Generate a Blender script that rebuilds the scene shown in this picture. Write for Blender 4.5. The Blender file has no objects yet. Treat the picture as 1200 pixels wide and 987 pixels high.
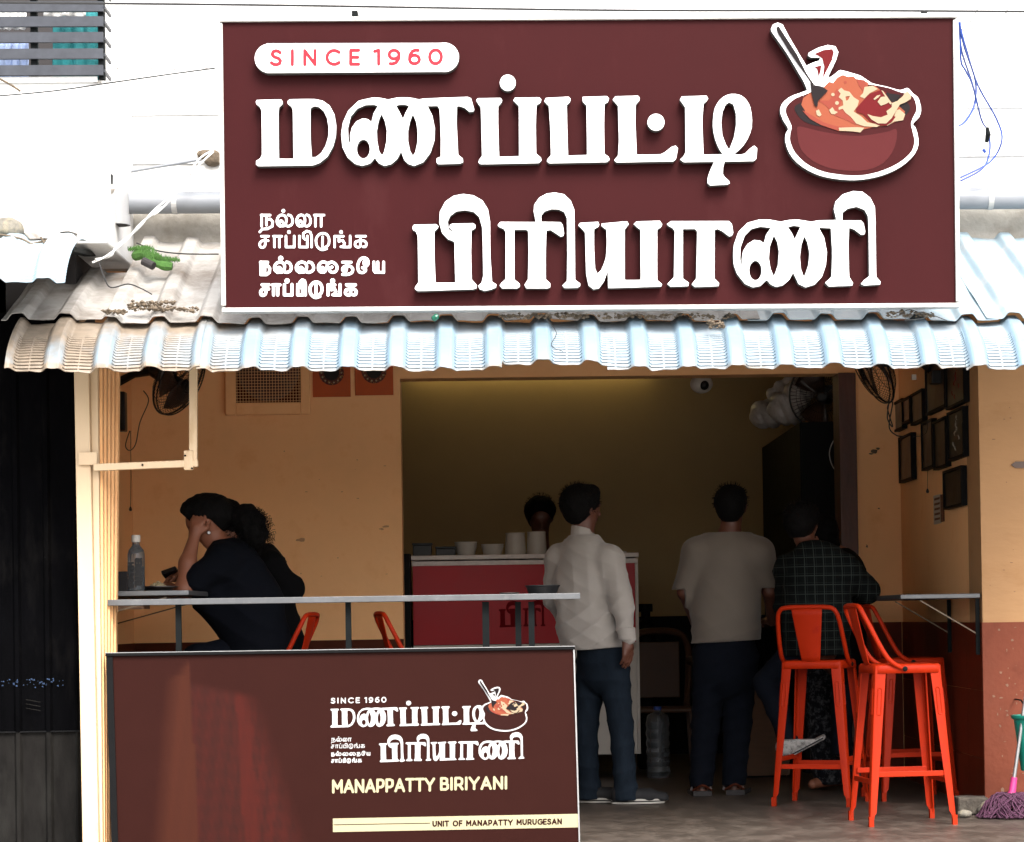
import bpy, math, random
import numpy as np
from math import sin, cos, pi, radians, sqrt
from mathutils import Vector, Matrix

# ------------------------------------------------------------------ scene, camera, world, sun
SC = bpy.context.scene
COL = SC.collection
F_PX, EYE, YAW, PITCH, ROLL = 3000.0, 0.97, 0.035, 0.020, 0.0155
_F = np.array([sin(YAW) * cos(PITCH), cos(YAW) * cos(PITCH), sin(PITCH)])
_R0 = np.array([cos(YAW), -sin(YAW), 0.0])
_U0 = np.cross(_R0, _F)
_R = _R0 * cos(ROLL) - _U0 * sin(ROLL)
_U = _U0 * cos(ROLL) + _R0 * sin(ROLL)
_CX = 600 - F_PX * _R[1] / _F[1]
_CY = 725 + F_PX * _U[1] / _F[1]
cam_data = bpy.data.cameras.new('camera')
cam = bpy.data.objects.new('camera', cam_data)
COL.objects.link(cam)
cam_data.sensor_width = 36.0
cam_data.lens = F_PX * 36 / 1200
cam_data.shift_x = (600 - _CX) / 1200
cam_data.shift_y = (_CY - 493.5) / 1200
cam_data.clip_start = 0.1
cam_data.clip_end = 500
cam.matrix_world = Matrix(((_R[0], _U[0], -_F[0], 0), (_R[1], _U[1], -_F[1], 0), (_R[2], _U[2], -_F[2], EYE), (0, 0, 0, 1)))
SC.camera = cam

world = bpy.data.worlds.new('World')
SC.world = world
world.use_nodes = True
wn = world.node_tree
sky = wn.nodes.new('ShaderNodeTexSky')
sky.sky_type = 'NISHITA'
sky.sun_disc = False
SUN_EL, SUN_AZ = radians(46), radians(162)      # azimuth clockwise from +Y
sky.sun_elevation = SUN_EL
sky.sun_rotation = SUN_AZ
sky.dust_density = 4.0
sky.air_density = 0.8
hsv = wn.nodes.new('ShaderNodeHueSaturation')
hsv.inputs['Saturation'].default_value = 0.45   # overcast: the sky is nearly white
wn.links.new(sky.outputs[0], hsv.inputs['Color'])
wn.links.new(hsv.outputs[0], wn.nodes['Background'].inputs[0])
wn.nodes['Background'].inputs[1].default_value = 0.15
sun_l = bpy.data.lights.new('sun', 'SUN')
sun_l.energy = 1.4
sun_l.angle = radians(28)
sun_l.color = (1.0, 0.955, 0.89)
sun = bpy.data.objects.new('sun', sun_l)
COL.objects.link(sun)
_sd = Vector((sin(SUN_AZ) * cos(SUN_EL), cos(SUN_AZ) * cos(SUN_EL), sin(SUN_EL)))
sun.rotation_euler = _sd.to_track_quat('Z', 'Y').to_euler()
SC.view_settings.view_transform = 'Standard'
SC.view_settings.look = 'None'
SC.view_settings.gamma = 1
SC.view_settings.exposure = 1.85

RNG = random.Random(7)
NR = np.random.default_rng(3)

# ------------------------------------------------------------------ helpers
def W(px, py, Y):
    """point at distance Y behind photo pixel (px, py)"""
    d = _F + _R * ((px - _CX) / F_PX) - _U * ((py - _CY) / F_PX)
    t = Y / d[1]
    return Vector((d[0] * t, Y, EYE + d[2] * t))

def wloc(o):
    v = Vector((0, 0, 0))
    while o:
        v += o.location
        o = o.parent
    return v

def tag(o, label=None, cat=None, group=None, kind=None):
    if label: o['label'] = label
    if cat: o['category'] = cat
    if group: o['group'] = group
    if kind: o['kind'] = kind
    return o

def thing(name, label, cat, loc=(0, 0, 0), group=None, rotz=0):
    o = bpy.data.objects.new(name, None)
    o.empty_display_size = 0.1
    COL.objects.link(o)
    o.location = loc
    o.rotation_euler = (0, 0, rotz)
    return tag(o, label, cat, group)

def link_mesh(name, me, mat, parent=None):
    o = bpy.data.objects.new(name, me)
    COL.objects.link(o)
    if mat is not None and not me.materials:
        me.materials.append(mat)
    if parent: o.parent = parent
    return o

def raw(name, verts, faces, mat, parent=None, local=False, smooth=False, mats=None, fm=None):
    """verts in world space (local=True: in the parent's space)"""
    if parent is not None and not local:
        off = wloc(parent)
        verts = [(v[0] - off.x, v[1] - off.y, v[2] - off.z) for v in verts]
    me = bpy.data.meshes.new(name)
    me.from_pydata([tuple(float(c) for c in v) for v in verts], [], [tuple(int(i) for i in f) for f in faces])
    if mats:
        for m in mats: me.materials.append(m)
        if fm is not None: me.polygons.foreach_set('material_index', fm)
    if smooth:
        me.polygons.foreach_set('use_smooth', [True] * len(me.polygons))
    me.update()
    return link_mesh(name, me, mat if not mats else None, parent)

class MB:
    """collects shapes into one mesh"""
    def __init__(s): s.v, s.f = [], []
    def add(s, vs, fs):
        n = len(s.v)
        s.v += [tuple(v) for v in vs]
        s.f += [tuple(i + n for i in f) for f in fs]
        return s
    def box(s, x0, x1, y0, y1, z0, z1):
        return s.add([(x0, y0, z0), (x1, y0, z0), (x1, y1, z0), (x0, y1, z0), (x0, y0, z1), (x1, y0, z1), (x1, y1, z1), (x0, y1, z1)],
                     [(0, 3, 2, 1), (4, 5, 6, 7), (0, 1, 5, 4), (1, 2, 6, 5), (2, 3, 7, 6), (3, 0, 4, 7)])
    def bar(s, a, b, w, h, up=(0, 0, 1), w2=None, h2=None):
        a, b = Vector(a), Vector(b)
        d = (b - a).normalized()
        u = Vector(up)
        r = d.cross(u)
        if r.length < 1e-4: r = d.cross(Vector((1, 0, 0)))
        r.normalize()
        u = r.cross(d).normalized()
        w2 = w if w2 is None else w2
        h2 = h if h2 is None else h2
        vs = []
        for p, ww, hh in ((a, w, h), (b, w2, h2)):
            for sx, sy in ((-1, -1), (1, -1), (1, 1), (-1, 1)):
                vs.append(p + r * (sx * ww / 2) + u * (sy * hh / 2))
        return s.add(vs, [(0, 1, 2, 3), (7, 6, 5, 4), (0, 4, 5, 1), (1, 5, 6, 2), (2, 6, 7, 3), (3, 7, 4, 0)])
    def tube(s, pts, r, n=8, closed=False, caps=True):
        pts = [Vector(p) for p in pts]
        N = len(pts)
        rr = r if isinstance(r, (list, tuple)) else [r] * N
        tang = []
        for i in range(N):
            a = pts[(i - 1) % N] if (closed or i > 0) else pts[0]
            b = pts[(i + 1) % N] if (closed or i < N - 1) else pts[-1]
            t = (b - a)
            tang.append(t.normalized() if t.length > 1e-9 else Vector((0, 0, 1)))
        u = tang[0].orthogonal().normalized()
        vs, fs = [], []
        for i in range(N):
            u = (u - tang[i] * u.dot(tang[i]))
            u = u.normalized() if u.length > 1e-6 else tang[i].orthogonal().normalized()
            w = tang[i].cross(u)
            for k in range(n):
                a = 2 * pi * k / n
                vs.append(pts[i] + (u * cos(a) + w * sin(a)) * rr[i])
        for i in range(N if closed else N - 1):
            j = (i + 1) % N
            for k in range(n):
                l = (k + 1) % n
                fs.append((i * n + k, i * n + l, j * n + l, j * n + k))
        if caps and not closed:
            fs.append(tuple(range(n - 1, -1, -1)))
            fs.append(tuple((N - 1) * n + k for k in range(n)))
        return s.add(vs, fs)
    def lathe(s, prof, c=(0, 0, 0), n=24, axis=(0, 0, 1), caps=True):
        """prof: (radius, height) from base up"""
        ax = Vector(axis).normalized()
        u = ax.orthogonal().normalized()
        w = ax.cross(u)
        c = Vector(c)
        vs, fs = [], []
        for r, h in prof:
            for k in range(n):
                a = 2 * pi * k / n
                vs.append(c + ax * h + (u * cos(a) + w * sin(a)) * r)
        for i in range(len(prof) - 1):
            for k in range(n):
                l = (k + 1) % n
                fs.append((i * n + k, i * n + l, (i + 1) * n + l, (i + 1) * n + k))
        if caps:
            fs.append(tuple(range(n - 1, -1, -1)))
            fs.append(tuple((len(prof) - 1) * n + k for k in range(n)))
        return s.add(vs, fs)
    def build(s, name, mat, parent=None, local=False, smooth=False, bevel=0, seg=2):
        o = raw(name, s.v, s.f, mat, parent, local)
        me = o.data
        if bevel:
            import bmesh
            bm = bmesh.new(); bm.from_mesh(me)
            bmesh.ops.bevel(bm, geom=[e for e in bm.edges if len(e.link_faces) == 2 and e.calc_face_angle(0) > 0.5], offset=bevel, segments=seg, affect='EDGES', profile=0.5, clamp_overlap=True)
            bm.to_mesh(me); bm.free()
        if smooth:
            me.polygons.foreach_set('use_smooth', [True] * len(me.polygons))
            try: me.set_sharp_from_angle(angle=radians(40))
            except Exception: pass
        return o

def crom(pts, n=8, closed=False):
    P = [Vector(p) for p in pts]
    N = len(P)
    out = []
    for i in range(N if closed else N - 1):
        p0 = P[(i - 1) % N] if (closed or i > 0) else P[0]
        p1, p2 = P[i], P[(i + 1) % N]
        p3 = P[(i + 2) % N] if (closed or i < N - 2) else P[-1]
        for k in range(n):
            t = k / n
            out.append(0.5 * ((2 * p1) + (p2 - p0) * t + (2 * p0 - 5 * p1 + 4 * p2 - p3) * t * t + (3 * p1 - p0 - 3 * p2 + p3) * t ** 3))
    if not closed: out.append(P[-1])
    return out

def copy_tree(o, parent=None):
    c = o.copy()
    COL.objects.link(c)
    c.parent = parent
    for ch in list(o.children): copy_tree(ch, c)
    return c

# ------------------------------------------------------------------ materials
def srgb(r, g, b):
    def c(v):
        v /= 255
        return v / 12.92 if v <= 0.04045 else ((v + 0.055) / 1.055) ** 2.4
    return (c(r), c(g), c(b), 1)

def ink(r, g, b, k=.42):
    return tuple(c * k for c in srgb(r, g, b)[:3]) + (1,)

def pm(name, col, rough=0.6, var=0.12, scale=6, bump=0.0, bscale=60, metal=0.0, spec=0.5, stain=None, stains=2.0, samt=0.5, stretch=(1, 1, 1), trans=0, coat=0, alpha=1, emit=None, es=0, sheen=0):
    """general paint/plaster/plastic: base colour with noise, optional second colour in patches, fine bump"""
    if name not in ('beige_paint', 'olive_wall', 'ceiling_paint', 'white_acrylic', 'white_wall', 'street_concrete', 'lamp_tube', 'beige_cotton', 'white_cotton', 'counter_red_glass'):
        col = tuple(c * .68 for c in col[:3])
        if stain: stain = tuple(c * .68 for c in stain[:3])
    m = bpy.data.materials.new(name)
    m.use_nodes = True
    nt = m.node_tree
    b = nt.nodes['Principled BSDF']
    N = nt.nodes.new
    L = nt.links.new
    tc = N('ShaderNodeTexCoord')
    mp = N('ShaderNodeMapping')
    mp.inputs['Scale'].default_value = stretch
    L(tc.outputs['Object'], mp.inputs['Vector'])
    c = tuple(col[:3]) + (1,)
    nz = N('ShaderNodeTexNoise'); nz.inputs['Scale'].default_value = scale; nz.inputs['Detail'].default_value = 6; nz.inputs['Roughness'].default_value = 0.65
    L(mp.outputs[0], nz.inputs['Vector'])
    rp = N('ShaderNodeValToRGB')
    rp.color_ramp.elements[0].position = 0.3; rp.color_ramp.elements[1].position = 0.7
    rp.color_ramp.elements[0].color = tuple(x * (1 - var) for x in c[:3]) + (1,)
    rp.color_ramp.elements[1].color = tuple(min(1, x * (1 + var)) for x in c[:3]) + (1,)
    L(nz.outputs['Fac'], rp.inputs[0])
    out = rp.outputs[0]
    if stain:
        n2 = N('ShaderNodeTexNoise'); n2.inputs['Scale'].default_value = stains; n2.inputs['Detail'].default_value = 8; n2.inputs['Roughness'].default_value = 0.7
        L(mp.outputs[0], n2.inputs['Vector'])
        r2 = N('ShaderNodeValToRGB')
        r2.color_ramp.elements[0].position = 0.62 - 0.3 * samt; r2.color_ramp.elements[1].position = 0.78 - 0.2 * samt
        L(n2.outputs['Fac'], r2.inputs[0])
        mx = N('ShaderNodeMix'); mx.data_type = 'RGBA'
        L(r2.outputs[0], mx.inputs['Factor']); L(out, mx.inputs['A'])
        mx.inputs['B'].default_value = tuple(stain[:3]) + (1,)
        out = mx.outputs['Result']
    L(out, b.inputs['Base Color'])
    rr = N('ShaderNodeMapRange'); rr.inputs['To Min'].default_value = max(0, rough - 0.08); rr.inputs['To Max'].default_value = min(1, rough + 0.08)
    L(nz.outputs['Fac'], rr.inputs['Value']); L(rr.outputs[0], b.inputs['Roughness'])
    b.inputs['Metallic'].default_value = metal
    b.inputs['Specular IOR Level'].default_value = spec
    if bump:
        n3 = N('ShaderNodeTexNoise'); n3.inputs['Scale'].default_value = bscale; n3.inputs['Detail'].default_value = 5
        L(mp.outputs[0], n3.inputs['Vector'])
        bp = N('ShaderNodeBump'); bp.inputs['Strength'].default_value = bump; bp.inputs['Distance'].default_value = 0.01
        L(n3.outputs['Fac'], bp.inputs['Height']); L(bp.outputs[0], b.inputs['Normal'])
    if trans: b.inputs['Transmission Weight'].default_value = trans; b.inputs['IOR'].default_value = 1.3
    if coat: b.inputs['Coat Weight'].default_value = coat
    if sheen: b.inputs['Sheen Weight'].default_value = sheen
    if alpha < 1: b.inputs['Alpha'].default_value = alpha
    if emit: b.inputs['Emission Color'].default_value = tuple(emit[:3]) + (1,); b.inputs['Emission Strength'].default_value = es
    return m

# ------------------------------------------------------------------ flat shapes from outlines (letters, emblem)
def _seg_d(X, Y, a, b):
    ax, ay = a; bx, by = b
    dx, dy = bx - ax, by - ay
    l2 = dx * dx + dy * dy + 1e-12
    t = np.clip(((X - ax) * dx + (Y - ay) * dy) / l2, 0, 1)
    return np.hypot(X - ax - t * dx, Y - ay - t * dy), t

def _poly_sd(X, Y, pts):
    d = np.full(X.shape, 1e9)
    ins = np.zeros(X.shape, bool)
    n = len(pts)
    for i in range(n):
        a, b = pts[i], pts[(i + 1) % n]
        d = np.minimum(d, _seg_d(X, Y, a, b)[0])
        if a[1] != b[1]:
            c = (a[1] > Y) != (b[1] > Y)
            xi = (b[0] - a[0]) * (Y - a[1]) / (b[1] - a[1]) + a[0]
            ins ^= c & (X < xi)
    return np.where(ins, -d, d)

def contours(ops, k=3.0, blur=2):
    """ops: list of (op, data...) in pixel units -> closed outlines"""
    pts = []
    for o in ops:
        if o[0] in '+-': pts += list(o[1])
        elif o[0] in 'oO': pts += [(o[1] - o[3], o[2] - o[4]), (o[1] + o[3], o[2] + o[4])]
        elif o[0] == 's': pts += [(p[0] - o[2], p[1] - o[2]) for p in o[1]] + [(p[0] + o[2], p[1] + o[2]) for p in o[1]]
    P = np.array(pts, float)
    x0, y0 = P.min(0) - 3 / k - 1
    x1, y1 = P.max(0) + 3 / k + 1
    nx, ny = int((x1 - x0) * k) + 2, int((y1 - y0) * k) + 2
    gx, gy = x0 + np.arange(nx) / k, y0 + np.arange(ny) / k
    X, Y = np.meshgrid(gx, gy)
    D = np.full(X.shape, 1e3)
    for o in ops:
        if o[0] in '+-':
            d = _poly_sd(X, Y, o[1])
            D = np.minimum(D, d) if o[0] == '+' else np.maximum(D, -d)
        elif o[0] in 'oO':
            d = (np.hypot((X - o[1]) / o[3], (Y - o[2]) / o[4]) - 1) * min(o[3], o[4])
            D = np.minimum(D, d) if o[0] == 'o' else np.maximum(D, -d)
        elif o[0] == 's':
            pp = o[1]
            for i in range(len(pp) - 1):
                a, b = pp[i], pp[i + 1]
                r = o[2] + 1e-6
                ix0, ix1 = int(max(0, (min(a[0], b[0]) - r - 2 - x0) * k)), int((max(a[0], b[0]) + r + 2 - x0) * k) + 1
                iy0, iy1 = int(max(0, (min(a[1], b[1]) - r - 2 - y0) * k)), int((max(a[1], b[1]) + r + 2 - y0) * k) + 1
                sl = (slice(iy0, iy1), slice(ix0, ix1))
                D[sl] = np.minimum(D[sl], _seg_d(X[sl], Y[sl], a, b)[0] - o[2])
    for _ in range(blur):
        E = np.pad(D, 1, mode='edge')
        D = (E[:-2, 1:-1] + E[2:, 1:-1] + E[1:-1, :-2] + E[1:-1, 2:] + 2 * E[1:-1, 1:-1]) / 6
    D[0, :] = D[-1, :] = 1; D[:, 0] = D[:, -1] = 1
    D[np.abs(D) < 1e-9] = 1e-9
    s = D < 0
    nxt = {}
    code = s[:-1, :-1] * 1 + s[:-1, 1:] * 2 + s[1:, 1:] * 4 + s[1:, :-1] * 8
    T = {1: [(3, 0)], 2: [(0, 1)], 3: [(3, 1)], 4: [(1, 2)], 5: [(3, 0), (1, 2)], 6: [(0, 2)], 7: [(3, 2)], 8: [(2, 3)], 9: [(2, 0)], 10: [(0, 1), (2, 3)], 11: [(2, 1)], 12: [(1, 3)], 13: [(1, 0)], 14: [(0, 3)]}
    jj, ii = np.nonzero((code > 0) & (code < 15))
    def key(j, i, e):
        return (j, i, 0) if e == 0 else (j, i + 1, 1) if e == 1 else (j + 1, i, 0) if e == 2 else (j, i, 1)
    for j, i in zip(jj.tolist(), ii.tolist()):
        for a, b in T[int(code[j, i])]:
            nxt[key(j, i, a)] = key(j, i, b)
    def pos(kk):
        j, i, e = kk
        if e == 0:
            a, b = D[j, i], D[j, i + 1]; t = a / (a - b)
            return (gx[i] + t / k, gy[j])
        a, b = D[j, i], D[j + 1, i]; t = a / (a - b)
        return (gx[i], gy[j] + t / k)
    out = []
    while nxt:
        st = next(iter(nxt)); cur = st; loop = []
        while cur in nxt:
            loop.append(pos(cur)); cur = nxt.pop(cur)
        if len(loop) < 6: continue
        # thin out nearly straight runs
        keep = [loop[0]]
        for i in range(1, len(loop)):
            a, p, b = keep[-1], loop[i], loop[(i + 1) % len(loop)]
            cr = abs((p[0] - a[0]) * (b[1] - a[1]) - (p[1] - a[1]) * (b[0] - a[0])) / (math.hypot(b[0] - a[0], b[1] - a[1]) + 1e-9)
            if cr > 0.035 / k * 3 or math.hypot(p[0] - a[0], p[1] - a[1]) > 8: keep.append(p)
        if len(keep) > 4: out.append(keep)
    return out

def plate(name, loops, fn, thick, mat, parent, bevel=0.0, side=None):
    """extrude outlines: fn(px,py) -> world point on the FRONT face; the body goes back (+Y) by thick"""
    cu = bpy.data.curves.new(name, 'CURVE')
    cu.dimensions = '2D'; cu.fill_mode = 'BOTH'; cu.extrude = max(1e-5, thick / 2 - bevel); cu.bevel_depth = bevel; cu.bevel_resolution = 1
    cu.offset = -bevel
    for lp in loops:
        sp = cu.splines.new('POLY'); sp.points.add(len(lp) - 1)
        for i, p in enumerate(lp):
            w = fn(p[0], p[1])
            sp.points[i].co = (w.x, w.z, 0, 1)
        sp.use_cyclic_u = True
    yf = fn(*loops[0][0]).y
    o = bpy.data.objects.new('tmp', cu)
    COL.objects.link(o)
    dg = bpy.context.evaluated_depsgraph_get()
    me = bpy.data.meshes.new_from_object(o.evaluated_get(dg))
    bpy.data.objects.remove(o); bpy.data.curves.remove(cu)
    off = wloc(parent) if parent else Vector((0, 0, 0))
    M = Matrix(((1, 0, 0, -off.x), (0, 0, -1, yf + thick / 2 - off.y), (0, 1, 0, -off.z), (0, 0, 0, 1)))
    me.transform(M)
    me.materials.clear(); me.materials.append(mat)
    if side:
        me.materials.append(side)
        for p in me.polygons:
            if abs(p.normal.y) < 0.5: p.material_index = 1
    me.name = name
    return link_mesh(name, me, None, parent)

# ------------------------------------------------------------------ bodies from distance fields
def _smin(a, b, k):
    h = np.clip(0.5 + 0.5 * (a - b) / k, 0, 1)
    return a * (1 - h) + b * h - k * h * (1 - h)

def nets(D, org, h):
    s = D < 0
    nx, ny, nz = D.shape
    c = np.zeros((nx - 1, ny - 1, nz - 1), np.int8)
    for a in (0, 1):
        for b in (0, 1):
            for d in (0, 1):
                c += s[a:nx - 1 + a, b:ny - 1 + b, d:nz - 1 + d]
    act = (c > 0) & (c < 8)
    idx = np.full(act.shape, -1, np.int64)
    I, J, K = np.nonzero(act)
    idx[I, J, K] = np.arange(len(I))
    acc = np.zeros((len(I), 3)); cnt = np.zeros(len(I))
    cor = [(a, b, d) for a in (0, 1) for b in (0, 1) for d in (0, 1)]
    for p in cor:
        for ax in range(3):
            if p[ax] == 0:
                q = list(p); q[ax] = 1
                va = D[I + p[0], J + p[1], K + p[2]]; vb = D[I + q[0], J + q[1], K + q[2]]
                m = (va < 0) != (vb < 0)
                t = np.where(m, va / (va - vb + 1e-20), 0)
                for x in range(3):
                    acc[:, x] += np.where(m, p[x] + (t if x == ax else 0), 0)
                cnt += m
    V = (acc / cnt[:, None] + np.stack([I, J, K], 1)) * h + np.array(org)
    faces = []
    for ax in range(3):
        sl0 = [slice(None)] * 3; sl1 = [slice(None)] * 3
        sl0[ax] = slice(0, -1); sl1[ax] = slice(1, None)
        a, b = s[tuple(sl0)], s[tuple(sl1)]
        cr = a != b
        E = np.nonzero(cr)
        E = [np.array(e) for e in E]
        o1, o2 = (ax + 1) % 3, (ax + 2) % 3
        ok = (E[o1] > 0) & (E[o2] > 0) & (E[o1] < act.shape[o1]) & (E[o2] < act.shape[o2])
        E = [e[ok] for e in E]
        inside = a[tuple(E)]
        def at(d1, d2):
            q = [e.copy() for e in E]; q[o1] += d1; q[o2] += d2
            return idx[tuple(q)]
        q = np.stack([at(-1, -1), at(0, -1), at(0, 0), at(-1, 0)], 1)
        q[~inside] = q[~inside][:, ::-1]
        faces.append(q)
    Fq = np.concatenate(faces)
    return V, Fq[(Fq >= 0).all(1)]

def noise3(X, Y, Z, seed, freq):
    r = np.random.default_rng(seed)
    out = 0
    for i in range(7):
        d = r.normal(size=3); d /= np.linalg.norm(d)
        out = out + np.sin((X * d[0] + Y * d[1] + Z * d[2]) * freq * r.uniform(0.7, 1.5) + r.uniform(0, 6.28))
    return out / 7

def sdf_body(name, prims, mat, parent, h=0.008, disp=None, cut=None, smooth=True):
    """prims: ('c', a, b, ra, rb, k, yaw, flat) tapered capsule, flat>1 squeezes it along its depth axis
              ('e', centre, radii, yaw, k, tilt) ellipsoid"""
    lo, hi = np.full(3, 1e9), np.full(3, -1e9)
    bb = []
    for p in prims:
        if p[0] == 'c':
            a, b, r = np.array(p[1], float), np.array(p[2], float), max(p[3], p[4])
            l, u = np.minimum(a, b) - r, np.maximum(a, b) + r
        else:
            r = max(p[2]); l, u = np.array(p[1], float) - r, np.array(p[1], float) + r
        bb.append((l, u)); lo = np.minimum(lo, l); hi = np.maximum(hi, u)
    lo -= 0.05; hi += 0.05
    n = np.ceil((hi - lo) / h).astype(int) + 1
    D = np.full(tuple(n), 0.06)
    ax = [lo[i] + np.arange(n[i]) * h for i in range(3)]
    for p, (l, u) in zip(prims, bb):
        k = p[5] if p[0] == 'c' else p[4]
        i0 = np.maximum(0, ((l - 0.045 - k - lo) / h).astype(int)); i1 = np.minimum(n, ((u + 0.045 + k - lo) / h).astype(int) + 2)
        sl = tuple(slice(i0[i], i1[i]) for i in range(3))
        X, Y, Z = np.meshgrid(*[ax[i][sl[i]] for i in range(3)], indexing='ij')
        if p[0] == 'c':
            a, b, ra, rb = np.array(p[1], float), np.array(p[2], float), p[3], p[4]
            yaw = p[6] if len(p) > 6 else 0; fl = p[7] if len(p) > 7 else 1
            x, y, z = X - a[0], Y - a[1], Z - a[2]
            e = b - a
            if fl != 1:
                c_, s_ = cos(yaw), sin(yaw)
                x, y = x * c_ + y * s_, (-x * s_ + y * c_) * fl
                e = np.array([e[0] * c_ + e[1] * s_, (-e[0] * s_ + e[1] * c_) * fl, e[2]])
            l2 = (e ** 2).sum() + 1e-12
            t = np.clip((x * e[0] + y * e[1] + z * e[2]) / l2, 0, 1)
            d = np.sqrt((x - t * e[0]) ** 2 + (y - t * e[1]) ** 2 + (z - t * e[2]) ** 2) - (ra + (rb - ra) * t)
            if fl > 1: d = d / (1 + (fl - 1) * 0.3)
        else:
            c, R, yaw = p[1], p[2], p[3]
            tl = p[5] if len(p) > 5 else 0
            x, y, z = X - c[0], Y - c[1], Z - c[2]
            c_, s_ = cos(yaw), sin(yaw)
            x, y = x * c_ + y * s_, -x * s_ + y * c_
            if tl:
                c_, s_ = cos(tl), sin(tl)
                y, z = y * c_ + z * s_, -y * s_ + z * c_
            q = np.sqrt((x / R[0]) ** 2 + (y / R[1]) ** 2 + (z / R[2]) ** 2)
            d = (q - 1) * min(R)
        D[sl] = _smin(D[sl], d, max(k, 1e-4))
    if disp or cut:
        X, Y, Z = np.meshgrid(*ax, indexing='ij')
        if disp: D = D + disp(X, Y, Z)
        if cut: D = np.maximum(D, cut(X, Y, Z))
    V, Fc = nets(D, lo, h)
    # light relax
    off = wloc(parent) if parent else Vector((0, 0, 0))
    V = V - np.array([off.x, off.y, off.z])
    me = bpy.data.meshes.new(name)
    me.from_pydata(V.tolist(), [], Fc.tolist())
    me.polygons.foreach_set('use_smooth', [smooth] * len(me.polygons))
    me.update()
    return link_mesh(name, me, mat, parent)
# ------------------------------------------------------------------ lettering data (pixel outlines of the painted sign)
def TR(o, s, ops):
    """crop coordinates -> photo pixels"""
    out = []
    for op in ops:
        if op[0] in '+-': out.append((op[0], [(o[0] + p[0] / s, o[1] + p[1] / s) for p in op[1]]))
        elif op[0] == '~': out.append(('+', [(o[0] + p.x / s, o[1] + p.y / s) for p in crom([(a, b, 0) for a, b in op[1]], 5, True)]))
        elif op[0] in 'oO': out.append((op[0], o[0] + op[1] / s, o[1] + op[2] / s, op[3] / s, op[4] / s))
        elif op[0] == 's': out.append(('s', [(o[0] + p[0] / s, o[1] + p[1] / s) for p in op[1]], op[2] / s))
    return out

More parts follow.
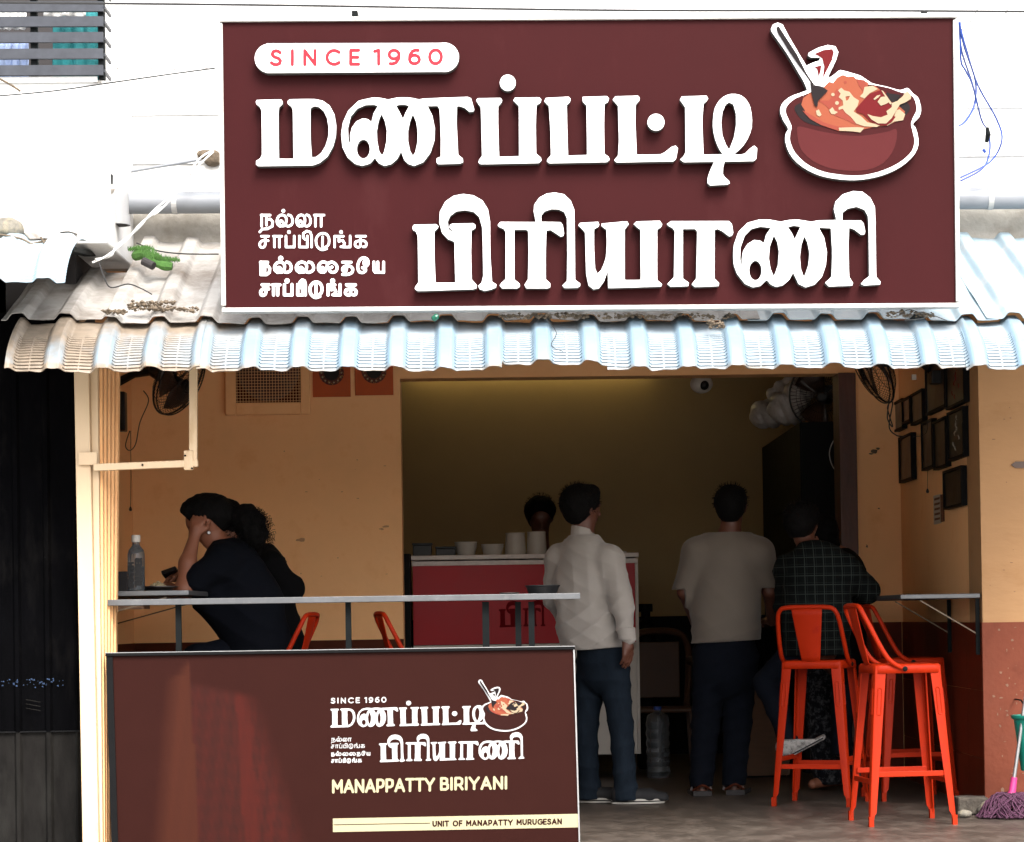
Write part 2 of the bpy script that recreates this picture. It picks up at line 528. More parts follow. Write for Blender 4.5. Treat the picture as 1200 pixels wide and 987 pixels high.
BIG = [  # (plain description, ops)
 TR((295, 105), 9.867, [('+', [(58,170),(70,148),(350,140),(372,165),(370,200),(330,235),(322,300),(328,825),(492,825),(485,260),(470,230),(425,195),(425,160),(450,140),(600,137),(735,137),(830,155),(910,210),(965,310),(988,440),(985,560),(955,680),(890,800),(800,875),(720,905),(90,915),(62,895),(62,850),(110,820),(130,780),(125,270),(105,230),(65,200)]),
   ('-', [(690,270),(700,240),(740,222),(790,235),(845,285),(880,360),(897,470),(893,570),(865,670),(815,755),(755,805),(706,808),(690,560)])]),
 TR((395, 105), 7.273, [('+', [(40,400),(55,300),(100,200),(190,115),(310,88),(380,92),(440,105),(520,88),(600,87),(650,93),(700,105),(740,97),(1115,82),(1145,95),(1172,190),(1165,210),(1130,215),(1090,180),(1050,165),(1025,165),(1022,300),(1035,575),(1075,605),(1078,640),(1050,652),(865,658),(848,640),(850,605),(885,590),(885,400),(875,190),(860,163),(775,163),(815,240),(838,350),(835,450),(800,560),(740,640),(660,672),(610,655),(575,620),(550,550),(520,610),(470,655),(410,672),(360,650),(328,605),(290,650),(220,672),(160,655),(95,600),(50,510)]),
   ('-', [(120,510),(103,440),(100,350),(125,250),(180,185),(250,155),(320,153),(352,162),(315,225),(298,295),(265,270),(225,265),(170,290),(130,345),(115,410)]),
   ('O', 230, 527, 54, 78), ('-', [(383,232),(410,285),(428,370),(425,460),(405,550),(388,582),(365,545),(348,460),(345,370),(360,290)]),
   ('-', [(650,232),(675,290),(690,380),(687,470),(670,550),(650,585),(628,545),(610,460),(610,370),(628,290)]),
   ('-', [(508,160),(540,152),(585,152),(617,162),(588,215),(565,272),(545,225)])]),
 TR((550, 85), 7.059, [('+', [(55,250),(70,233),(260,230),(274,250),(265,275),(240,300),(240,450),(248,715),(410,710),(408,300),(385,275),(362,255),(375,228),(580,225),(596,245),(590,270),(555,295),(550,450),(553,690),(590,720),(598,745),(575,770),(95,780),(75,765),(80,740),(105,710),(95,310),(75,285)])]),
 TR((550, 85), 7.059, [('o', 318, 107, 67, 69)]),
 TR((550, 85), 7.059, [('+', [(615,260),(630,230),(820,220),(837,240),(830,270),(805,290),(808,450),(815,705),(970,700),(965,295),(935,265),(930,222),(1135,215),(1153,235),(1145,265),(1115,285),(1112,450),(1115,690),(1150,715),(1160,740),(1135,762),(660,772),(638,755),(642,735),(672,705),(668,500),(655,300)])]),
 TR((710, 105), 6.316, [('+', [(45,95),(65,68),(235,63),(248,80),(245,100),(218,130),(215,250),(225,498),(400,495),(430,480),(480,440),(510,430),(530,450),(515,530),(495,550),(75,558),(55,540),(85,505),(92,400),(85,140)])]),
 TR((710, 105), 6.316, [('o', 366, 260, 64, 64)]),
 TR((710, 105), 6.316, [('+', [(540,95),(555,68),(740,63),(752,85),(740,105),(717,125),(708,250),(717,497),(845,495),(990,497),(1020,490),(1060,450),(1090,430),(1113,450),(1107,530),(1085,548),(570,556),(540,535),(568,510),(583,480),(580,150)]),
   ('~', [(785,240),(800,150),(850,80),(920,50),(1000,65),(1055,130),(1075,240),(1065,330),(1020,420),(960,480),(900,515),(845,480),(805,400),(785,310)]),
   ('-', [(905,115),(935,130),(955,200),(955,280),(940,370),(905,462),(880,420),(855,350),(847,260),(858,180),(880,130)]),
   ('+', [(800,540),(875,540),(862,590),(858,640),(875,665),(905,690),(912,710),(895,720),(765,728),(745,710),(745,670),(765,610)])]),
 TR((480, 220), 7.592, [('+', [(27,370),(40,345),(240,340),(262,360),(255,380),(225,405),(225,600),(235,860),(408,858),(402,650),(398,430),(380,400),(355,375),(360,345),(385,335),(570,332),(590,350),(588,380),(553,400),(550,600),(555,830),(600,880),(600,910),(570,920),(75,937),(48,915),(55,890),(80,860),(75,450),(60,410),(32,395)]),
   ('+', [(400,500),(340,475),(290,420),(265,330),(270,230),(320,140),(390,90),(480,72),(570,85),(650,130),(700,210),(718,320),(720,600),(735,850),(775,875),(770,905),(735,920),(670,935),(625,920),(608,890),(640,860),(655,800),(650,500),(645,370),(620,280),(570,235),(495,220),(420,230),(365,270),(343,320),(350,385),(400,432)])]),
 TR((575, 220), 7.592, [('+', [(60,350),(85,320),(400,322),(380,230),(385,170),(430,105),(500,68),(570,60),(650,75),(710,130),(742,210),(747,400),(750,835),(795,865),(795,890),(770,908),(655,910),(632,885),(675,845),(678,600),(675,290),(650,235),(600,212),(540,210),(480,230),(450,265),(450,320),(620,322),(640,345),(652,425),(645,448),(620,455),(570,420),(530,395),(495,400),(490,600),(490,830),(530,865),(530,900),(510,912),(315,912),(298,880),(330,830),(335,600),(332,410),(320,393),(213,393),(213,830),(260,870),(262,895),(240,912),(100,912),(78,885),(90,865),(130,830),(132,410),(115,385),(75,370)])]),
 TR((670, 250), 6.0, [('+', [(42,100),(55,80),(185,72),(192,95),(185,110),(155,125),(155,250),(162,400),(178,435),(205,410),(235,330),(243,250),(240,130),(205,105),(205,85),(385,68),(400,90),(370,125),(370,480),(480,480),(478,130),(450,110),(428,90),(450,70),(615,65),(632,90),(625,110),(597,130),(597,480),(632,510),(625,528),(252,540),(250,420),(225,490),(190,540),(150,548),(115,520),(98,440),(90,150),(70,125)])]),
 TR((670, 250), 6.0, [('+', [(662,90),(690,68),(1100,67),(1120,90),(1130,150),(1120,172),(1100,178),(1050,140),(1020,125),(1000,130),(998,470),(1030,500),(1028,525),(860,532),(835,512),(868,470),(875,140),(860,125),(777,125),(777,470),(820,500),(815,525),(690,530),(665,510),(712,460),(718,140),(705,120),(675,105)])]),
 TR((850, 220), 6.486, [('+', [(50,530),(55,450),(90,350),(160,280),(250,255),(330,257),(410,272),(480,258),(550,257),(640,272),(700,262),(832,260),(812,180),(825,120),(880,65),(960,40),(1030,45),(1090,90),(1125,160),(1130,300),(1135,690),(1168,725),(1165,750),(1040,758),(1015,745),(1040,715),(1080,685),(1075,300),(1070,230),(1045,185),(985,162),(920,175),(880,205),(878,262),(1020,263),(1040,285),(1052,350),(1045,372),(1020,375),(970,335),(930,320),(925,450),(930,690),(960,735),(955,758),(775,765),(745,735),(795,690),(800,500),(790,325),(700,318),(740,390),(762,500),(755,600),(725,690),(670,750),(600,772),(545,745),(505,660),(480,710),(430,755),(375,768),(335,750),(305,715),(260,760),(200,772),(140,745),(80,670),(55,600)]),
   ('-', [(122,635),(105,560),(108,470),(140,380),(190,330),(260,312),(335,322),(300,370),(283,435),(255,415),(210,410),(160,440),(125,495),(115,560)]),
   ('O', 220, 643, 46, 72), ('-', [(360,378),(385,430),(397,500),(390,600),(360,688),(335,630),(322,550),(330,460)]),
   ('-', [(590,385),(612,430),(628,510),(620,600),(588,695),(565,630),(557,540),(568,450)]),
   ('-', [(465,315),(510,305),(560,312),(540,355),(517,405),(495,355)])]),
]

# small Tamil letters as pen strokes: width, strokes (x right, y down, 0 top, 1 base)
TG = {
 'na': (1.15, [[(.05,0),(.05,1)], [(0,.02),(.85,.02)], [(.5,.02),(.5,.9)], [(.5,.42),(.85,.36),(1.1,.6),(1.05,1.0),(.6,1.22),(.1,1.25),(-.12,1.5)]]),
 'nb': (1.15, [[(.05,0),(.05,1.15)], [(0,.02),(.85,.02)], [(.5,.02),(.5,.95)], [(.5,.42),(.85,.36),(1.1,.6),(1.05,1.0),(.7,1.22),(.05,1.22)]]),
 'la': (1.5, [[(.6,.72),(.45,.52),(.25,.6),(.25,.88),(.5,.98),(.75,.9),(.88,.5),(.8,.15),(.5,0),(.2,.12),(.03,.45),(.08,.8),(.3,1)], [(.78,.9),(1.05,1),(1.35,.85),(1.45,.5),(1.3,.1),(1.05,0)]]),
 'aa': (.85, [[(0,.02),(.85,.02)], [(.1,.02),(.1,1)], [(.6,.02),(.6,1)]]),
 'ca': (1.05, [[(.2,.02),(1.05,.02)], [(1.0,.42),(.35,.42),(.02,.68),(.1,.98),(.4,1.03),(.65,.8),(.65,.02)]]),
 'pa': (1.0, [[(.05,0),(.05,1),(.95,1),(.95,0)]]),
 'pi': (1.3, [[(.05,0),(.05,1),(.85,1),(.85,0)], [(.62,.3),(.42,.1),(.45,-.25),(.8,-.45),(1.15,-.35),(1.28,0),(1.28,1)]]),
 'du': (1.3, [[(.62,.08),(.62,.98),(.95,.98),(1.2,.7),(1.2,.15),(.9,-.2),(.4,-.2),(.05,.15),(0,.6),(.15,1.0),(.55,1.25),(1.0,1.15)]]),
 'nga': (1.35, [[(.05,1),(.05,.02),(.75,.02)], [(.4,.02),(.4,.5)], [(.4,.46),(.7,.4),(.85,.65),(.75,.95),(.55,.98)], [(.7,1),(1.3,1),(1.3,0)]]),
 'ka': (1.15, [[(.15,.02),(1.05,.02)], [(.55,.02),(.55,.85),(.33,1.02),(.05,.85),(.1,.55),(.4,.44),(.9,.44),(1.12,.65),(1.05,.95),(.8,.98)]]),
 'ai': (1.9, [[(.62,.72),(.45,.52),(.25,.6),(.25,.88),(.45,.98),(.66,.92),(.82,.6),(.95,.2),(1.3,0),(1.65,.15),(1.85,.5),(1.72,.88),(1.42,1),(1.15,.88),(1.12,.62),(1.35,.48)], [(.25,.95),(.05,.7),(.08,.3),(.35,.02),(.65,.0),(.88,.12)]]),
 'ta': (1.2, [[(.1,.02),(1.0,.02)], [(.5,.02),(.5,.75),(.3,.92),(.1,.75),(.2,.5),(.5,.42),(.95,.42),(1.18,.7),(1.05,1.05),(.6,1.2),(.1,1.2)]]),
 'ee': (1.15, [[(.78,.15),(.95,.15),(.95,-.1),(.72,-.12),(.66,.15),(.85,.4),(1.08,.15),(1.0,-.25),(.6,-.42),(.2,-.15),(.02,.4),(.15,.9),(.5,1.02),(.8,.85),(.78,.6),(.5,.55)]]),
 'ya': (1.2, [[(.05,0),(.05,.8),(.25,1),(.42,.85),(.5,.4)], [(.5,0),(.5,1),(1.15,1),(1.15,0)]]),
 'dot': (.1, [[(.05,-.36),(.051,-.36)]]),
}
SLOG = [  # rows: (glyph, x0, x1), top, base, pen radius in the crop
 ([('na',75,190),('la',207,360),('dot',270,290),('la',375,512),('aa',528,622)], 88, 185, 9.5, 15),
 ([('ca',62,150),('aa',180,262),('pa',283,372),('dot',318,335),('pi',397,518),('du',543,672),('nga',696,850),('dot',762,778),('ka',872,985)], 268, 362, 9.3, 15),
 ([('nb',68,165),('la',185,350),('dot',248,262),('la',370,540),('ai',558,740),('ta',760,870),('ee',895,1005),('ya',1030,1135)], 490, 578, 11.5, 21),
 ([('ca',68,155),('aa',172,248),('pa',268,355),('dot',302,322),('pi',382,466),('du',490,612),('nga',640,765),('dot',690,706),('ka',788,900)], 682, 770, 12.5, 21),
]
def slogan_ops(row):
    gl, top, base, r, dr = row
    ops = []
    for g, x0, x1 in gl:
        w, st = TG[g]
        sx = (x1 - x0) / w if g != 'dot' else 0
        for s_ in st:
            P = [(x0 + p[0] * sx + (r * .6 if g != 'dot' else 0) * (1 - 2 * p[0] / w), top + (base - top) * p[1]) for p in s_]
            if len(P) > 3 and g not in ('pa',): P = [(q.x, q.y) for q in crom([(a, b, 0) for a, b in P], 5)] if g in ('la', 'ai', 'ta', 'ka', 'ca', 'ee', 'du') else P
            ops.append(('s', P, dr if g == 'dot' else r))
    return TR((295, 240), 7.273, ops)

def arc(cx, cy, rx, ry, a0, a1, n=14):
    return [(cx + rx * cos(radians(a0 + (a1 - a0) * i / n)), cy + ry * sin(radians(a0 + (a1 - a0) * i / n))) for i in range(n + 1)]
LG = {
 'S': (.62, [[(.58,.14),(.45,.03),(.3,.0),(.12,.06),(.05,.24),(.14,.4),(.32,.48),(.5,.56),(.6,.72),(.54,.92),(.34,1),(.15,.97),(.0,.86)]]),
 'I': (.1, [[(.05,0),(.05,1)]]), 'N': (.78, [[(.05,1),(.05,0),(.73,1),(.73,0)]]),
 'C': (.82, [arc(.5,.5,.48,.5,-48,-312)]), 'E': (.6, [[(.58,0),(.05,0),(.05,1),(.58,1)], [(.05,.5),(.52,.5)]]),
 '1': (.3, [[(.0,.08),(.24,0),(.24,1)]]), '9': (.66, [arc(.32,.32,.3,.31,0,360), [(.62,.32),(.6,.62),(.45,.9),(.2,1),(.08,.97)]]),
 '6': (.66, [arc(.34,.68,.3,.31,0,360), [(.04,.68),(.06,.38),(.2,.1),(.42,0),(.56,.03)]]), '0': (.8, [arc(.4,.5,.36,.5,0,360)]),
 'M': (.9, [[(.05,1),(.05,0),(.45,.66),(.85,0),(.85,1)]]), 'A': (.84, [[(.02,1),(.42,0),(.82,1)], [(.17,.68),(.67,.68)]]),
 'P': (.66, [[(.05,1),(.05,0),(.4,0),(.6,.1),(.63,.32),(.58,.54),(.4,.64),(.05,.64)]]),
 'T': (.7, [[(0,0),(.7,0)], [(.35,0),(.35,1)]]), 'Y': (.8, [[(0,0),(.4,.55),(.8,0)], [(.4,.55),(.4,1)]]),
 'B': (.66, [[(.05,.5),(.05,0),(.4,0),(.56,.1),(.56,.38),(.4,.48),(.05,.48),(.05,1),(.45,1),(.63,.88),(.63,.6),(.45,.48)]]),
 'R': (.7, [[(.05,1),(.05,0),(.42,0),(.62,.1),(.64,.32),(.6,.52),(.42,.62),(.05,.62)], [(.4,.62),(.66,1)]]),
 'U': (.76, [[(.05,0),(.05,.62),(.14,.88),(.38,1),(.62,.88),(.71,.62),(.71,0)]]), 'O': (.96, [arc(.48,.5,.45,.5,0,360)]),
 'F': (.56, [[(.56,0),(.05,0),(.05,1)], [(.05,.5),(.5,.5)]]), 'G': (.84, [arc(.5,.5,.47,.5,-50,-350) + [(.95,.52),(.6,.52)]]),
 'H': (.74, [[(.05,0),(.05,1)], [(.7,0),(.7,1)], [(.05,.5),(.7,.5)]]), 'D': (.78, [[(.05,0),(.05,1),(.36,1),(.64,.86),(.74,.5),(.64,.14),(.36,0),(.05,0)]]),
}
def latin_ops(text, x0, x1, top0, top1, hgt, r, gap=.3, space=.45):
    """text fitted between x0 and x1; top line runs from top0 to top1"""
    w = 0
    for i, ch in enumerate(text): w += (space if ch == ' ' else LG[ch][0]) + (gap if i < len(text) - 1 else 0)
    k = (x1 - x0 - 2 * r) / w
    x = 0; ops = []
    for ch in text:
        if ch == ' ': x += space + gap; continue
        for s_ in LG[ch][1]:
            P = []
            for p in s_:
                xx = x0 + r + (x + p[0]) * k
                P.append((xx, top0 + (top1 - top0) * (xx - x0) / (x1 - x0) + r + p[1] * (hgt - 2 * r)))
            ops.append(('s', P, r))
        x += LG[ch][0] + gap
    return ops

# pot emblem, in photo pixels
_a = lambda ops: TR((890, 20), 6.0, ops)
_b = lambda ops: TR((900, 80), 6.316, ops)
POT = {
 'backing': _b([('~', [(80,340),(95,280),(160,225),(270,185),(330,130),(440,90),(500,50),(560,45),(700,95),(760,130),(870,155),(960,180),(1020,165),(1060,205),(1100,240),(1120,320),(1105,380),(1060,430),(1080,460),(1100,540),(1090,620),(1030,700),(930,770),(800,820),(640,845),(480,835),(340,800),(220,730),(150,650),(118,560),(122,500),(138,465),(100,400)])])
   + _a([('+', [(70,105),(85,72),(120,58),(155,72),(190,140),(260,260),(320,360),(375,335),(412,325),(415,305),(350,305),(330,290),(335,270),(400,235),(470,215),(525,225),(545,265),(530,320),(475,435),(490,450),(545,395),(560,390),(620,405),(700,430),(760,470),(700,520),(480,560),(330,540),(300,470),(180,270),(80,130)])]),
 'pot_body': _b([('~', [(122,345),(130,300),(180,250),(260,215),(420,160),(640,130),(860,160),(960,195),(1040,215),(1075,260),(1085,330),(1060,380),(1045,430),(1060,500),(1070,560),(1050,630),(980,700),(880,755),(760,795),(640,810),(500,800),(380,775),(270,720),(190,640),(155,560),(155,500),(165,450),(145,400)])]),
 'pot_light': _b([('~', [(205,480),(230,450),(400,490),(640,520),(860,490),(935,470),(935,560),(900,650),(830,725),(720,770),(560,775),(420,750),(300,690),(225,600)])]),
 'pot_mouth': _b([('~', [(185,320),(220,280),(300,260),(600,200),(800,180),(980,250),(1035,300),(1020,350),(960,390),(800,440),(640,470),(480,460),(330,440),(240,400)])]),
 'rice_mass': _b([('+', [(235,290),(250,240),(290,210),(400,160),(440,120),(470,130),(500,90),(540,70),(580,85),(620,80),(650,110),(690,105),(730,130),(720,170),(780,150),(1000,340),(980,390),(900,430),(860,445),(790,450),(700,470),(640,485),(510,485),(430,450),(380,440),(310,400),(270,360),(260,330)])]),
 'rice_shade': _b([('+', [(360,260),(440,260),(500,170),(540,230),(520,300),(600,360),(640,440),(560,400),(480,370),(420,300)]), ('+', [(240,330),(300,360),(400,420),(500,450),(640,460),(640,480),(500,480),(380,440),(300,395)]), ('o',560,125,10,10), ('+', [(640,100),(700,110),(720,150),(690,190),(660,150)])]),
 'rice_grains': _b([('+', [(505,185),(530,165),(550,185),(590,195),(620,235),(660,260),(650,300),(620,340),(680,380),(720,420),(820,440),(790,455),(700,450),(640,430),(600,380),(560,350),(540,320),(510,330),(510,310),(545,295),(540,260),(510,235),(525,210)]), ('+', [(510,460),(640,455),(700,460),(670,495),(600,485),(515,483)]), ('+', [(665,230),(690,205),(700,160),(760,150),(800,175),(740,205),(700,245)]),
   ('o',468,216,13,12),('o',498,278,14,14),('+', [(342,335),(365,325),(385,365),(370,378),(350,368)]),('+', [(440,330),(465,308),(480,335),(505,345),(480,362),(455,358)]),('-', [(560,230),(595,225),(580,255),(565,262)]),('+', [(930,330),(960,325),(1000,360),(985,405),(920,415),(870,445),(860,440),(920,380)])]),
 'drumstick': _b([('+', [(638,320),(680,270),(740,210),(820,182),(860,200),(930,290),(900,330),(870,360),(930,380),(900,420),(860,445),(800,440),(740,410),(690,360),(640,345)])]),
 'drumstick_light': _b([('+', [(718,360),(760,375),(820,385),(870,365),(860,340),(900,310),(900,280),(940,265),(980,230),(1000,200),(1020,195),(1045,225),(1040,250),(1000,275),(960,290),(930,340),(900,390),(860,430),(800,430),(750,400)]), ('+', [(765,250),(790,225),(820,218),(800,240),(775,258)]), ('+', [(795,270),(820,235),(850,232),(885,270),(860,285),(820,300)]), ('+', [(822,185),(835,190),(900,280),(890,292)])]),
 'mouth_gap': _b([('+', [(855,205),(975,220),(940,250),(920,275),(895,270)])]),
 'spoon': _a([('+', [(106,105),(115,90),(128,92),(145,120),(250,280),(320,420),(375,500),(430,510),(468,540),(400,610),(395,655),(375,640),(355,560),(345,480),(290,400),(200,270),(120,140)])]),
 'flame': _a([('+', [(375,280),(440,252),(500,245),(512,265),(500,320),(432,455),(445,370),(430,310),(400,290)]), ('+', [(375,370),(425,360),(420,400),(405,440),(395,385)])]),
}
# ------------------------------------------------------------------ materials
M = {}
M['maroon'] = pm('sign_maroon', srgb(58, 18, 20), .55, .06, 3, .03, 200, spec=.06, stain=srgb(66, 28, 29), stains=3, samt=.2, stretch=(1, 1, .35))
M['maroon2'] = pm('panel_maroon', srgb(49, 23, 20), .5, .06, 5, .05, 120, spec=.05, stain=srgb(60, 33, 30), stains=6, samt=.2)
M['white_acrylic'] = pm('white_acrylic', (.86, .86, .86), .35, .02, 10)
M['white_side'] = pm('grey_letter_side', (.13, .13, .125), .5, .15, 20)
M['frame_white'] = pm('frame_white', (.76, .75, .71), .5, .08, 12, stain=(.5, .45, .38), stains=9, samt=.2)
M['red_ink'] = pm('red_ink', ink(215, 50, 72, .5), .5, .03, spec=.2)
M['white_wall'] = pm('white_wall', (.64, .64, .63), .85, .05, 3, .35, 25, stain=(.62, .60, .55), stains=1.6, samt=.35)
M['dirty_wall'] = pm('dirty_wall', (.47, .44, .385), .9, .15, 5, .5, 30, stain=(.30, .27, .22), stains=4, samt=.5)
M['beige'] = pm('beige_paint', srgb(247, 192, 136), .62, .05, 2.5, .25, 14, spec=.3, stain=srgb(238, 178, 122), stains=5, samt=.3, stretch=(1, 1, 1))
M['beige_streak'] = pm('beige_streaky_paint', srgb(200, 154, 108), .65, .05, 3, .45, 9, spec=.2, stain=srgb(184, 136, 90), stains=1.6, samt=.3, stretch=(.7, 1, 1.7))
M['cream'] = pm('cream_paint', srgb(238, 208, 168), .5, .05, 6, .12, 30, stain=srgb(214, 178, 132), stains=7, samt=.12, stretch=(1, 1, .3))
M['terracotta'] = pm('terracotta_paint', srgb(138, 72, 50), .65, .1, 4, .25, 25, spec=.2, stain=srgb(116, 58, 40), stains=4, samt=.35)
M['dado'] = pm('dado_paint', srgb(92, 44, 28), .6, .12, 5, .15, 30, spec=.1)
M['dado_tile'] = pm('dado_tile', srgb(122, 50, 28), .4, .2, 4, .05, 40, spec=.12, stretch=(1, 1, .4))
M['olive'] = pm('olive_wall', srgb(172, 144, 92), .5, .07, 1.5, .08, 20, spec=.35)
M['jamb'] = pm('jamb_brown', srgb(92, 52, 40), .5, .25, 12, .4, 30, stretch=(1, 1, .3))
M['ceiling'] = pm('ceiling_paint', srgb(205, 180, 145), .8)
M['shutter_black'] = pm('shutter_black', (.002, .002, .0025), .8, .4, 9, .15, 60, spec=.015, stain=(.007, .0065, .0065), stains=7, samt=.35, stretch=(1, 1, .3))
M['shutter_grey'] = pm('shutter_grey', (.014, .013, .012), .7, .4, 14, .25, 60, spec=.03, stain=(.022, .021, .019), stains=9, samt=.45, stretch=(1, 1, .3))
M['black'] = pm('black_paint', (.003, .003, .0035), .6, .3, 20, spec=.12)
M['black_plastic'] = pm('black_plastic', (.008, .008, .009), .4, .2, 20, spec=.3)
M['slat'] = pm('slat_steel', (.06, .065, .078), .5, .2, 20, spec=.2)
M['dark_steel'] = pm('dark_steel', (.007, .009, .0095), .6, .2, 20, spec=.08)
M['grey_steel'] = pm('grey_steel', (.14, .145, .152), .38, .15, 14, metal=.35, stain=(.22, .22, .225), stains=20, samt=.2)
M['brass'] = pm('tarnished_brace', (.16, .11, .06), .5, .2, 20)
M['alum'] = pm('aluminium', (.5, .5, .5), .4, .1, 20, metal=.8)
M['red_metal'] = pm('red_orange_metal', (.50, .026, .003), .5, .08, 8, .03, 60, spec=.12, stain=(.40, .018, .006), stains=14, samt=.25)
M['rubber'] = pm('red_rubber', (.42, .026, .004), .6, spec=.1)
M['pvc_white'] = pm('white_pvc', (.55, .55, .54), .4, .04, 10, stain=(.6, .57, .5), stains=7, samt=.25)
M['pvc_grey'] = pm('grey_pvc', (.25, .27, .295), .45, .06, 4, stain=(.31, .325, .35), stains=5, samt=.35, stretch=(.3, 1, 1))
M['concrete'] = pm('old_concrete', (.30, .28, .25), .95, .3, 18, .8, 50)
M['cable_black'] = pm('black_cable', (.02, .02, .02), .6)
M['cable_white'] = pm('white_cable', (.75, .75, .72), .6)
M['cable_blue'] = pm('blue_wire', srgb(30, 70, 160), .5)
M['turf'] = pm('green_turf', (.075, .20, .035), .9, .3, 60)
M['litter'] = pm('dry_litter', (.16, .12, .08), .95, .5, 40, .6, 60)
M['stone'] = pm('rough_stone', (.24, .22, .18), .95, .35, 25, 1.0, 40, stain=(.35, .30, .2), stains=20)
M['glass_clear'] = pm('clear_plastic', (.55, .6, .64), .15, .02, trans=.9, spec=.25)
M['cup_white'] = pm('cup_white', (.62, .57, .50), .45, .05, 10)
M['marble'] = pm('pale_marble', (.62, .52, .46), .3, .15, 14, stain=(.45, .36, .3), stains=9)
M['counter_red'] = pm('counter_red_glass', (.34, .006, .012), .3, .06, 3, spec=.12)
M['counter_ink'] = pm('counter_dark_red_ink', (.17, .005, .009), .6, spec=.02)
M['skin'] = pm('brown_skin', srgb(150, 92, 66), .6, .08, 20, .05, 200)
M['skin_dark'] = pm('dark_brown_skin', srgb(104, 62, 46), .5, .08, 20)
M['hair'] = pm('black_hair', (.0025, .002, .002), .8, .3, 60, .4, 150, stretch=(1, 1, .25), spec=.12)
M['shirt_white'] = pm('white_cotton', (.29, .262, .235), .85, .04, 10, .35, 14, sheen=.2)
M['tee_beige'] = pm('beige_cotton', (.118, .096, .077), .9, .05, 10, .3, 12, sheen=.2)
M['tee_navy'] = pm('navy_cotton', (.0035, .0045, .008), .95, .1, 10, .3, 12, spec=.1)
M['top_black'] = pm('black_cotton', (.005, .005, .006), .95, .1, 10, .3, 12, spec=.1)
M['jeans'] = pm('dark_denim', (.011, .017, .026), .9, .2, 30, .35, 30, spec=.08, stain=(.020, .030, .043), stains=4, samt=.35, stretch=(1, 1, .4))
M['jeans_dark'] = pm('navy_trousers', (.0045, .006, .011), .95, .2, 30, .3, 20, spec=.1)
M['shoe'] = pm('black_canvas_shoe', (.004, .004, .005), .8, .2, 30)
M['shoe_sole'] = pm('white_rubber_sole', (.5, .47, .42), .6)
M['brown_plastic'] = pm('brown_plastic', srgb(84, 52, 28), .5, spec=.3)
M['ply'] = pm('plywood', srgb(120, 84, 54), .6, .15, 8, .1, 30, stretch=(1, 1, 6))
M['teal'] = pm('teal_plastic', srgb(30, 150, 130), .35)
M['pink'] = pm('pink_plastic', srgb(214, 60, 132), .4)
M['mop'] = pm('purple_mop_cord', srgb(84, 44, 70), .9, .5, 60, .5, 90)
M['street'] = pm('street_concrete', (.30, .285, .26), .9, .2, 20, .5, 90)
M['poster'] = pm('orange_poster', srgb(214, 92, 18), .6, .1, 8)
M['poster_dark'] = pm('poster_medallion', srgb(92, 22, 14), .6, .3, 40, stain=srgb(222, 170, 60), stains=90, samt=.35)
M['fabric_teal'] = pm('teal_cloth', srgb(20, 120, 125), .8, .2, 8, .3, 10)
M['fabric_blue'] = pm('pale_blue_cloth', srgb(165, 185, 225), .8, .15, 8, .3, 10)
M['fabric_dark'] = pm('dark_cloth', (.03, .025, .025), .8)
M['plate_dark'] = pm('dark_plate', (.05, .035, .03), .35)
M['food'] = pm('rice_food', (.6, .5, .3), .8, .3, 80, 1, 80)
M['picture'] = pm('dark_picture', (.014, .011, .010), .3, .4, 8, spec=.3, stain=srgb(70, 28, 16), stains=11, samt=.18)
M['picture_b'] = pm('brown_picture', (.09, .045, .028), .3, .4, 10)
M['bag'] = pm('clear_plastic_bag', (.75, .70, .66), .3, .3, 9, .9, 18)
M['tube'] = pm('lamp_tube', (1, 1, .9), .5, 0, emit=(1.0, .83, .42), es=1.7)
M['cream_ink'] = pm('cream_ink', ink(250, 238, 188, .5), .55, .02)
M['white_ink'] = pm('white_ink', (.55, .54, .54), .55, .02)
M['orange_ink'] = pm('orange_print', ink(228, 125, 92, .38), .4, .03, spec=.06)
M['salmon_ink'] = pm('salmon_print', ink(205, 100, 82), .4, .03, spec=.06)
M['rice_ink'] = pm('pale_rice_print', ink(250, 222, 184, .42), .4, .02, spec=.06)
M['drum_ink'] = pm('drumstick_print', ink(165, 45, 50, .34), .4, .03, spec=.06)
M['pot_ink'] = pm('pot_print', ink(122, 46, 49, .27), .4, .04, spec=.06)
M['pot_light_ink'] = pm('pot_light_print', ink(158, 70, 72, .27), .3, .04, spec=.06)
M['charcoal_ink'] = pm('charcoal_print', ink(70, 60, 62, .28), .4, .03, spec=.06)

def floor_mat():
    m = pm('worn_floor', (.085, .068, .055), .45, .25, 5, .1, 40, spec=.35, stain=(.165, .135, .112), stains=5, samt=.5, stretch=(1.6, .8, 1))
    return m
M['floor'] = floor_mat()

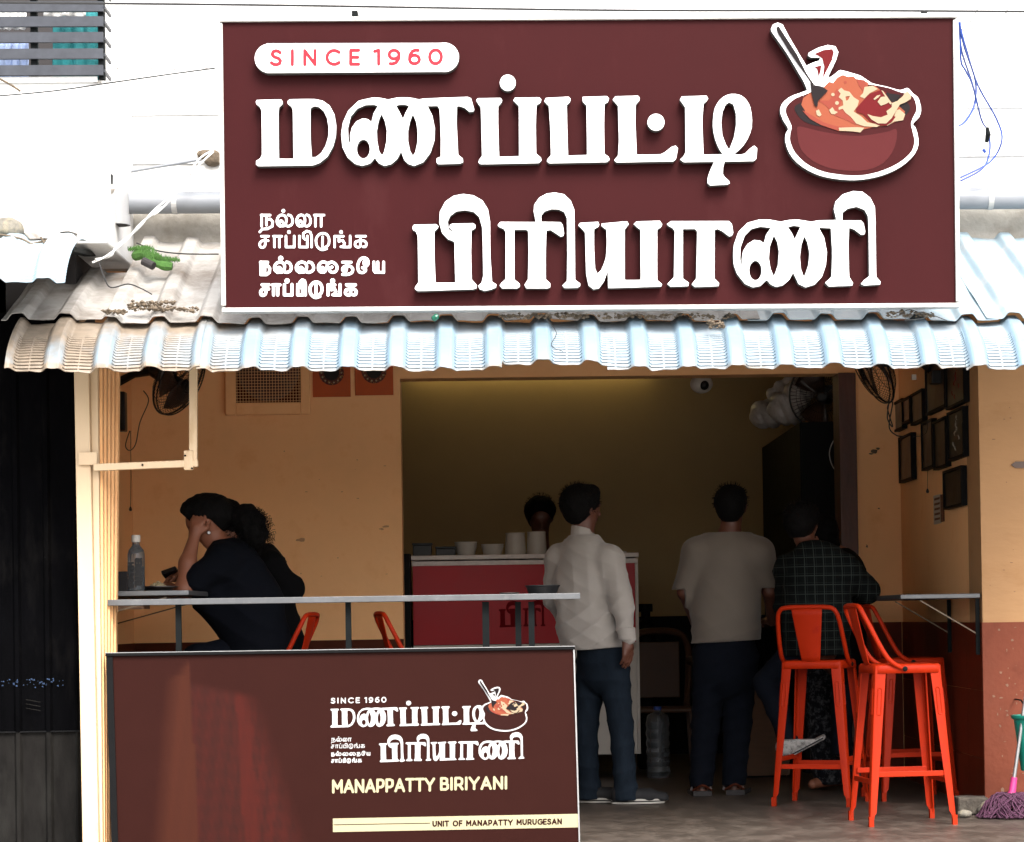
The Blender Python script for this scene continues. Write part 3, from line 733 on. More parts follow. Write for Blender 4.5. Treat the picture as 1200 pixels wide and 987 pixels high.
def sheet_mat():
    """painted blue-white sheet metal with brown dust that lies thick at the left end and in the upper rows"""
    m = pm('ribbed_sheet_paint', (.25, .375, .47), .45, .06, 6, .06, 60, spec=.4)
    nt = m.node_tree; N = nt.nodes.new; L = nt.links.new
    b = nt.nodes['Principled BSDF']
    pan = N('ShaderNodeAttribute'); pan.attribute_name = 'pan'
    w0 = N('ShaderNodeMix'); w0.data_type = 'RGBA'; w0.inputs['B'].default_value = (.25, .30, .335, 1)
    L(pan.outputs['Fac'], w0.inputs['Factor']); L(b.inputs['Base Color'].links[0].from_socket, w0.inputs['A']); L(w0.outputs['Result'], b.inputs['Base Color'])
    geo = N('ShaderNodeNewGeometry'); sx = N('ShaderNodeSeparateXYZ'); L(geo.outputs['Position'], sx.inputs[0])
    n = N('ShaderNodeTexNoise'); n.inputs['Scale'].default_value = 3.5; n.inputs['Detail'].default_value = 9; n.inputs['Roughness'].default_value = .72
    L(geo.outputs['Position'], n.inputs['Vector'])
    # dirt grows towards the sheltered left corner (x < -1) and on the flatter upper parts
    mr = N('ShaderNodeMapRange'); mr.inputs['From Min'].default_value = -0.9; mr.inputs['From Max'].default_value = -1.9
    L(sx.outputs['X'], mr.inputs['Value'])
    mz = N('ShaderNodeMapRange'); mz.inputs['From Min'].default_value = 2.10; mz.inputs['From Max'].default_value = 2.24
    mz.inputs['To Min'].default_value = 0; mz.inputs['To Max'].default_value = .30
    L(sx.outputs['Z'], mz.inputs['Value'])
    ad = N('ShaderNodeMath'); ad.operation = 'MULTIPLY_ADD'; ad.inputs[1].default_value = .37
    L(mr.outputs[0], ad.inputs[0]); L(mz.outputs[0], ad.inputs[2])
    a1 = N('ShaderNodeMath'); a1.operation = 'MULTIPLY'; L(pan.outputs['Fac'], a1.inputs[0]); L(mr.outputs[0], a1.inputs[1])
    a3 = N('ShaderNodeMath'); a3.operation = 'MULTIPLY_ADD'; a3.inputs[1].default_value = .26; L(a1.outputs[0], a3.inputs[0]); L(ad.outputs[0], a3.inputs[2])
    rim = N('ShaderNodeAttribute'); rim.attribute_name = 'rim'
    a4 = N('ShaderNodeMath'); a4.operation = 'MULTIPLY_ADD'; a4.inputs[1].default_value = .35; L(rim.outputs['Fac'], a4.inputs[0]); L(a3.outputs[0], a4.inputs[2])
    a2 = N('ShaderNodeMath'); a2.operation = 'ADD'; L(a4.outputs[0], a2.inputs[0]); L(n.outputs['Fac'], a2.inputs[1])
    r = N('ShaderNodeValToRGB'); r.color_ramp.elements[0].position = .62; r.color_ramp.elements[1].position = 1.02
    L(a2.outputs[0], r.inputs[0])
    mx = N('ShaderNodeMix'); mx.data_type = 'RGBA'
    src = b.inputs['Base Color'].links[0].from_socket
    L(r.outputs[0], mx.inputs['Factor']); L(src, mx.inputs['A'])
    n4 = N('ShaderNodeTexNoise'); n4.inputs['Scale'].default_value = 25; n4.inputs['Detail'].default_value = 6
    r4 = N('ShaderNodeValToRGB'); r4.color_ramp.elements[0].color = (.10, .08, .06, 1); r4.color_ramp.elements[1].color = (.30, .24, .18, 1)
    L(geo.outputs['Position'], n4.inputs['Vector']); L(n4.outputs['Fac'], r4.inputs[0]); L(r4.outputs[0], mx.inputs['B'])
    L(mx.outputs['Result'], b.inputs['Base Color'])
    return m
M['sheet'] = sheet_mat()
M['sheet_upper'] = pm('upper_sheet_paint', (.46, .44, .41), .65, .12, 4, .2, 30, stain=(.17, .135, .105), stains=2.6, samt=.6)
M['sheet_new'] = pm('pale_blue_sheet_paint', (.36, .48, .55), .4, .05, 5, .05, 40, stain=(.55, .57, .57), stains=4, samt=.45)

def plaid_mat():
    m = pm('dark_plaid_cotton', (.0045, .006, .006), .95, .1, 10, .3, 12, spec=.1)
    nt = m.node_tree; N = nt.nodes.new; L = nt.links.new
    b = nt.nodes['Principled BSDF']; tc = N('ShaderNodeTexCoord'); sp = N('ShaderNodeSeparateXYZ'); L(tc.outputs['Object'], sp.inputs[0])
    outs = []
    for ax, f in (('X', 21), ('Z', 21)):
        w = N('ShaderNodeMath'); w.operation = 'MULTIPLY'; w.inputs[1].default_value = f; L(sp.outputs[ax], w.inputs[0])
        fr = N('ShaderNodeMath'); fr.operation = 'FRACT'; L(w.outputs[0], fr.inputs[0])
        r = N('ShaderNodeValToRGB'); cr = r.color_ramp; cr.interpolation = 'CONSTANT'
        cr.elements[0].position = 0; cr.elements[0].color = (0, 0, 0, 1); cr.elements[1].position = .47; cr.elements[1].color = (1, 1, 1, 1)
        e = cr.elements.new(.56); e.color = (0, 0, 0, 1); e = cr.elements.new(.72); e.color = (.35, .35, .35, 1); e = cr.elements.new(.78); e.color = (0, 0, 0, 1)
        L(fr.outputs[0], r.inputs[0]); outs.append(r.outputs[0])
    a = N('ShaderNodeMath'); a.operation = 'ADD'; a.use_clamp = True; L(outs[0], a.inputs[0]); L(outs[1], a.inputs[1])
    mx = N('ShaderNodeMix'); mx.data_type = 'RGBA'; mx.inputs['B'].default_value = (.024, .029, .026, 1)
    L(a.outputs[0], mx.inputs['Factor']); L(b.inputs['Base Color'].links[0].from_socket, mx.inputs['A']); L(mx.outputs['Result'], b.inputs['Base Color'])
    return m
M['plaid'] = plaid_mat()
M['floral'] = pm('floral_cotton', (.008, .008, .011), .9, .1, spec=.1, stain=(.12, .12, .125), stains=34, samt=.45)

def panel_art_mat():
    """printed maroon panel: a faded temple-tower print in reds on the left part"""
    m = pm('printed_maroon', srgb(48, 22, 18), .55, .05, 6, .04, 120, spec=.04)
    nt = m.node_tree; N = nt.nodes.new; L = nt.links.new
    b = nt.nodes['Principled BSDF']; g = N('ShaderNodeTexCoord'); sp = N('ShaderNodeSeparateXYZ'); L(g.outputs['Object'], sp.inputs[0])
    mp = N('ShaderNodeMapping'); mp.inputs['Scale'].default_value = (9, 1, 2.2); L(g.outputs['Object'], mp.inputs[0])
    n = N('ShaderNodeTexNoise'); n.inputs['Scale'].default_value = 2.2; n.inputs['Detail'].default_value = 4; n.inputs['Roughness'].default_value = .5; L(mp.outputs[0], n.inputs[0])
    mp2 = N('ShaderNodeMapping'); mp2.inputs['Scale'].default_value = (14, 1, 12); L(g.outputs['Object'], mp2.inputs[0])
    n2 = N('ShaderNodeTexNoise'); n2.inputs['Scale'].default_value = 1.5; n2.inputs['Detail'].default_value = 5; L(mp2.outputs[0], n2.inputs[0])
    mul = N('ShaderNodeMath'); mul.operation = 'MULTIPLY_ADD'; mul.inputs[1].default_value = .5; L(n2.outputs['Fac'], mul.inputs[0]); L(n.outputs['Fac'], mul.inputs[2])
    r = N('ShaderNodeValToRGB'); r.color_ramp.elements[0].position = .52; r.color_ramp.elements[0].color = srgb(42, 24, 22)
    r.color_ramp.elements[1].position = .95; r.color_ramp.elements[1].color = srgb(74, 28, 20)
    e = r.color_ramp.elements.new(.74); e.color = srgb(58, 27, 21); L(mul.outputs[0], r.inputs[0])
    mx = N('ShaderNodeMix'); mx.data_type = 'RGBA'; pc_n = N('ShaderNodeAttribute'); pc_n.attribute_name = 'printcol'
    L(pc_n.outputs['Color'], mx.inputs['B']); L(b.inputs['Base Color'].links[0].from_socket, mx.inputs['A'])
    # soft mask: attribute painted per vertex on the print's own mesh
    at = N('ShaderNodeAttribute'); at.attribute_name = 'print'; L(at.outputs['Fac'], mx.inputs['Factor'])
    L(mx.outputs['Result'], b.inputs['Base Color'])
    return m
M['panel_art'] = panel_art_mat()

# ------------------------------------------------------------------ setting
def struct(name, mb, mat, **k):
    return tag(mb.build(name, mat, **k), kind='structure')
WX0, WX1, BAYY, PIERY = -2.2, 2.3, 15.0, 12.45
struct('street', MB().add([(-60, -40, -.32), (60, -40, -.32), (60, 10.45, -.32), (-60, 10.45, -.32)], [(0, 1, 2, 3)]), M['street'])
struct('ground', MB().add([(-60, 10.45, -.324), (60, 10.45, -.324), (60, 60, -.324), (-60, 60, -.324)], [(0, 1, 2, 3)]), M['street'])
struct('plinth', MB().box(-4.5, 6, 10.5, 19, -.30, -.004), M['dirty_wall'])
struct('shop_floor', MB().add([(-4.5, 10.5, 0), (6, 10.5, 0), (6, 18.2, 0), (-4.5, 18.2, 0)], [(0, 1, 2, 3)]), M['floor'])

shop = thing('shop_building', 'white plastered building with a beige painted open shop front below', 'building', (0, 12, 0))
WB = lambda n, m, *b, **k: MB().box(*b).build(n, m, shop, **k)
WB('upper_wall', M['white_wall'], -4.4, 5.5, 11.80, 12.0, 2.90, 6.2)
WB('stained_wall', M['dirty_wall'], -4.4, 5.5, 11.802, 12.0, 2.62, 2.896)
WB('wall_ledge', M['white_wall'], -2.0, 5.5, 11.79, 11.80, 3.085, 3.097)
WB('wall_ledge', M['white_wall'], -2.0, 5.5, 11.792, 11.80, 3.31, 3.318)
WB('left_wall', M['beige'], WX0 - .15, WX0, 11.30, BAYY, 0, 3)
WB('back_wall', M['beige'], WX0 - .15, -.635, BAYY, BAYY + .2, 0, 3)
WB('lintel', M['beige'], -.635, 2.02, BAYY, BAYY + .2, 2.385, 3)
WB('back_wall', M['beige'], 2.02, WX1, BAYY, BAYY + .2, 0, 3)
WB('right_wall', M['beige'], WX1 + .002, WX1 + .2, PIERY + .36, BAYY + .2, 0, 3)
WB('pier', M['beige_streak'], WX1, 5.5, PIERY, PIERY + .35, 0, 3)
WB('pier_dado', M['terracotta'], WX1 - .004, 5.5, PIERY - .006, PIERY, 0, .915)
WB('ceiling', M['ceiling'], -4.4, 5.5, 12.0, 18.2, 3.0, 3.1)
WB('left_dado', M['dado'], WX0, -.635, BAYY - .008, BAYY, 0, .86)
WB('left_dado', M['dado'], WX0, WX0 + .008, 11.3, BAYY - .01, 0, .86)
WB('door_jamb', M['jamb'], 1.94, 2.04, BAYY - .03, BAYY + .25, 0, 2.385)
WB('inner_back_wall', M['olive'], -1.6, 2.7, 18.0, 18.2, 0, 3)
WB('inner_dado', M['black'], -1.39, 2.6, 17.992, 18.0, 0, W(800, 722, 17.99).z)
WB('inner_side_wall', M['olive'], -1.6, -1.4, BAYY + .2, 18.0, 0, 3)
WB('inner_side_wall', M['olive'], 2.6, 2.7, BAYY + .2, 18.0, 0, 3)

for i in range(6):
    y0 = PIERY + .002 + i * .43; y1 = min(y0 + .427, BAYY)
    if y1 <= y0: break
    WB('dado_tile', M['dado_tile'], WX1 - .006, WX1, y0, y1, 0, .245)
    WB('dado_tile', M['dado_tile'], WX1 - .006, WX1, y0, y1, .248, .58)
    WB('dado_tile', M['dado_tile'], WX1 - .006, WX1, y0, y1, .583, .915)
WB('dado_tile', M['dado_tile'], 2.045, WX1 - .01, BAYY - .006, BAYY, 0, .915)

# balcony of the floor above, upper left
_bz0, _bz1 = W(60, 286, 11.0).z, W(60, 94, 11.0).z
_bx = W(124, 200, 11.0).x
bal = thing('balcony', 'white rendered balcony with dark slatted railing at the upper left', 'balcony', (_bx - .5, 11.2, _bz0))
MB().box(-4.2, _bx, 11.0, 11.797, _bz0, _bz1).build('slab', M['white_wall'], bal, bevel=.008)
MB().box(-4.2, _bx - .03, 10.985, 11.0, _bz1 - .012, _bz1 + .012).build('ledge', M['white_wall'], bal)
for i, yy in enumerate((7.5, 25, 43.5, 62.7, 82, -11, -30)):
    a, b = W(-60, yy, 10.98), W(121, yy + .5, 10.98)
    MB().bar((-3.9, 10.98, a.z), (b.x, 10.98, b.z), .02, .043).build('slat', M['slat'], bal)
    c = W(129.5, yy + 22, 11.4)
    MB().bar((b.x + .002, 10.99, b.z), (c.x, 11.4, c.z + .04), .010, .012).build('side_slat', M['slat'], bal)
for px in (-30, 40, 119):
    p = W(px, 50, 11.0)
    MB().box(p.x - .014, p.x + .014, 10.992, 11.02, _bz1, _bz1 + .6).build('post', M['dark_steel'], bal)
MB().box(-4.2, W(118, 50, 11.66).x, 11.66, 11.70, _bz1, 5).build('back_panel', M['fabric_dark'], bal)  # dark sheet stands in for the shaded interior behind the railing
for px0, px1, y0, y1, mt, nm, YY in ((62, 118, 10, 96, 'fabric_teal', 'teal', 11.35), (0, 33, 46, 96, 'fabric_blue', 'pale blue', 11.3), (0, 30, 4, 34, 'white_wall', 'white', 11.35), (52, 100, 6, 20, 'pvc_white', 'cream', 11.25)):
    p, q = W(px0, y0, YY), W(px1, y1, YY)
    vs, fs = [], []
    for i in range(13):
        for j in range(7):
            x = p.x + (q.x - p.x) * i / 12
            vs.append((x, YY + .02 * sin(i * 1.9) + .008 * sin(j + i), max(_bz1 + .01, p.z + (q.z - p.z) * j / 6)))
    fs = [(i * 7 + j, i * 7 + j + 1, i * 7 + j + 8, i * 7 + j + 7) for i in range(12) for j in range(6)]
    o = raw('cloth', vs, fs, M[mt], smooth=True)
    sm = o.modifiers.new('thick', 'SOLIDIFY'); sm.thickness = .006
    tag(o, nm + ' cloth hanging behind the dark slats of the balcony railing', 'cloth')

# ------------------------------------------------------------------ corrugated canopy
PER, PH = .1975, -1.045
def prof(x):
    """height of the trapezoid rib at x, and how much of a crimp there is"""
    u = ((x - PH) / PER + .5) % 1 - .5
    a = abs(u) * PER
    h = .028 * (.5 - .5 * cos(pi * min(1, max(0, (.050 - a) / .032))))
    s = abs(abs(u) - .5) * PER
    cr = 0 if a < .034 else (0.15 if s < .0035 else 1)
    return h, cr
_us = [0, .010, .018, .024, .029, .0335, .035, .040, .045, .050, .07, .0945, .0975, .09875]
def sheet_xs(xa, xb):
    xs = {round(xa, 5), round(xb, 5)}
    k0, k1 = int((xa - PH) / PER) - 2, int((xb - PH) / PER) + 2
    for k in range(k0, k1 + 1):
        for u in _us:
            for s in (-1, 1):
                x = PH + k * PER + s * u
                if xa < x < xb: xs.add(round(x, 5))
    return sorted(xs)
def sheet(name, xa, xb, path, mat, parent, crimp=0.0, rag=0.0, dz=0.0, zlean=0.0, seed=0, label=None, lift=0.0):
    """path: (Y, z) from top edge to bottom edge"""
    xs = sheet_xs(xa, xb)
    P = [Vector((0, a, b)) for a, b in path]
    L_ = [0]
    for i in range(1, len(P)): L_.append(L_[-1] + (P[i] - P[i - 1]).length)
    n = int(L_[-1] / (.012 if crimp else .06)) + 2
    S_ = [L_[-1] * j / (n - 1) for j in range(n)]
    if crimp:
        zone = L_[-1] - .225
        S_ = [s for s in S_ if s < zone - .006]
        k = 0
        while zone + k * .0172 < L_[-1] - .012:
            S_ += [zone + k * .0172 + d for d in (0, .0022, .0080, .0104)]
            k += 1
        S_ += [L_[-1] - .004, L_[-1]]
        n = len(S_)
    r = random.Random(seed)
    ph = [r.uniform(0, 6.28) for _ in range(6)]
    vs = []; pan_ = []; rim_ = []
    for j in range(n):
        s = S_[j]
        i = max(0, min(len(P) - 2, sum(1 for q in L_ if q <= s) - 1))
        t = (s - L_[i]) / (L_[i + 1] - L_[i])
        p = P[i].lerp(P[i + 1], t); d = (P[i + 1] - P[i]).normalized()
        nn = Vector((0, -d.z, d.y)); nn = -nn if nn.z < 0 else nn
        if nn.z < .05 and nn.y > 0: nn = -nn
        fromend = L_[-1] - s
        for x in xs:
            h, cr = prof(x)
            wob = .004 * sin(x * 5.1 + ph[0]) * (s / L_[-1]) + .0028 * sin(x * 13 + ph[1] + s * 6) + .0015 * sin(x * 47 + ph[5] - s * 17)
            c = 0
            if crimp and s >= zone - 1e-6 and fromend > .006:
                w = ((s - zone + 1e-7) % .0172)
                if .001 < w < .0092: c = -crimp * cr * min(1, .35 + (s - zone) / .06)
            q = p + nn * (h + c + wob)
            z = q.z + dz + zlean * (x + .2)
            if rag and j == n - 1: z += rag * (sin(x * 37 + ph[2]) * .5 + sin(x * 91 + ph[3]) * .4)
            vs.append((x, q.y + (.004 * sin(x * 3.3 + ph[4]) if crimp else 0), z))
            pan_.append(min(1, max(0, (abs(((x - PH) / PER + .5) % 1 - .5) * PER - .03) / .02))); rim_.append(max(0, 1 - fromend / .03) if crimp else 0)
    m = len(xs)
    fs = [(j * m + i, j * m + i + 1, (j + 1) * m + i + 1, (j + 1) * m + i) for j in range(n - 1) for i in range(m - 1)]
    o = raw(name, vs, fs, mat, parent)
    for an, dat in (('pan', pan_), ('rim', rim_)):
        at = o.data.attributes.new(an, 'FLOAT', 'POINT'); at.data.foreach_set('value', dat)
    sm = o.modifiers.new('thick', 'SOLIDIFY'); sm.thickness = .003; sm.offset = -1
    if label: o['label'] = label
    return o
def bez(p0, p1, p2, n=14):
    return [((1 - t) ** 2 * p0[0] + 2 * t * (1 - t) * p1[0] + t * t * p2[0], (1 - t) ** 2 * p0[1] + 2 * t * (1 - t) * p1[1] + t * t * p2[1]) for t in [i / n for i in range(n + 1)]]
_zl, _zr = W(60, 437, 10.38), W(1150, 431, 10.38)
LEAN = (_zr.z - _zl.z) / (_zr.x - _zl.x)
ZB = _zl.z - LEAN * (_zl.x + .2)                       # bottom of the pans at x = -0.2
TOPZ = W(600, 380, 10.68).z
canopy = thing('canopy', 'corrugated blue-white sheet metal canopy over the shop front, dusty at its left end', 'canopy', (0, 10.7, TOPZ))
EP = bez((10.72, TOPZ + .012), (10.45, TOPZ - .075), (10.38, ZB))
def eave(xa, xb, dz=0, seed=0, dy=0, lab=None, cut=0):
    path = [(y + dy, z + dz) for y, z in EP]
    if cut: path = path[:-cut]
    sheet('eave_sheet', xa, xb, path, M['sheet'], canopy, crimp=.014, rag=.004, zlean=LEAN, seed=seed, label=lab)
X_ = lambda px, Y=10.42: (px - 600) * Y / 3000
eave(X_(17), X_(242), .004, 1, 0, 'dusty curved eave sheet at the left end')
eave(X_(238), X_(592), 0, 2, -.006)
eave(X_(586), X_(720), 0, 3, 0, None, 1)
eave(X_(716), X_(1148), .0, 4, -.003)
eave(X_(1138), X_(1400), -.012, 5, -.012)
# turned-up laps where two eave sheets meet
for px, k in ((241, 1), (591, 1), (1142, 1)):
    x = X_(px); pts = []
    for y, z in EP[1:]:
        pts.append((x, y - .008, z + .034 * 0 + LEAN * (x + .2) + .012))
    MB().tube(pts, .004, 5).build('lap_strip', M['sheet'], canopy)
UP = [(11.80, W(600, 283, 11.8).z), (10.61, W(600, 378, 10.61).z + .004)]
def upper(xa, xb, seed, dz=0, path=None, lab=None, mat='sheet_upper'):
    sheet('roof_sheet', xa, xb, path or UP, M[mat], canopy, zlean=LEAN, seed=seed, dz=dz, label=lab)
upper(-2.10, -1.52, 11, -.012, [(11.5, W(100, 320, 11.5).z), (10.68, W(100, 374, 10.68).z)], 'greyish sheet under the neighbouring canopy', 'sheet_upper')
upper(-1.66, -.20, 12)
upper(-.23, 1.05, 13, .004)
upper(1.0, 2.05, 14, .0, None, None, 'sheet_new')
upper(2.0, 3.2, 15, .006, None, None, 'sheet_new')
# steel purlins and brackets under the sheets
for y, z in ((10.52, ZB + .13), (11.1, TOPZ + .06)):
    MB().bar((-2.0, y, z - .05 + LEAN * -2), (3.2, y, z - .05 + LEAN * 3.2), .03, .03).build('purlin', M['cream'], canopy)
for x in (-1.9, -.7, .5, 1.7, 2.9):
    MB().bar((x, 10.52, ZB + .06 + LEAN * x), (x, 11.8, TOPZ + .22 + LEAN * x), .025, .025).build('rafter', M['cream'], canopy)

# neighbour's canopy at the far left
nb = thing('neighbour_canopy', 'short pale blue corrugated canopy sheet at the far left edge, over the black shutter', 'canopy', (-2.4, 10.2, 2.4))
_n1, _n0 = W(40, 331, 10.2).z, W(40, 283, 10.75).z
sheet('eave_sheet', -4.2, X_(84, 10.2), bez((10.75, _n0 + .0), (10.35, _n0 - .03), (10.2, _n1)), M['sheet_new'], nb, crimp=.003, rag=.003, seed=21)
sheet('roof_sheet', -4.2, X_(100, 11.0), [(11.6, _n0 + .12), (10.72, _n0 + .004)], M['sheet_upper'], nb, seed=22)
MB().bar((X_(88, 10.6), 10.6, _n0 - .055), (X_(116, 11.4), 11.35, _n0 + .03), .05, .02).build('end_bracket', M['dark_steel'], nb)

# ------------------------------------------------------------------ main sign
SY = 10.5
def SW(px, py): return W(px, py, SY)
c00, c10, c01, c11 = SW(258, 24), SW(1121, 19.5), SW(262, 366), SW(1122.5, 360.5)
sign = thing('shop_sign', 'big maroon sign board with raised white Tamil letters above the canopy', 'sign', ((c00.x + c11.x) / 2, SY, c11.z))
def quadbox(name, a, b, c, d, y0, y1, mat, parent):
    """a b top left/right, c d bottom left/right"""
    vs = [(p.x, y, p.z) for y in (y0, y1) for p in (a, b, d, c)]
    return MB().add(vs, [(0, 3, 2, 1), (4, 5, 6, 7), (0, 1, 5, 4), (1, 2, 6, 5), (2, 3, 7, 6), (3, 0, 4, 7)]).build(name, mat, parent)
quadbox('board', SW(260, 26), SW(1119, 21.5), SW(264, 364), SW(1120.5, 358.5), SY, SY + .05, M['maroon'], sign)
for nm, p, q in (('frame', SW(257, 24), SW(1122, 19)), ('frame', SW(260.5, 363.8), SW(1124, 358))):
    MB().bar((p.x, SY + .02, p.z), (q.x, SY + .02, q.z), .075, .017).build(nm, M['frame_white'], sign, bevel=.002)
for p, q in ((SW(258.5, 25), SW(262.5, 362)), (SW(1118.6, 21), SW(1122.3, 357))):
    MB().bar((p.x, SY + .02, p.z - .012), (q.x, SY + .02, q.z + .012), .017, .073, up=(0, 1, 0)).build('frame', M['frame_white'], sign, bevel=.002)
for px in (415, 1085):
    p = SW(px, 14)
    MB().bar((p.x, SY + .03, p.z), (p.x, 11.8, p.z + .02), .024, .024).build('stay', M['dark_steel'], sign)
    q = SW(px, 340)
    MB().bar((q.x, SY + .05, q.z), (q.x, 11.8, q.z + .28), .024, .024).build('stay', M['dark_steel'], sign)
LETTER_T = .046
def sgn(dy): return lambda px, py: (lambda v: Vector((v.x, SY - dy, v.z)))(SW(px, py))
BIGC = [contours(o, 3.0, 3) for o in BIG]
for lp in BIGC:
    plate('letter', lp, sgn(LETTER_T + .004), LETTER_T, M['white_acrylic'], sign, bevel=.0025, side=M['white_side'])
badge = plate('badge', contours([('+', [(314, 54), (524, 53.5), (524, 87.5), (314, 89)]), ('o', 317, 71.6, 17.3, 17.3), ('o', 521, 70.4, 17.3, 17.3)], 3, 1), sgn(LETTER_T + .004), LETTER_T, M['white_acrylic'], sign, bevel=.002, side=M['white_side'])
for a, b, c, d in (('SINCE', 317.5, 423.5, 0), ('1960', 438, 520.5, 0)):
    ops = latin_ops(a, b, c, 61.0 - (b - 317) * .006, 61.0 - (c - 317) * .006, 20, 1.9, gap=.72 if a == 'SINCE' else .55)
    i_ = 0
    for ch in a:
        n_ = len(LG[ch][1])
        plate('character', contours(ops[i_:i_ + n_], 4, 1), sgn(LETTER_T + .0065), .0022, M['red_ink'], badge)
        i_ += n_

SLC = [contours(slogan_ops(r), 5.0, 1) for r in SLOG]
for lp in SLC:
    plate('slogan_line', lp, sgn(.004), .004, M['white_acrylic'], sign)
POTL = [('backing', 'white_acrylic', 0, LETTER_T), ('pot_body', 'pot_ink', 1, .0015), ('pot_light', 'pot_light_ink', 2, .001), ('pot_mouth', 'charcoal_ink', 2, .001), ('rice_mass', 'orange_ink', 3, .001),
        ('rice_shade', 'salmon_ink', 4, .001), ('rice_grains', 'rice_ink', 5, .001), ('drumstick', 'drum_ink', 6, .001), ('mouth_gap', 'charcoal_ink', 7, .001), ('drumstick_light', 'rice_ink', 8, .001), ('spoon', 'charcoal_ink', 8, .001), ('flame', 'drum_ink', 3, .001)]
POTC = {k: contours(v, 3.5, 1 if k not in ('backing',) else 3) for k, v in POT.items()}
_bk = None
for nm, mt, lv, th in POTL:
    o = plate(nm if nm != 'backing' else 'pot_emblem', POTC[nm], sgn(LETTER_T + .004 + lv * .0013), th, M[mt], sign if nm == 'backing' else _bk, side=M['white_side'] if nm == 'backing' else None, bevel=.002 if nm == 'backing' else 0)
    if nm == 'backing': _bk = o

# ------------------------------------------------------------------ front counter panel with the small logo
PY = 11.0
def PW(px, py): return W(px, py, PY)
def pn(dy): return lambda px, py: (lambda v: Vector((v.x, PY - dy, v.z)))(PW(px, py))
pa, pb = PW(125, 769), PW(672.5, 761)
pc_, pd = PW(134, 1075), PW(681.5, 1072)
panel = thing('front_counter', 'low counter front with printed maroon panel, small logo and cream stripe', 'counter', ((pa.x + pb.x) / 2, PY, pc_.z))
nx, nz = 150, 84
vs, fs, att, pcol = [], [], [], []
for j in range(nz + 1):
    for i in range(nx + 1):
        u, v = i / nx, j / nz
        p = pa.lerp(pb, u).lerp(pc_.lerp(pd, u), v)
        vs.append((p.x, PY, p.z))
        px = 130 + 545 * u; py = 765 + 310 * v
        xl = 196 - (py - 790) * .11 if py > 790 else 205
        xr = 300 + (py - 790) * .30
        top = 778 if px < 225 else 795 + (px - 225) * .22
        if 225 > px: top = 790 - max(0, px - 200) * .8
        a = min(1, max(0, (px - xl) / 20)) * min(1, max(0, (min(xr, 368) - px) / 26)) * min(1, max(0, (py - top) / 9))
        att.append(a * .52)
        nz_ = sin(px * .9 + sin(py * .13) * 2) * .25 + sin(px * .37 + py * .05) * .3 + .16 * sin(py * .31 + sin(px * .2)) * (1 if px > 226 else .25) + RNG.uniform(-.12, .12)
        e1 = 226 + (py - 800) * .03
        if px < e1: k_, c_ = .75 + .12 * nz_, (72, 37, 24)
        elif px < e1 + 52: k_, c_ = .30 + .30 * nz_, (78, 28, 22)
        elif px < e1 + 68: k_, c_ = .65 + .2 * nz_, (80, 28, 22)
        else: k_, c_ = .38 + .42 * nz_, (82, 28, 22)
        k_ = min(1, max(0, k_)); A_, B_ = srgb(40, 24, 22), srgb(*c_)
        pcol.append(tuple(A_[q] * (1 - k_) + B_[q] * k_ for q in range(3)) + (1,))
fs = [(j * (nx + 1) + i, (j + 1) * (nx + 1) + i, (j + 1) * (nx + 1) + i + 1, j * (nx + 1) + i + 1) for j in range(nz) for i in range(nx)]
o = raw('printed_panel', vs, fs, M['panel_art'], panel)
at_ = o.data.attributes.new('print', 'FLOAT', 'POINT'); at_.data.foreach_set('value', att)
ac_ = o.data.attributes.new('printcol', 'FLOAT_COLOR', 'POINT'); ac_.data.foreach_set('color', [c for q in pcol for c in q])
quadbox('board', pa, pb, pc_, pd, PY + .003, PY + .035, M['black'], panel)
MB().bar((pa.x - .004, PY + .01, pa.z + .006), (pb.x + .004, PY + .01, pb.z + .006), .05, .014).build('top_trim', M['black'], panel, bevel=.002)
MB().bar((pa.x - .004, PY - .008, pa.z + .0125), (pb.x + .004, PY - .008, pb.z + .0125), .012, .005).build('top_edge', M['alum'], panel)
MB().bar((pa.x + .012, PY - .004, pa.z), (pc_.x + .012, PY - .004, pc_.z), .028, .008, up=(0, 1, 0)).build('side_trim', M['black'], panel)
MB().bar((pb.x, PY - .003, pb.z), (pd.x, PY - .003, pd.z), .006, .008, up=(0, 1, 0)).build('side_edge', M['alum'], panel)
MB().box(pa.x, pb.x, PY + .036, PY + .46, pb.z - .06, pb.z - .035).build('inner_shelf', M['black'], panel)
def LM(p, q=None):
    """sign pixels -> panel pixels (logo)"""
    x, y = p
    xx = 387.5 + (x - 302) * .3118
    return (xx, 830.8 + (y - 120) * .2835 - (xx - 387.5) * .0128)
def relabel(loops, f): return [[f(p) for p in lp] for lp in loops]
for lp in BIGC: plate('letter', relabel(lp, LM), pn(.0025), .0015, M['white_ink'], panel)
for lp, dyy in zip(SLC, (-3, -2.2, -1.6, -1.2)): plate('slogan_line', relabel(lp, lambda p: (LM(p)[0], LM(p)[1] + dyy)), pn(.0025), .0015, M['white_ink'], panel)
def PM2(p): return (560.3 + (p[0] - 902) * .335, 796.5 + (p[1] - 30) * .334 - (p[0] - 902) * .335 * .0128)
_bk = None
for nm, mt, lv, th in POTL:
    mt = {'white_acrylic': 'white_ink', 'pot_ink': 'maroon2', 'pot_light_ink': 'pot_ink', 'drum_ink': 'charcoal_ink'}.get(mt, mt)
    if nm in ('pot_light',): mt = 'maroon2'
    o = plate(nm if nm != 'backing' else 'pot_emblem', relabel(POTC[nm], PM2), pn(.0035 + lv * .0006), .0015 if not lv else .0005, M[mt], panel if nm == 'backing' else _bk)
    if nm == 'backing': _bk = o
plate('small_text', contours(latin_ops('SINCE', 387.5, 422.0, 817.9, 817.2, 6.9, .72, .5), 9, 1), pn(.0025), .0015, M['white_ink'], panel)
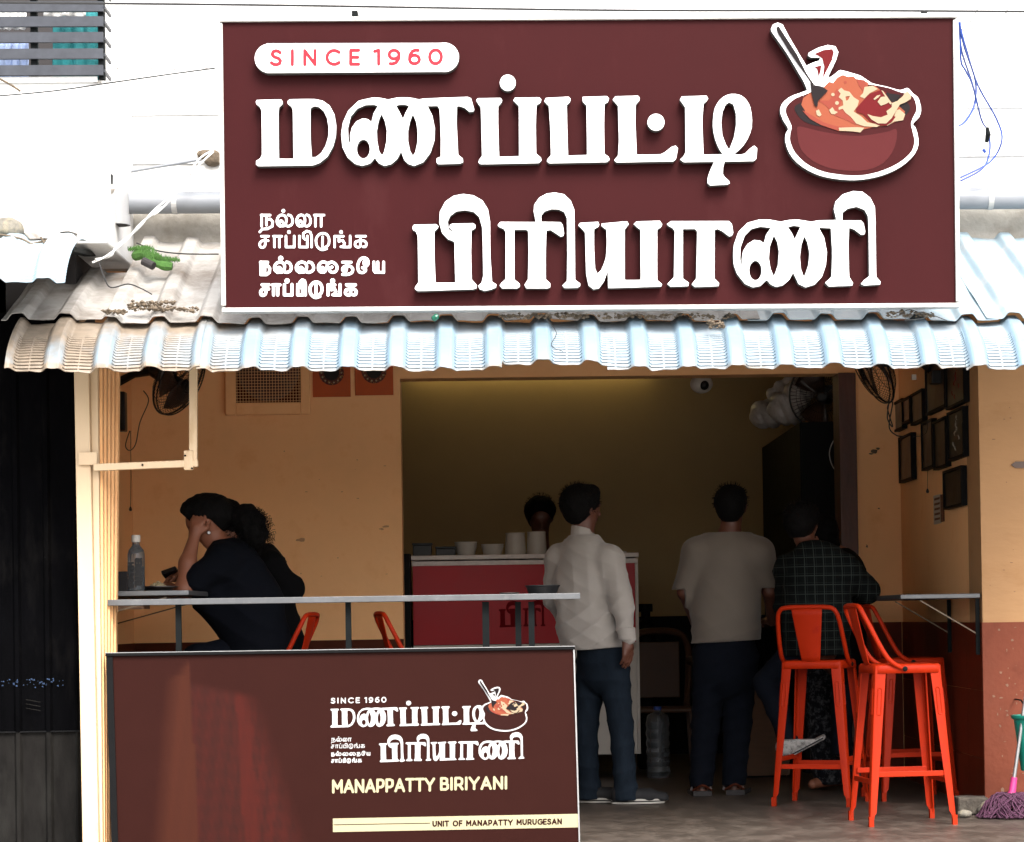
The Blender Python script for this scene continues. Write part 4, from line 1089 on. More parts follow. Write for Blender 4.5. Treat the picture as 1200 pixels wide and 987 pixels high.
plate('small_text', contours(latin_ops('1960', 427.0, 453.2, 817.1, 816.6, 6.9, .72, .45), 9, 1), pn(.0025), .0015, M['white_ink'], panel)
plate('name_text', contours(latin_ops('MANAPPATTY', 388.5, 510.0, 913.6, 911.2, 16.5, 1.5, .23), 6, 1), pn(.0025), .0015, M['cream_ink'], panel)
plate('name_text', contours(latin_ops('BIRIYANI', 515.0, 595.0, 910.8, 909.3, 16.0, 1.5, .26), 6, 1), pn(.0025), .0015, M['cream_ink'], panel)
stripe = plate('stripe', [[(390, 959.3), (678, 953.8), (678.4, 969.6), (390.3, 975.2)]], pn(.0025), .0015, M['cream_ink'], panel)
plate('stripe_text', contours(latin_ops('UNIT OF MANAPATTY MURUGESAN', 506.5, 658.8, 961.9, 959.0, 7.2, .78, .3, .35), 9, 1), pn(.004), .0012, M['maroon2'], stripe)
plate('stripe_line', [[(391, 966.2), (504, 964.3), (504, 965.0), (391, 966.9)]], pn(.004), .0012, M['maroon2'], stripe)
# ------------------------------------------------------------------ left side: black shutter, cream post
_sx = W(90, 700, 11.22).x
shut = thing('roller_shutter', 'closed black ribbed metal shutter of the neighbouring shop at the left edge', 'shutter', (-2.4, 11.25, 0))
def ribbed(x0, x1, y, z0, z1, per, d, ph=0):
    xs = []; x = x0
    k = math.floor((x0 - ph) / per)
    pts = [(x0, 0)]
    while ph + k * per < x1:
        for u, h in ((0, 0), (.30, 0), (.38, 1), (.50, 1), (.58, 0)):
            xx = ph + (k + u) * per
            if x0 < xx < x1: pts.append((xx, h))
        k += 1
    pts.append((x1, 0))
    vs = [(a, y - h * d, z) for z in (z0, z1) for a, h in pts]
    m = len(pts)
    return vs, [(i, i + 1, m + i + 1, m + i) for i in range(m - 1)]
_zz = W(40, 858, 11.2).z
for nm, mt, z0, z1, yy in (('upper_sheet', 'shutter_black', _zz, 2.34, 11.245), ('lower_sheet', 'shutter_grey', -.3, _zz + .01, 11.25)):
    v, f = ribbed(-4.4, _sx, yy, z0, z1, .132, .014, .03)
    raw(nm, v, f, M[mt], shut)
MB().bar((-4.4, 11.238, _zz), (_sx, 11.238, _zz), .008, .006).build('seam', M['black'], shut)
p = W(0, 672, 11.22)
mb = MB()
for i in range(46):
    x = p.x + RNG.random() ** 1.2 * .27; z = W(40, 801 + RNG.uniform(-5, 5), 11.22).z
    s = RNG.uniform(.0015, .005)
    mb.add([(x - s, 11.228, z), (x + s, 11.228, z - s * .6), (x + s * .6, 11.228, z + s), (x - s * .7, 11.228, z + s * .8)], [(0, 1, 2, 3)])
mb.build('paint_speck', pm('faded_blue_speck', (.02, .05, .12), .8, .3), shut)['kind'] = 'stuff'
for k in range(3):
    a = W(30, 820 + k * 5, 11.22); b = W(47, 823 + k * 5, 11.22)
    MB().bar((a.x, 11.227, a.z), (b.x, 11.227, b.z), .002, .003).build('scratch', M['shutter_grey'], shut)
MB().box(-4.4, _sx, 11.3, 11.8, -.3, 3.0).build('neighbour_wall', M['fabric_dark'], shut)

post = thing('shutter_post', 'cream painted steel post with ribbed shutter guide at the left of the shop front', 'post', (W(105, 700, 11).x, 11.05, 0))
def leanbox(name, px0, px1, pt, pb_, y0, y1, mat, parent, bevel=.003):
    """upright box whose faces follow the slightly leaning post: px at the top / bottom"""
    a, b = W(px0[0], pt, y0), W(px1[0], pt, y0); c, d = W(px0[1], pb_, y0), W(px1[1], pb_, y0)
    vs = [(q.x, y, q.z) for y in (y0, y1) for q in (a, b, d, c)]
    return MB().add(vs, [(0, 3, 2, 1), (4, 5, 6, 7), (0, 1, 5, 4), (1, 2, 6, 5), (2, 3, 7, 6), (3, 0, 4, 7)]).build(name, mat, parent, bevel=bevel)
leanbox('post_face', (86, 98), (103, 117), 400, 1060, 10.97, 11.3, M['cream'], post)
leanbox('flange', (104.5, 118.5), (114, 121), 400, 1060, 11.0, 11.3, M['cream'], post)
for i in range(5):
    leanbox('guide_rib', (116 + i * 5, 122 + i * 2.2), (119.2 + i * 5, 123.6 + i * 2.2), 400, 1060, 11.04 + i * .05, 11.07 + i * .05, M['beige'], post, .001)
leanbox('guide_channel', (114, 121), (139, 132), 400, 1060, 11.30, 11.36, M['beige'], post, .001)
# end plate + L shaped bracket arm
br = thing('bracket_arm', 'cream painted steel bracket, flat arm from the post with an upright drop near the fan', 'bracket', W(160, 546, 10.95))
q0, q1 = W(92, 530, 10.95), W(114, 545, 10.95)
MB().box(q0.x, q1.x, 10.945, 10.965, q1.z, q0.z).build('end_plate', M['cream'], br, bevel=.003)
MB().bar(W(110, 548, 10.95), W(232, 543, 10.95), .03, .03).build('arm', M['cream'], br, bevel=.003)
MB().bar(W(226.5, 545, 10.955), W(227, 400, 10.955), .034, .03, up=(0, 1, 0)).build('drop', M['cream'], br, bevel=.003)
MB().bar(W(221, 528, 10.94), W(221, 551, 10.94), .04, .012, up=(0, 1, 0)).build('gusset', M['cream'], br, bevel=.004)
for a, b in ((217, 534), (167, 545), (225, 549)):
    MB().lathe([(.0045, 0), (.0045, .006), (.002, .008)], W(a, b, 10.932), 8, (0, -1, 0)).build('bolt', M['dark_steel'], br)

# ------------------------------------------------------------------ rail and shelves
rail = thing('rail_shelf', 'long grey steel rail shelf on dark posts above the printed counter front', 'rail', (W(400, 703, 11.15).x, 11.15, PW(400, 764).z))
a, b = W(124, 706.5, 11.12), W(680, 698.5, 11.12)
RZ = b.z
MB().bar((a.x, 11.2, a.z), (b.x, 11.2, b.z), .16, .026).build('rail_top', M['grey_steel'], rail, bevel=.002)
for px, w in ((209, .024), (408, .024), (569, .030), (622.5, .026)):
    t_, u_ = W(px, 708, 11.2), W(px + .8, 762, 11.2)
    MB().bar((t_.x, 11.2, t_.z + .01), (u_.x, 11.2, u_.z - .03), w, w, up=(0, 1, 0)).build('post', M['dark_steel'], rail)
t_ = W(607, 708, 11.26)
MB().bar((t_.x, 11.26, t_.z + .01), (t_.x, 11.26, .4), .026, .026, up=(0, 1, 0)).build('post', M['dark_steel'], rail)

def shelf(name, lab, x0, x1, y0, y1, z, wall):
    t = thing(name, lab, 'shelf', ((x0 + x1) / 2, (y0 + y1) / 2, z))
    MB().box(x0, x1, y0, y1, z - .022, z).build('shelf_top', M['grey_steel'], t, bevel=.003)
    for y in (y0 + .03, (y0 + y1) / 2):
        xw = x1 - .01 if wall > 0 else x0 + .01
        xe = x0 + .1 if wall > 0 else x1 - .1
        MB().bar((xw, y, z - .024), (xw, y, z - .30), .02, .012, up=(0, 1, 0)).build('wall_bar', M['dark_steel'], t)
        MB().bar((xe, y, z - .03), (xw, y, z - .20), .006, .006).build('brace', M['brass'], t)
    return t
shelf('eating_shelf', 'narrow grey steel eating shelf on thin braces along the right wall', 1.90, 2.292, 12.46, 14.15, W(1100, 696.2, 12.46).z, 1)
_lz = W(170, 692.6, 11.45).z
shelf('eating_shelf', 'grey steel eating shelf at the left wall where the two women sit', -2.19, W(222, 694, 11.45).x, 11.42, 14.2, _lz, -1)
wb = thing('shelf_ledge', 'small brownish ledge under the left eating shelf', 'ledge', W(155, 712, 11.6))
MB().box(W(135, 712, 11.6).x, W(172, 712, 11.6).x, 11.5, 11.7, W(150, 714, 11.6).z, W(150, 708, 11.6).z).build('board', M['ply'], wb)

# ------------------------------------------------------------------ stools
def stool(lab, group, loc, rz):
    """bar stool, back at local -X, feet at z=0"""
    t = thing('bar_stool', lab, 'stool', loc, group, rz)
    H = .735; hs = .150; hf = .205
    # seat: rounded square pan with a skirt
    def rsq(h, r, z, n=5):
        out = []
        for cx, cy, a0 in ((h - r, h - r, 0), (-h + r, h - r, 90), (-h + r, -h + r, 180), (h - r, -h + r, 270)):
            for k in range(n + 1):
                a = radians(a0 + 90 * k / n)
                out.append((cx + r * cos(a), cy + r * sin(a), z))
        return out
    rings = [rsq(.162, .035, H - .042), rsq(.160, .035, H - .008), rsq(.152, .03, H), rsq(.138, .03, H - .004), rsq(.05, .02, H - .008)]
    m = len(rings[0]); vs = sum(rings, []); fs = []
    for j in range(len(rings) - 1):
        for i in range(m):
            fs.append((j * m + i, j * m + (i + 1) % m, (j + 1) * m + (i + 1) % m, (j + 1) * m + i))
    fs.append(tuple((len(rings) - 1) * m + i for i in range(m)))
    o = raw('seat', vs, fs, M['red_metal'], t, True, True)
    sm = o.modifiers.new('thick', 'SOLIDIFY'); sm.thickness = .003
    for sx in (-1, 1):
        for sy in (-1, 1):
            mb = MB(); vs = []
            zs = [(.0, .017), (.05, .022), (.062, .030), (.35, .041), (.70, .052), (H - .006, .056)]
            for z, w in zs:
                k = z / H; cxy = hf + (.154 - hf) * k
                c = cxy; i_ = .006
                sec = [(c, c - w), (c, c - .012), (c - .0035, c - .0035), (c - .012, c), (c - w, c), (c - w, c - i_), (c - .014, c - i_ - .001), (c - i_ - .001, c - .014), (c - i_, c - w)]
                if sx * sy < 0: sec = sec[::-1]
                vs += [(sx * a, sy * b, z) for a, b in sec]
            n = 9; fs = []
            for j in range(len(zs) - 1):
                for q in range(n):
                    f = (j * n + q, j * n + (q + 1) % n, (j + 1) * n + (q + 1) % n, (j + 1) * n + q)
                    fs.append(f)
            fs.append(tuple(range(n - 1, -1, -1))); fs.append(tuple((len(zs) - 1) * n + q for q in range(n)))
            mb.add(vs, fs)
            lg = mb.build('leg', M['red_metal'], t, True, smooth=True)
            # pressed oblong slot on both faces, rim proud
            sl = MB()
            for fx in (0, 1):
                pts = []
                for k in range(20):
                    a = 2 * pi * k / 20
                    u = .0095 * cos(a); v = .052 * (1 if sin(a) > 0 else -1) * min(1, abs(sin(a)) * 3) + .0095 * sin(a)
                    z = .565 + v; c = hf + (.154 - hf) * z / H
                    pts.append((sx * (c - .026 + u), sy * (c + .0005), z) if fx else (sx * (c + .0005), sy * (c - .026 + u), z))
                sl.tube(pts, .0028, 5, closed=True)
            sl.build('slot_rim', M['red_metal'], lg, True, smooth=True)
            MB().add([(sx * (hf - .021 + a), sy * (hf - .021 + b), z) for z in (-.0, .045) for a, b in ((0, 0), (.022, 0), (.022, .022), (0, .022))],
                     [(0, 3, 2, 1), (4, 5, 6, 7), (0, 1, 5, 4), (1, 2, 6, 5), (2, 3, 7, 6), (3, 0, 4, 7)]).build('foot', M['rubber'], lg, True)
    for ax, z in ((0, .235), (1, .235), (2, .20), (3, .20)):
        c = hf + (.154 - hf) * z / H - .012
        e = c - .01
        P = {0: ((-e, -c, z), (e, -c, z)), 1: ((-e, c, z), (e, c, z)), 2: ((-c, -e, z), (-c, e, z)), 3: ((c, -e, z), (c, e, z))}[ax]
        MB().bar(P[0], P[1], .012, .024).build('footrest', M['red_metal'], t, True, bevel=.002)
    # tubular back
    pts = [(-.02, -.166, H - .022), (-.10, -.172, H + .03), (-.19, -.160, H + .20), (-.215, -.140, H + .255), (-.222, -.10, H + .268), (-.224, 0, H + .270), (-.222, .10, H + .268), (-.215, .140, H + .255), (-.19, .160, H + .20), (-.10, .172, H + .03), (-.02, .166, H - .022)]
    MB().tube(crom(pts, 5), .0115, 10).build('back_frame', M['red_metal'], t, True, smooth=True)
    vs = []
    for k in range(9):
        s = k / 8
        x = -.148 - .072 * s ** .9; z = H - .012 + .275 * s; w = .046 + .034 * s
        for u in (-1, -.93, -.5, 0, .5, .93, 1): vs.append((x - .006 * (1 - u * u), w * u, z))
    fs = [(j * 7 + i, j * 7 + i + 1, j * 7 + i + 8, j * 7 + i + 7) for j in range(8) for i in range(6)]
    o = raw('splat', vs, fs, M['red_metal'], t, True, True)
    sm = o.modifiers.new('thick', 'SOLIDIFY'); sm.thickness = .004
    for sy in (-1, 1):
        MB().lathe([(.012, 0), (.012, .004), (.006, .007)], (-.02, sy * .178, H - .022), 10, (0, sy, 0)).build('bolt', M['dark_steel'], t, True)
    return t
GR = 'red metal bar stools'
def floor_pt(px, Y): return Vector((W(px, 730, Y).x, Y, 0))
s0 = stool('front red bar stool at the right, empty, seat turned to the shelf', GR, floor_pt(1053, 11.80), radians(6))
def stool_copy(lab, loc, rz):
    c = copy_tree(s0); c.location = loc; c.rotation_euler = (0, 0, rz); c['label'] = lab
    return c
stool_copy('red bar stool with its back to the street under the man in the plaid shirt', floor_pt(959, 13.05), radians(68))
stool_copy('red bar stool mostly hidden behind the empty front stool, under the right shelf', floor_pt(1062, 13.35), radians(8))
stool_copy('red bar stool under the woman holding her forehead, at the left', (W(313, 730, 12.35).x, 12.35, 0), radians(172))
stool_copy('empty red bar stool behind the counter front, its back showing left of the red counter', (W(497, 730, 12.6).x, 12.6, 0), radians(12))

# ------------------------------------------------------------------ red serving counter and what stands on it
cx0, cx1, CY = W(484, 700, 15.5).x, W(748, 700, 15.5).x, 15.5
ct = thing('serving_counter', 'tall red glass fronted serving counter with pale marble top', 'counter', ((cx0 + cx1) / 2, 15.8, 0))
ctz = W(615, 649.5, CY).z
zb = W(700, 753, CY).z
MB().box(cx0 - .01, cx1 + .005, CY - .015, 16.2, ctz - .028, ctz).build('marble_top', M['marble'], ct, bevel=.003)
MB().box(cx0 - .005, cx1, CY - .008, 16.15, ctz - .062, ctz - .036).build('marble_edge', M['marble'], ct)
MB().box(cx0, cx1 - .018, CY, 16.1, zb, ctz - .063).build('red_front', M['counter_red'], ct)
MB().box(cx1 - .017, cx1 + .001, CY - .003, 16.1, .14, ctz - .064).build('white_corner', M['cup_white'], ct)
MB().box(cx0, cx1 - .018, CY + .004, 16.1, .14, zb - .03).build('white_cabinet', M['cup_white'], ct)
MB().box(cx0, cx1 - .02, CY - .004, CY + .003, zb - .028, zb - .003).build('white_strip', M['cup_white'], ct)
MB().box(cx0 - .075, cx0 - .012, CY - .1, CY + .1, .0, ctz + .01).build('black_side_frame', M['black'], ct)
for x in (cx0 + .05, cx1 - .05):
    for y in (CY + .05, 16.05):
        MB().box(x - .02, x + .02, y - .02, y + .02, 0, .138).build('leg', M['black'], ct)
def CM(p): return (533 + (p[0] - 300) * .28, 705 + (p[1] - 230) * .275 - (p[0] - 300) * .28 * .012)
for lp in BIGC[8:10]:
    plate('faded_letter', relabel(lp, CM), lambda px, py: (lambda v: Vector((v.x, CY - .0008, v.z)))(W(px, py, CY)), .0004, M['counter_ink'], ct)
def bowl_stack(lab, px, py_top, w_px, h_px, Y, mat, n, group=None, cat='bowls', name='bowl_stack', taper=.78, inv=False):
    s = 3000 / Y; r = w_px / 2 / s; h = h_px / s
    x = W(px, 648, Y).x
    t = thing(name, lab, cat, (x, Y, ctz), group)
    for k in range(n):
        hh = h / (1 + .22 * (n - 1)); z = ctz + k * hh * .22 + .001
        r0, r1 = (r, r * taper) if inv else (r * taper, r)
        MB().lathe([(r0, 0), (r0 + (r1 - r0) * .5, hh * .5), (r1, hh * .93), (r1 * 1.03, hh * .94), (r1 * 1.03, hh), (r1 * .95, hh), (r0 * .92, hh * .05)], (x, Y, z), 24).build('bowl', mat, t, smooth=True)
    return t
bowl_stack('short stack of white bowls, leftmost on the red counter', 546, 632, 26, 16, 15.7, M['cup_white'], 3)
bowl_stack('low white bowl between the bowl stack and the two tall tubs', 577, 635, 26, 13, 15.7, M['cup_white'], 2)
bowl_stack('tall pale tub on the red counter, left of the pair', 604, 622, 25, 26, 15.75, M['cup_white'], 1, cat='tub', name='tub', taper=.88, inv=True)
bowl_stack('tall pale tub on the red counter, right of the pair, in front of the server', 629, 622, 24, 27, 15.75, M['cup_white'], 1, cat='tub', name='tub', taper=.88, inv=True)
for lab, a, b, tp in (('black square container at the left end of the red counter', 484, 506, 637), ('smaller black container beside the white bowls', 511, 534, 641)):
    p, q = W(a, tp, 15.65), W(b, 648, 15.65)
    t = thing('container', lab, 'container', ((p.x + q.x) / 2, 15.65, ctz))
    MB().box(p.x, q.x, 15.6, 15.72, ctz + .001, p.z - .012).build('box', M['black_plastic'], t, bevel=.004)
    MB().box(p.x - .004, q.x + .004, 15.595, 15.725, p.z - .012, p.z).build('lid', M['black_plastic'], t, bevel=.003)
p = W(727, 646, 15.7)
pl = tag(MB().box(p.x - .04, p.x + .035, 15.65, 15.8, ctz + .001, ctz + .012).build('saucer', M['cup_white']), 'flat white saucer at the right end of the red counter', 'saucer')

# tray and plate on the rail / left shelf
tr = thing('tray', 'shallow black tray standing on the right end of the rail shelf', 'tray', W(636, 695, 11.2))
p = W(636, 694.6, 11.2)
MB().lathe([(.062, 0), (.072, .028), (.078, .034), (.078, .037), (.07, .034), (.06, .006)], (p.x, 11.2, RZ + .0135), 28).build('bowl', M['black_plastic'], tr, smooth=True)
p = W(597, 697, 11.22)
MB().lathe([(.035, 0), (.045, .004), (.045, .007), (.03, .004)], (p.x, 11.22, RZ + .014), 20).build('saucer', M['plate_dark'], tr)
pt = thing('plate', 'dark plate with a little rice beside the bottle on the left shelf', 'plate', (W(185, 690, 12.0).x, 12.0, _lz))
px_ = pt.location.x
MB().lathe([(.05, .001), (.075, .018), (.095, .024), (.095, .028), (.07, .022), (.045, .006)], (px_, 12.0, _lz), 28).build('dish', M['plate_dark'], pt, smooth=True)
mb = MB()
for i in range(60):
    a, r = RNG.uniform(0, 6.28), .045 * sqrt(RNG.random())
    x, y = px_ + r * cos(a), 12 + r * sin(a); z = _lz + .02 + .028 * (1 - r / .045)
    mb.lathe([(.001, 0), (.005, .004), (.001, .008)], (x, y, z), 5)
mb.lathe([(.06, .018), (.045, .028), (.02, .04), (.003, .044)], (px_, 12, _lz), 16)
mb.build('food', M['food'], pt)['kind'] = 'stuff'
# bottle
bt = thing('bottle', 'clear plastic bottle with black upright lettering on the left shelf', 'bottle', (W(160, 690, 11.6).x, 11.6, _lz))
bx = bt.location.x; s_ = 3000 / 11.6
MB().lathe([(.034, 0), (.038, .005), (.038, .165), (.034, .185), (.018, .205), (.016, .212), (.016, .218), (.0165, .224)], (bx, 11.6, _lz + .001), 24).build('body', M['glass_clear'], bt, smooth=True)
MB().lathe([(.019, 0), (.02, .003), (.02, .028), (.018, .032)], (bx, 11.6, _lz + .222), 20).build('cap', M['cup_white'], bt, smooth=True)
MB().lathe([(.032, 0), (.036, .004), (.036, .11)], (bx, 11.6, _lz + .003), 24).build('water', M['glass_clear'], bt, smooth=True)
# lettering runs up the bottle
up_ops = latin_ops('THUNDER', 0, 34, 0, 0, 9, 1.3, .25)
cc = contours(up_ops, 6, 1)
def _bl(px, py): return Vector((bx - .002 + py / s_, 11.6 - .0395, _lz + .02 + px / s_))
plate('lettering', cc, _bl, .001, M['black_plastic'], bt)
def _bl2(px, py): return Vector((bx - .034 + py / s_ * 1.1, 11.6 - .0375, _lz + .015 + px / s_ * .9))
plate('lettering', contours(latin_ops('SOUTH', 0, 34, 0, 0, 7, 1.3, .25), 6, 1), _bl2, .001, M['black_plastic'], bt)
nk = thing('napkin_box', 'dark narrow napkin box at the wall behind the bottle', 'box', (W(146, 680, 11.9).x, 11.9, _lz))
MB().box(nk.location.x - .022, nk.location.x + .02, 11.85, 11.95, _lz + .001, W(146, 670, 11.9).z).build('box', M['fabric_dark'], nk, bevel=.003)

# ------------------------------------------------------------------ inner room
cb = thing('cabinet', 'tall black cabinet in the dark inner room at the right', 'cabinet', (2.1, 16.6, 0))
kx, kz = W(937, 495, 15.6).x, W(937, 495, 15.6).z
MB().box(kx, 2.58, 15.6, 17.95, 0, kz).build('carcass', M['black'], cb)
MB().box(kx + .01, kx + .03, 15.592, 15.6, .1, kz - .02).build('edge_strip', M['dark_steel'], cb)
MB().box(kx - .012, kx - .001, 16.1, 17.4, W(915, 597, 16.3).z - .01, W(915, 597, 16.3).z).build('shelf_edge', M['dark_steel'], cb)
bg = sdf_body('plastic_bag', [('e', W(925, 478, 16.3), (.14, .14, .12), 0, .03), ('e', W(900, 485, 16.6), (.12, .14, .10), .3, .05), ('e', W(938, 458, 16.2), (.10, .10, .09), .2, .04), ('c', W(905, 462, 16.4), W(932, 440, 16.3), .05, .03, .05)], M['bag'], None, .014,
              disp=lambda X, Y, Z: .022 * np.abs(noise3(X, Y, Z, 4, 30)) - .022 * (np.abs(np.sin(X * 31 + Z * 24 + 3 * noise3(X, Y, Z, 5, 14))) ** .5 - .6) + .012 * np.abs(noise3(X, Y, Z, 6, 90)), cut=lambda X, Y, Z: kz + .004 - Z)
tag(bg, 'crumpled clear plastic bundle lying on top of the black cabinet', 'bag')

def fan(lab, centre, normal, R, wall_pt, box_pt, box_h, mat_in='black_plastic', blades=3):
    t = thing('wall_fan', lab, 'fan', centre)
    c = Vector(centre); n = Vector(normal).normalized()
    u = n.orthogonal().normalized(); w = n.cross(u)
    ring = lambda rr, off: [c + n * off + (u * cos(2 * pi * k / 40) + w * sin(2 * pi * k / 40)) * rr for k in range(40)]
    cage = MB()
    cage.tube(ring(R, 0), .006, 6, closed=True); cage.tube(ring(R * .98, .02), .004, 5, closed=True)
    for rr, off in ((.75, .052), (.45, .07), (.22, .075)): cage.tube(ring(R * rr, off), .0016, 4, closed=True)
    for rr, off in ((.75, -.045), (.45, -.06)): cage.tube(ring(R * rr, off), .0016, 4, closed=True)
    for k in range(56):
        a = 2 * pi * k / 56; d = u * cos(a) + w * sin(a)
        for sg in (1, -1):
            cage.tube([c + d * R * .98 + n * .01 * sg, c + d * R * .75 + n * .05 * sg, c + d * R * .45 + n * .068 * sg, c + d * R * .15 + n * .075 * sg], .0013, 3, caps=False)
    cage.build('cage', M['black_plastic'], t)
    MB().lathe([(R * .16, .072), (R * .16, .08), (R * .1, .084)], c, 20, n).build('badge', M['black_plastic'], t)
    MB().lathe([(.03, -.19), (.055, -.17), (.06, -.08), (.05, -.05), (.02, -.03), (.02, .03), (.03, .045), (.005, .05)], c, 20, n).build('motor', M['black_plastic'], t, smooth=True)
    for k in range(blades):
        a0 = 2 * pi * k / blades + .4; vs = []
        for i in range(7):
            r = R * (.12 + .76 * i / 6)
            for j in range(5):
                a = a0 + (j / 4 - .5) * (1.25 - .25 * abs(i / 6 - .5)); d = u * cos(a) + w * sin(a)
                vs.append(c + d * r + n * (.028 * (j / 4 - .5) * 1.6))
        fs = [(i * 5 + j, i * 5 + j + 1, i * 5 + j + 6, i * 5 + j + 5) for i in range(6) for j in range(4)]
        o = raw('blade', vs, fs, M['picture_b'], t, smooth=True)
        sm = o.modifiers.new('thick', 'SOLIDIFY'); sm.thickness = .003
    wp = Vector(wall_pt)
    MB().tube([c - n * .15, (c - n * .2 + wp) / 2, wp], [.03, .022, .026], 8).build('arm', M['black_plastic'], t, smooth=True)
    if box_pt is not None:
        bp = Vector(box_pt)
        MB().box(bp.x - .03, bp.x + .03, bp.y - .045, bp.y + .045, bp.z - box_h, bp.z + .05).build('switch_box', M['black_plastic'], t, bevel=.006)
    return t
fl = fan('black wall fan high on the left wall, cage tilted down', W(209, 446, 14.2), (.80, -.38, -.46), .205, (WX0 + .02, 14.35, W(160, 448, 14.35).z), (WX0 + .035, 14.35, W(153, 470, 14.35).z), .17)
mbw = MB(); _p = lambda x, y, Y=14.3: W(x, y, Y)
mbw.tube(crom([_p(152, 505), _p(147, 522), _p(152, 528), _p(159, 520), _p(164, 495), _p(174, 470), _p(168, 458)], 6), .003, 5)
mbw.tube([_p(153, 505), _p(153.5, 560), _p(153, 595)], .002, 4); mbw.lathe([(.006, 0), (.009, .01), (.003, .025)], _p(153, 599), 8)
mbw.build('cord', M['cable_black'], fl)
fr = fan('black wall fan on the right wall, seen edge on', W(1022, 425, 14.0), (-.90, -.12, -.40), .24, (WX1 - .02, 13.7, W(1075, 432, 13.6).z), (WX1 - .04, 13.45, W(1072, 446, 13.45).z), .02)
mbw = MB(); _p = lambda x, y, Y=13.6: W(x, y, Y)
mbw.tube(crom([_p(1042, 470), _p(1040, 490), _p(1046, 500), _p(1040, 478), _p(1046, 472), _p(1042, 500), _p(1050, 510), _p(1060, 512)], 8), .0035, 5)
mbw.tube(crom([_p(1070, 512), _p(1082, 510), _p(1087, 500), _p(1086, 460)], 6), .002, 4)
mbw.build('cord', M['cable_black'], fr)
MB().tube([_p(1087, 550), _p(1087, 575)], .0015, 4).build('pull_cord', M['cable_black'], fr); MB().lathe([(.006, 0), (.009, .01), (.003, .025)], _p(1087, 578), 8).build('cord_knob', M['cable_black'], fr)
q0 = W(1070.5, 442.5, 13.38)
MB().box(q0.x - .012, q0.x + .012, 13.36, 13.37, q0.z - .014, q0.z + .014).build('white_label', M['cup_white'], fr)
fi = fan('dark wall fan beside the plastic bundle above the black cabinet', W(966, 464, 15.95), (-.35, -.9, -.15), .225, (2.5, 16.5, 2.35), None, 0)
ld = thing('cable_loop', 'thin white cable loop hanging on the black cabinet by the door jamb', 'cable', W(985, 530, 15.58))
MB().tube(crom([W(992, 504, 15.57), W(978, 515, 15.57), W(972, 532, 15.57), W(978, 550, 15.57), W(992, 556, 15.57)], 8), .0035, 5).build('loop', M['cable_white'], ld)

# dome camera under the lintel
dc = thing('dome_camera', 'small white dome security camera below the lintel', 'camera', W(822, 446, 15.3))
c_ = W(822, 450, 15.32)
sdf_body('housing', [('e', c_, (.068, .06, .058), 0, .01), ('c', c_ + Vector((0, 0, .04)), c_ + Vector((0, 0, .062)), .045, .045, .01)], M['cup_white'], dc, .005)
MB().lathe([(.030, 0), (.030, .012), (.022, .024), (.008, .030)], c_ + Vector((.012, -.036, -.010)), 20, (.25, -.9, -.3)).build('lens', M['black_plastic'], dc, smooth=True)
# lit tube behind the lintel
tb = thing('tube_lamp', 'lit fluorescent tube fixed high in the inner room', 'lamp', (.15, 17.9, 2.74))
MB().box(-.75, 1.05, 17.93, 17.99, 2.72, 2.77).build('batten', M['cup_white'], tb)
MB().tube([(-.7, 17.90, 2.735), (1.0, 17.90, 2.735)], .014, 12).build('tube', M['tube'], tb, smooth=True)
# exhaust fan
e0, e1 = W(264, 415, 14.99), W(364, 486, 14.99)
ex = thing('exhaust_fan', 'beige framed exhaust fan behind a wire grille, high in the back wall', 'fan', ((e0.x + e1.x) / 2, 14.97, (e0.z + e1.z) / 2))
gx0, gx1, gz0 = W(276, 430, 14.97).x, W(352, 430, 14.97).x, W(310, 472, 14.97).z
gz1 = gz0 + (gx1 - gx0)
fw = gx0 - e0.x
for bb in ((e0.x, gx0, 14.955, 14.998, e1.z, gz1 + fw), (gx1, e1.x, 14.955, 14.998, e1.z, gz1 + fw), (gx0, gx1, 14.955, 14.998, e1.z, gz0), (gx0, gx1, 14.955, 14.998, gz1, gz1 + fw)):
    MB().box(*bb).build('frame', M['beige'], ex, bevel=.006)
MB().box(gx0, gx1, 14.988, 14.998, gz0, gz1).build('back_plate', M['dado'], ex)
cc_ = Vector(((gx0 + gx1) / 2, 14.985, (gz0 + gz1) / 2)); RR = (gx1 - gx0) / 2 - .01
MB().lathe([(RR, 0), (RR, .006), (RR * .96, .006)], cc_, 36, (0, -1, 0)).build('duct', M['picture_b'], ex)
for k in range(5):
    a0 = 2 * pi * k / 5; vs = []
    for i in range(5):
        for j in range(4):
            r = RR * (.2 + .7 * i / 4); a = a0 + (j / 3 - .5) * .95
            vs.append(cc_ + Vector((r * cos(a), -.010 - .008 * j / 3, r * sin(a))))
    raw('blade', vs, [(i * 4 + j, i * 4 + j + 1, i * 4 + j + 5, i * 4 + j + 4) for i in range(4) for j in range(3)], M['jamb'], ex)
mb = MB()
for i in range(22):
    x = gx0 + (gx1 - gx0) * (i + .5) / 22
    mb.bar((x, 14.958, gz0), (x, 14.958, gz1), .0022, .0022, up=(0, 1, 0)); z = gz0 + (gz1 - gz0) * (i + .5) / 22
    mb.bar((gx0, 14.961, z), (gx1, 14.961, z), .0022, .0022)
mb.build('grille', M['beige'], ex)
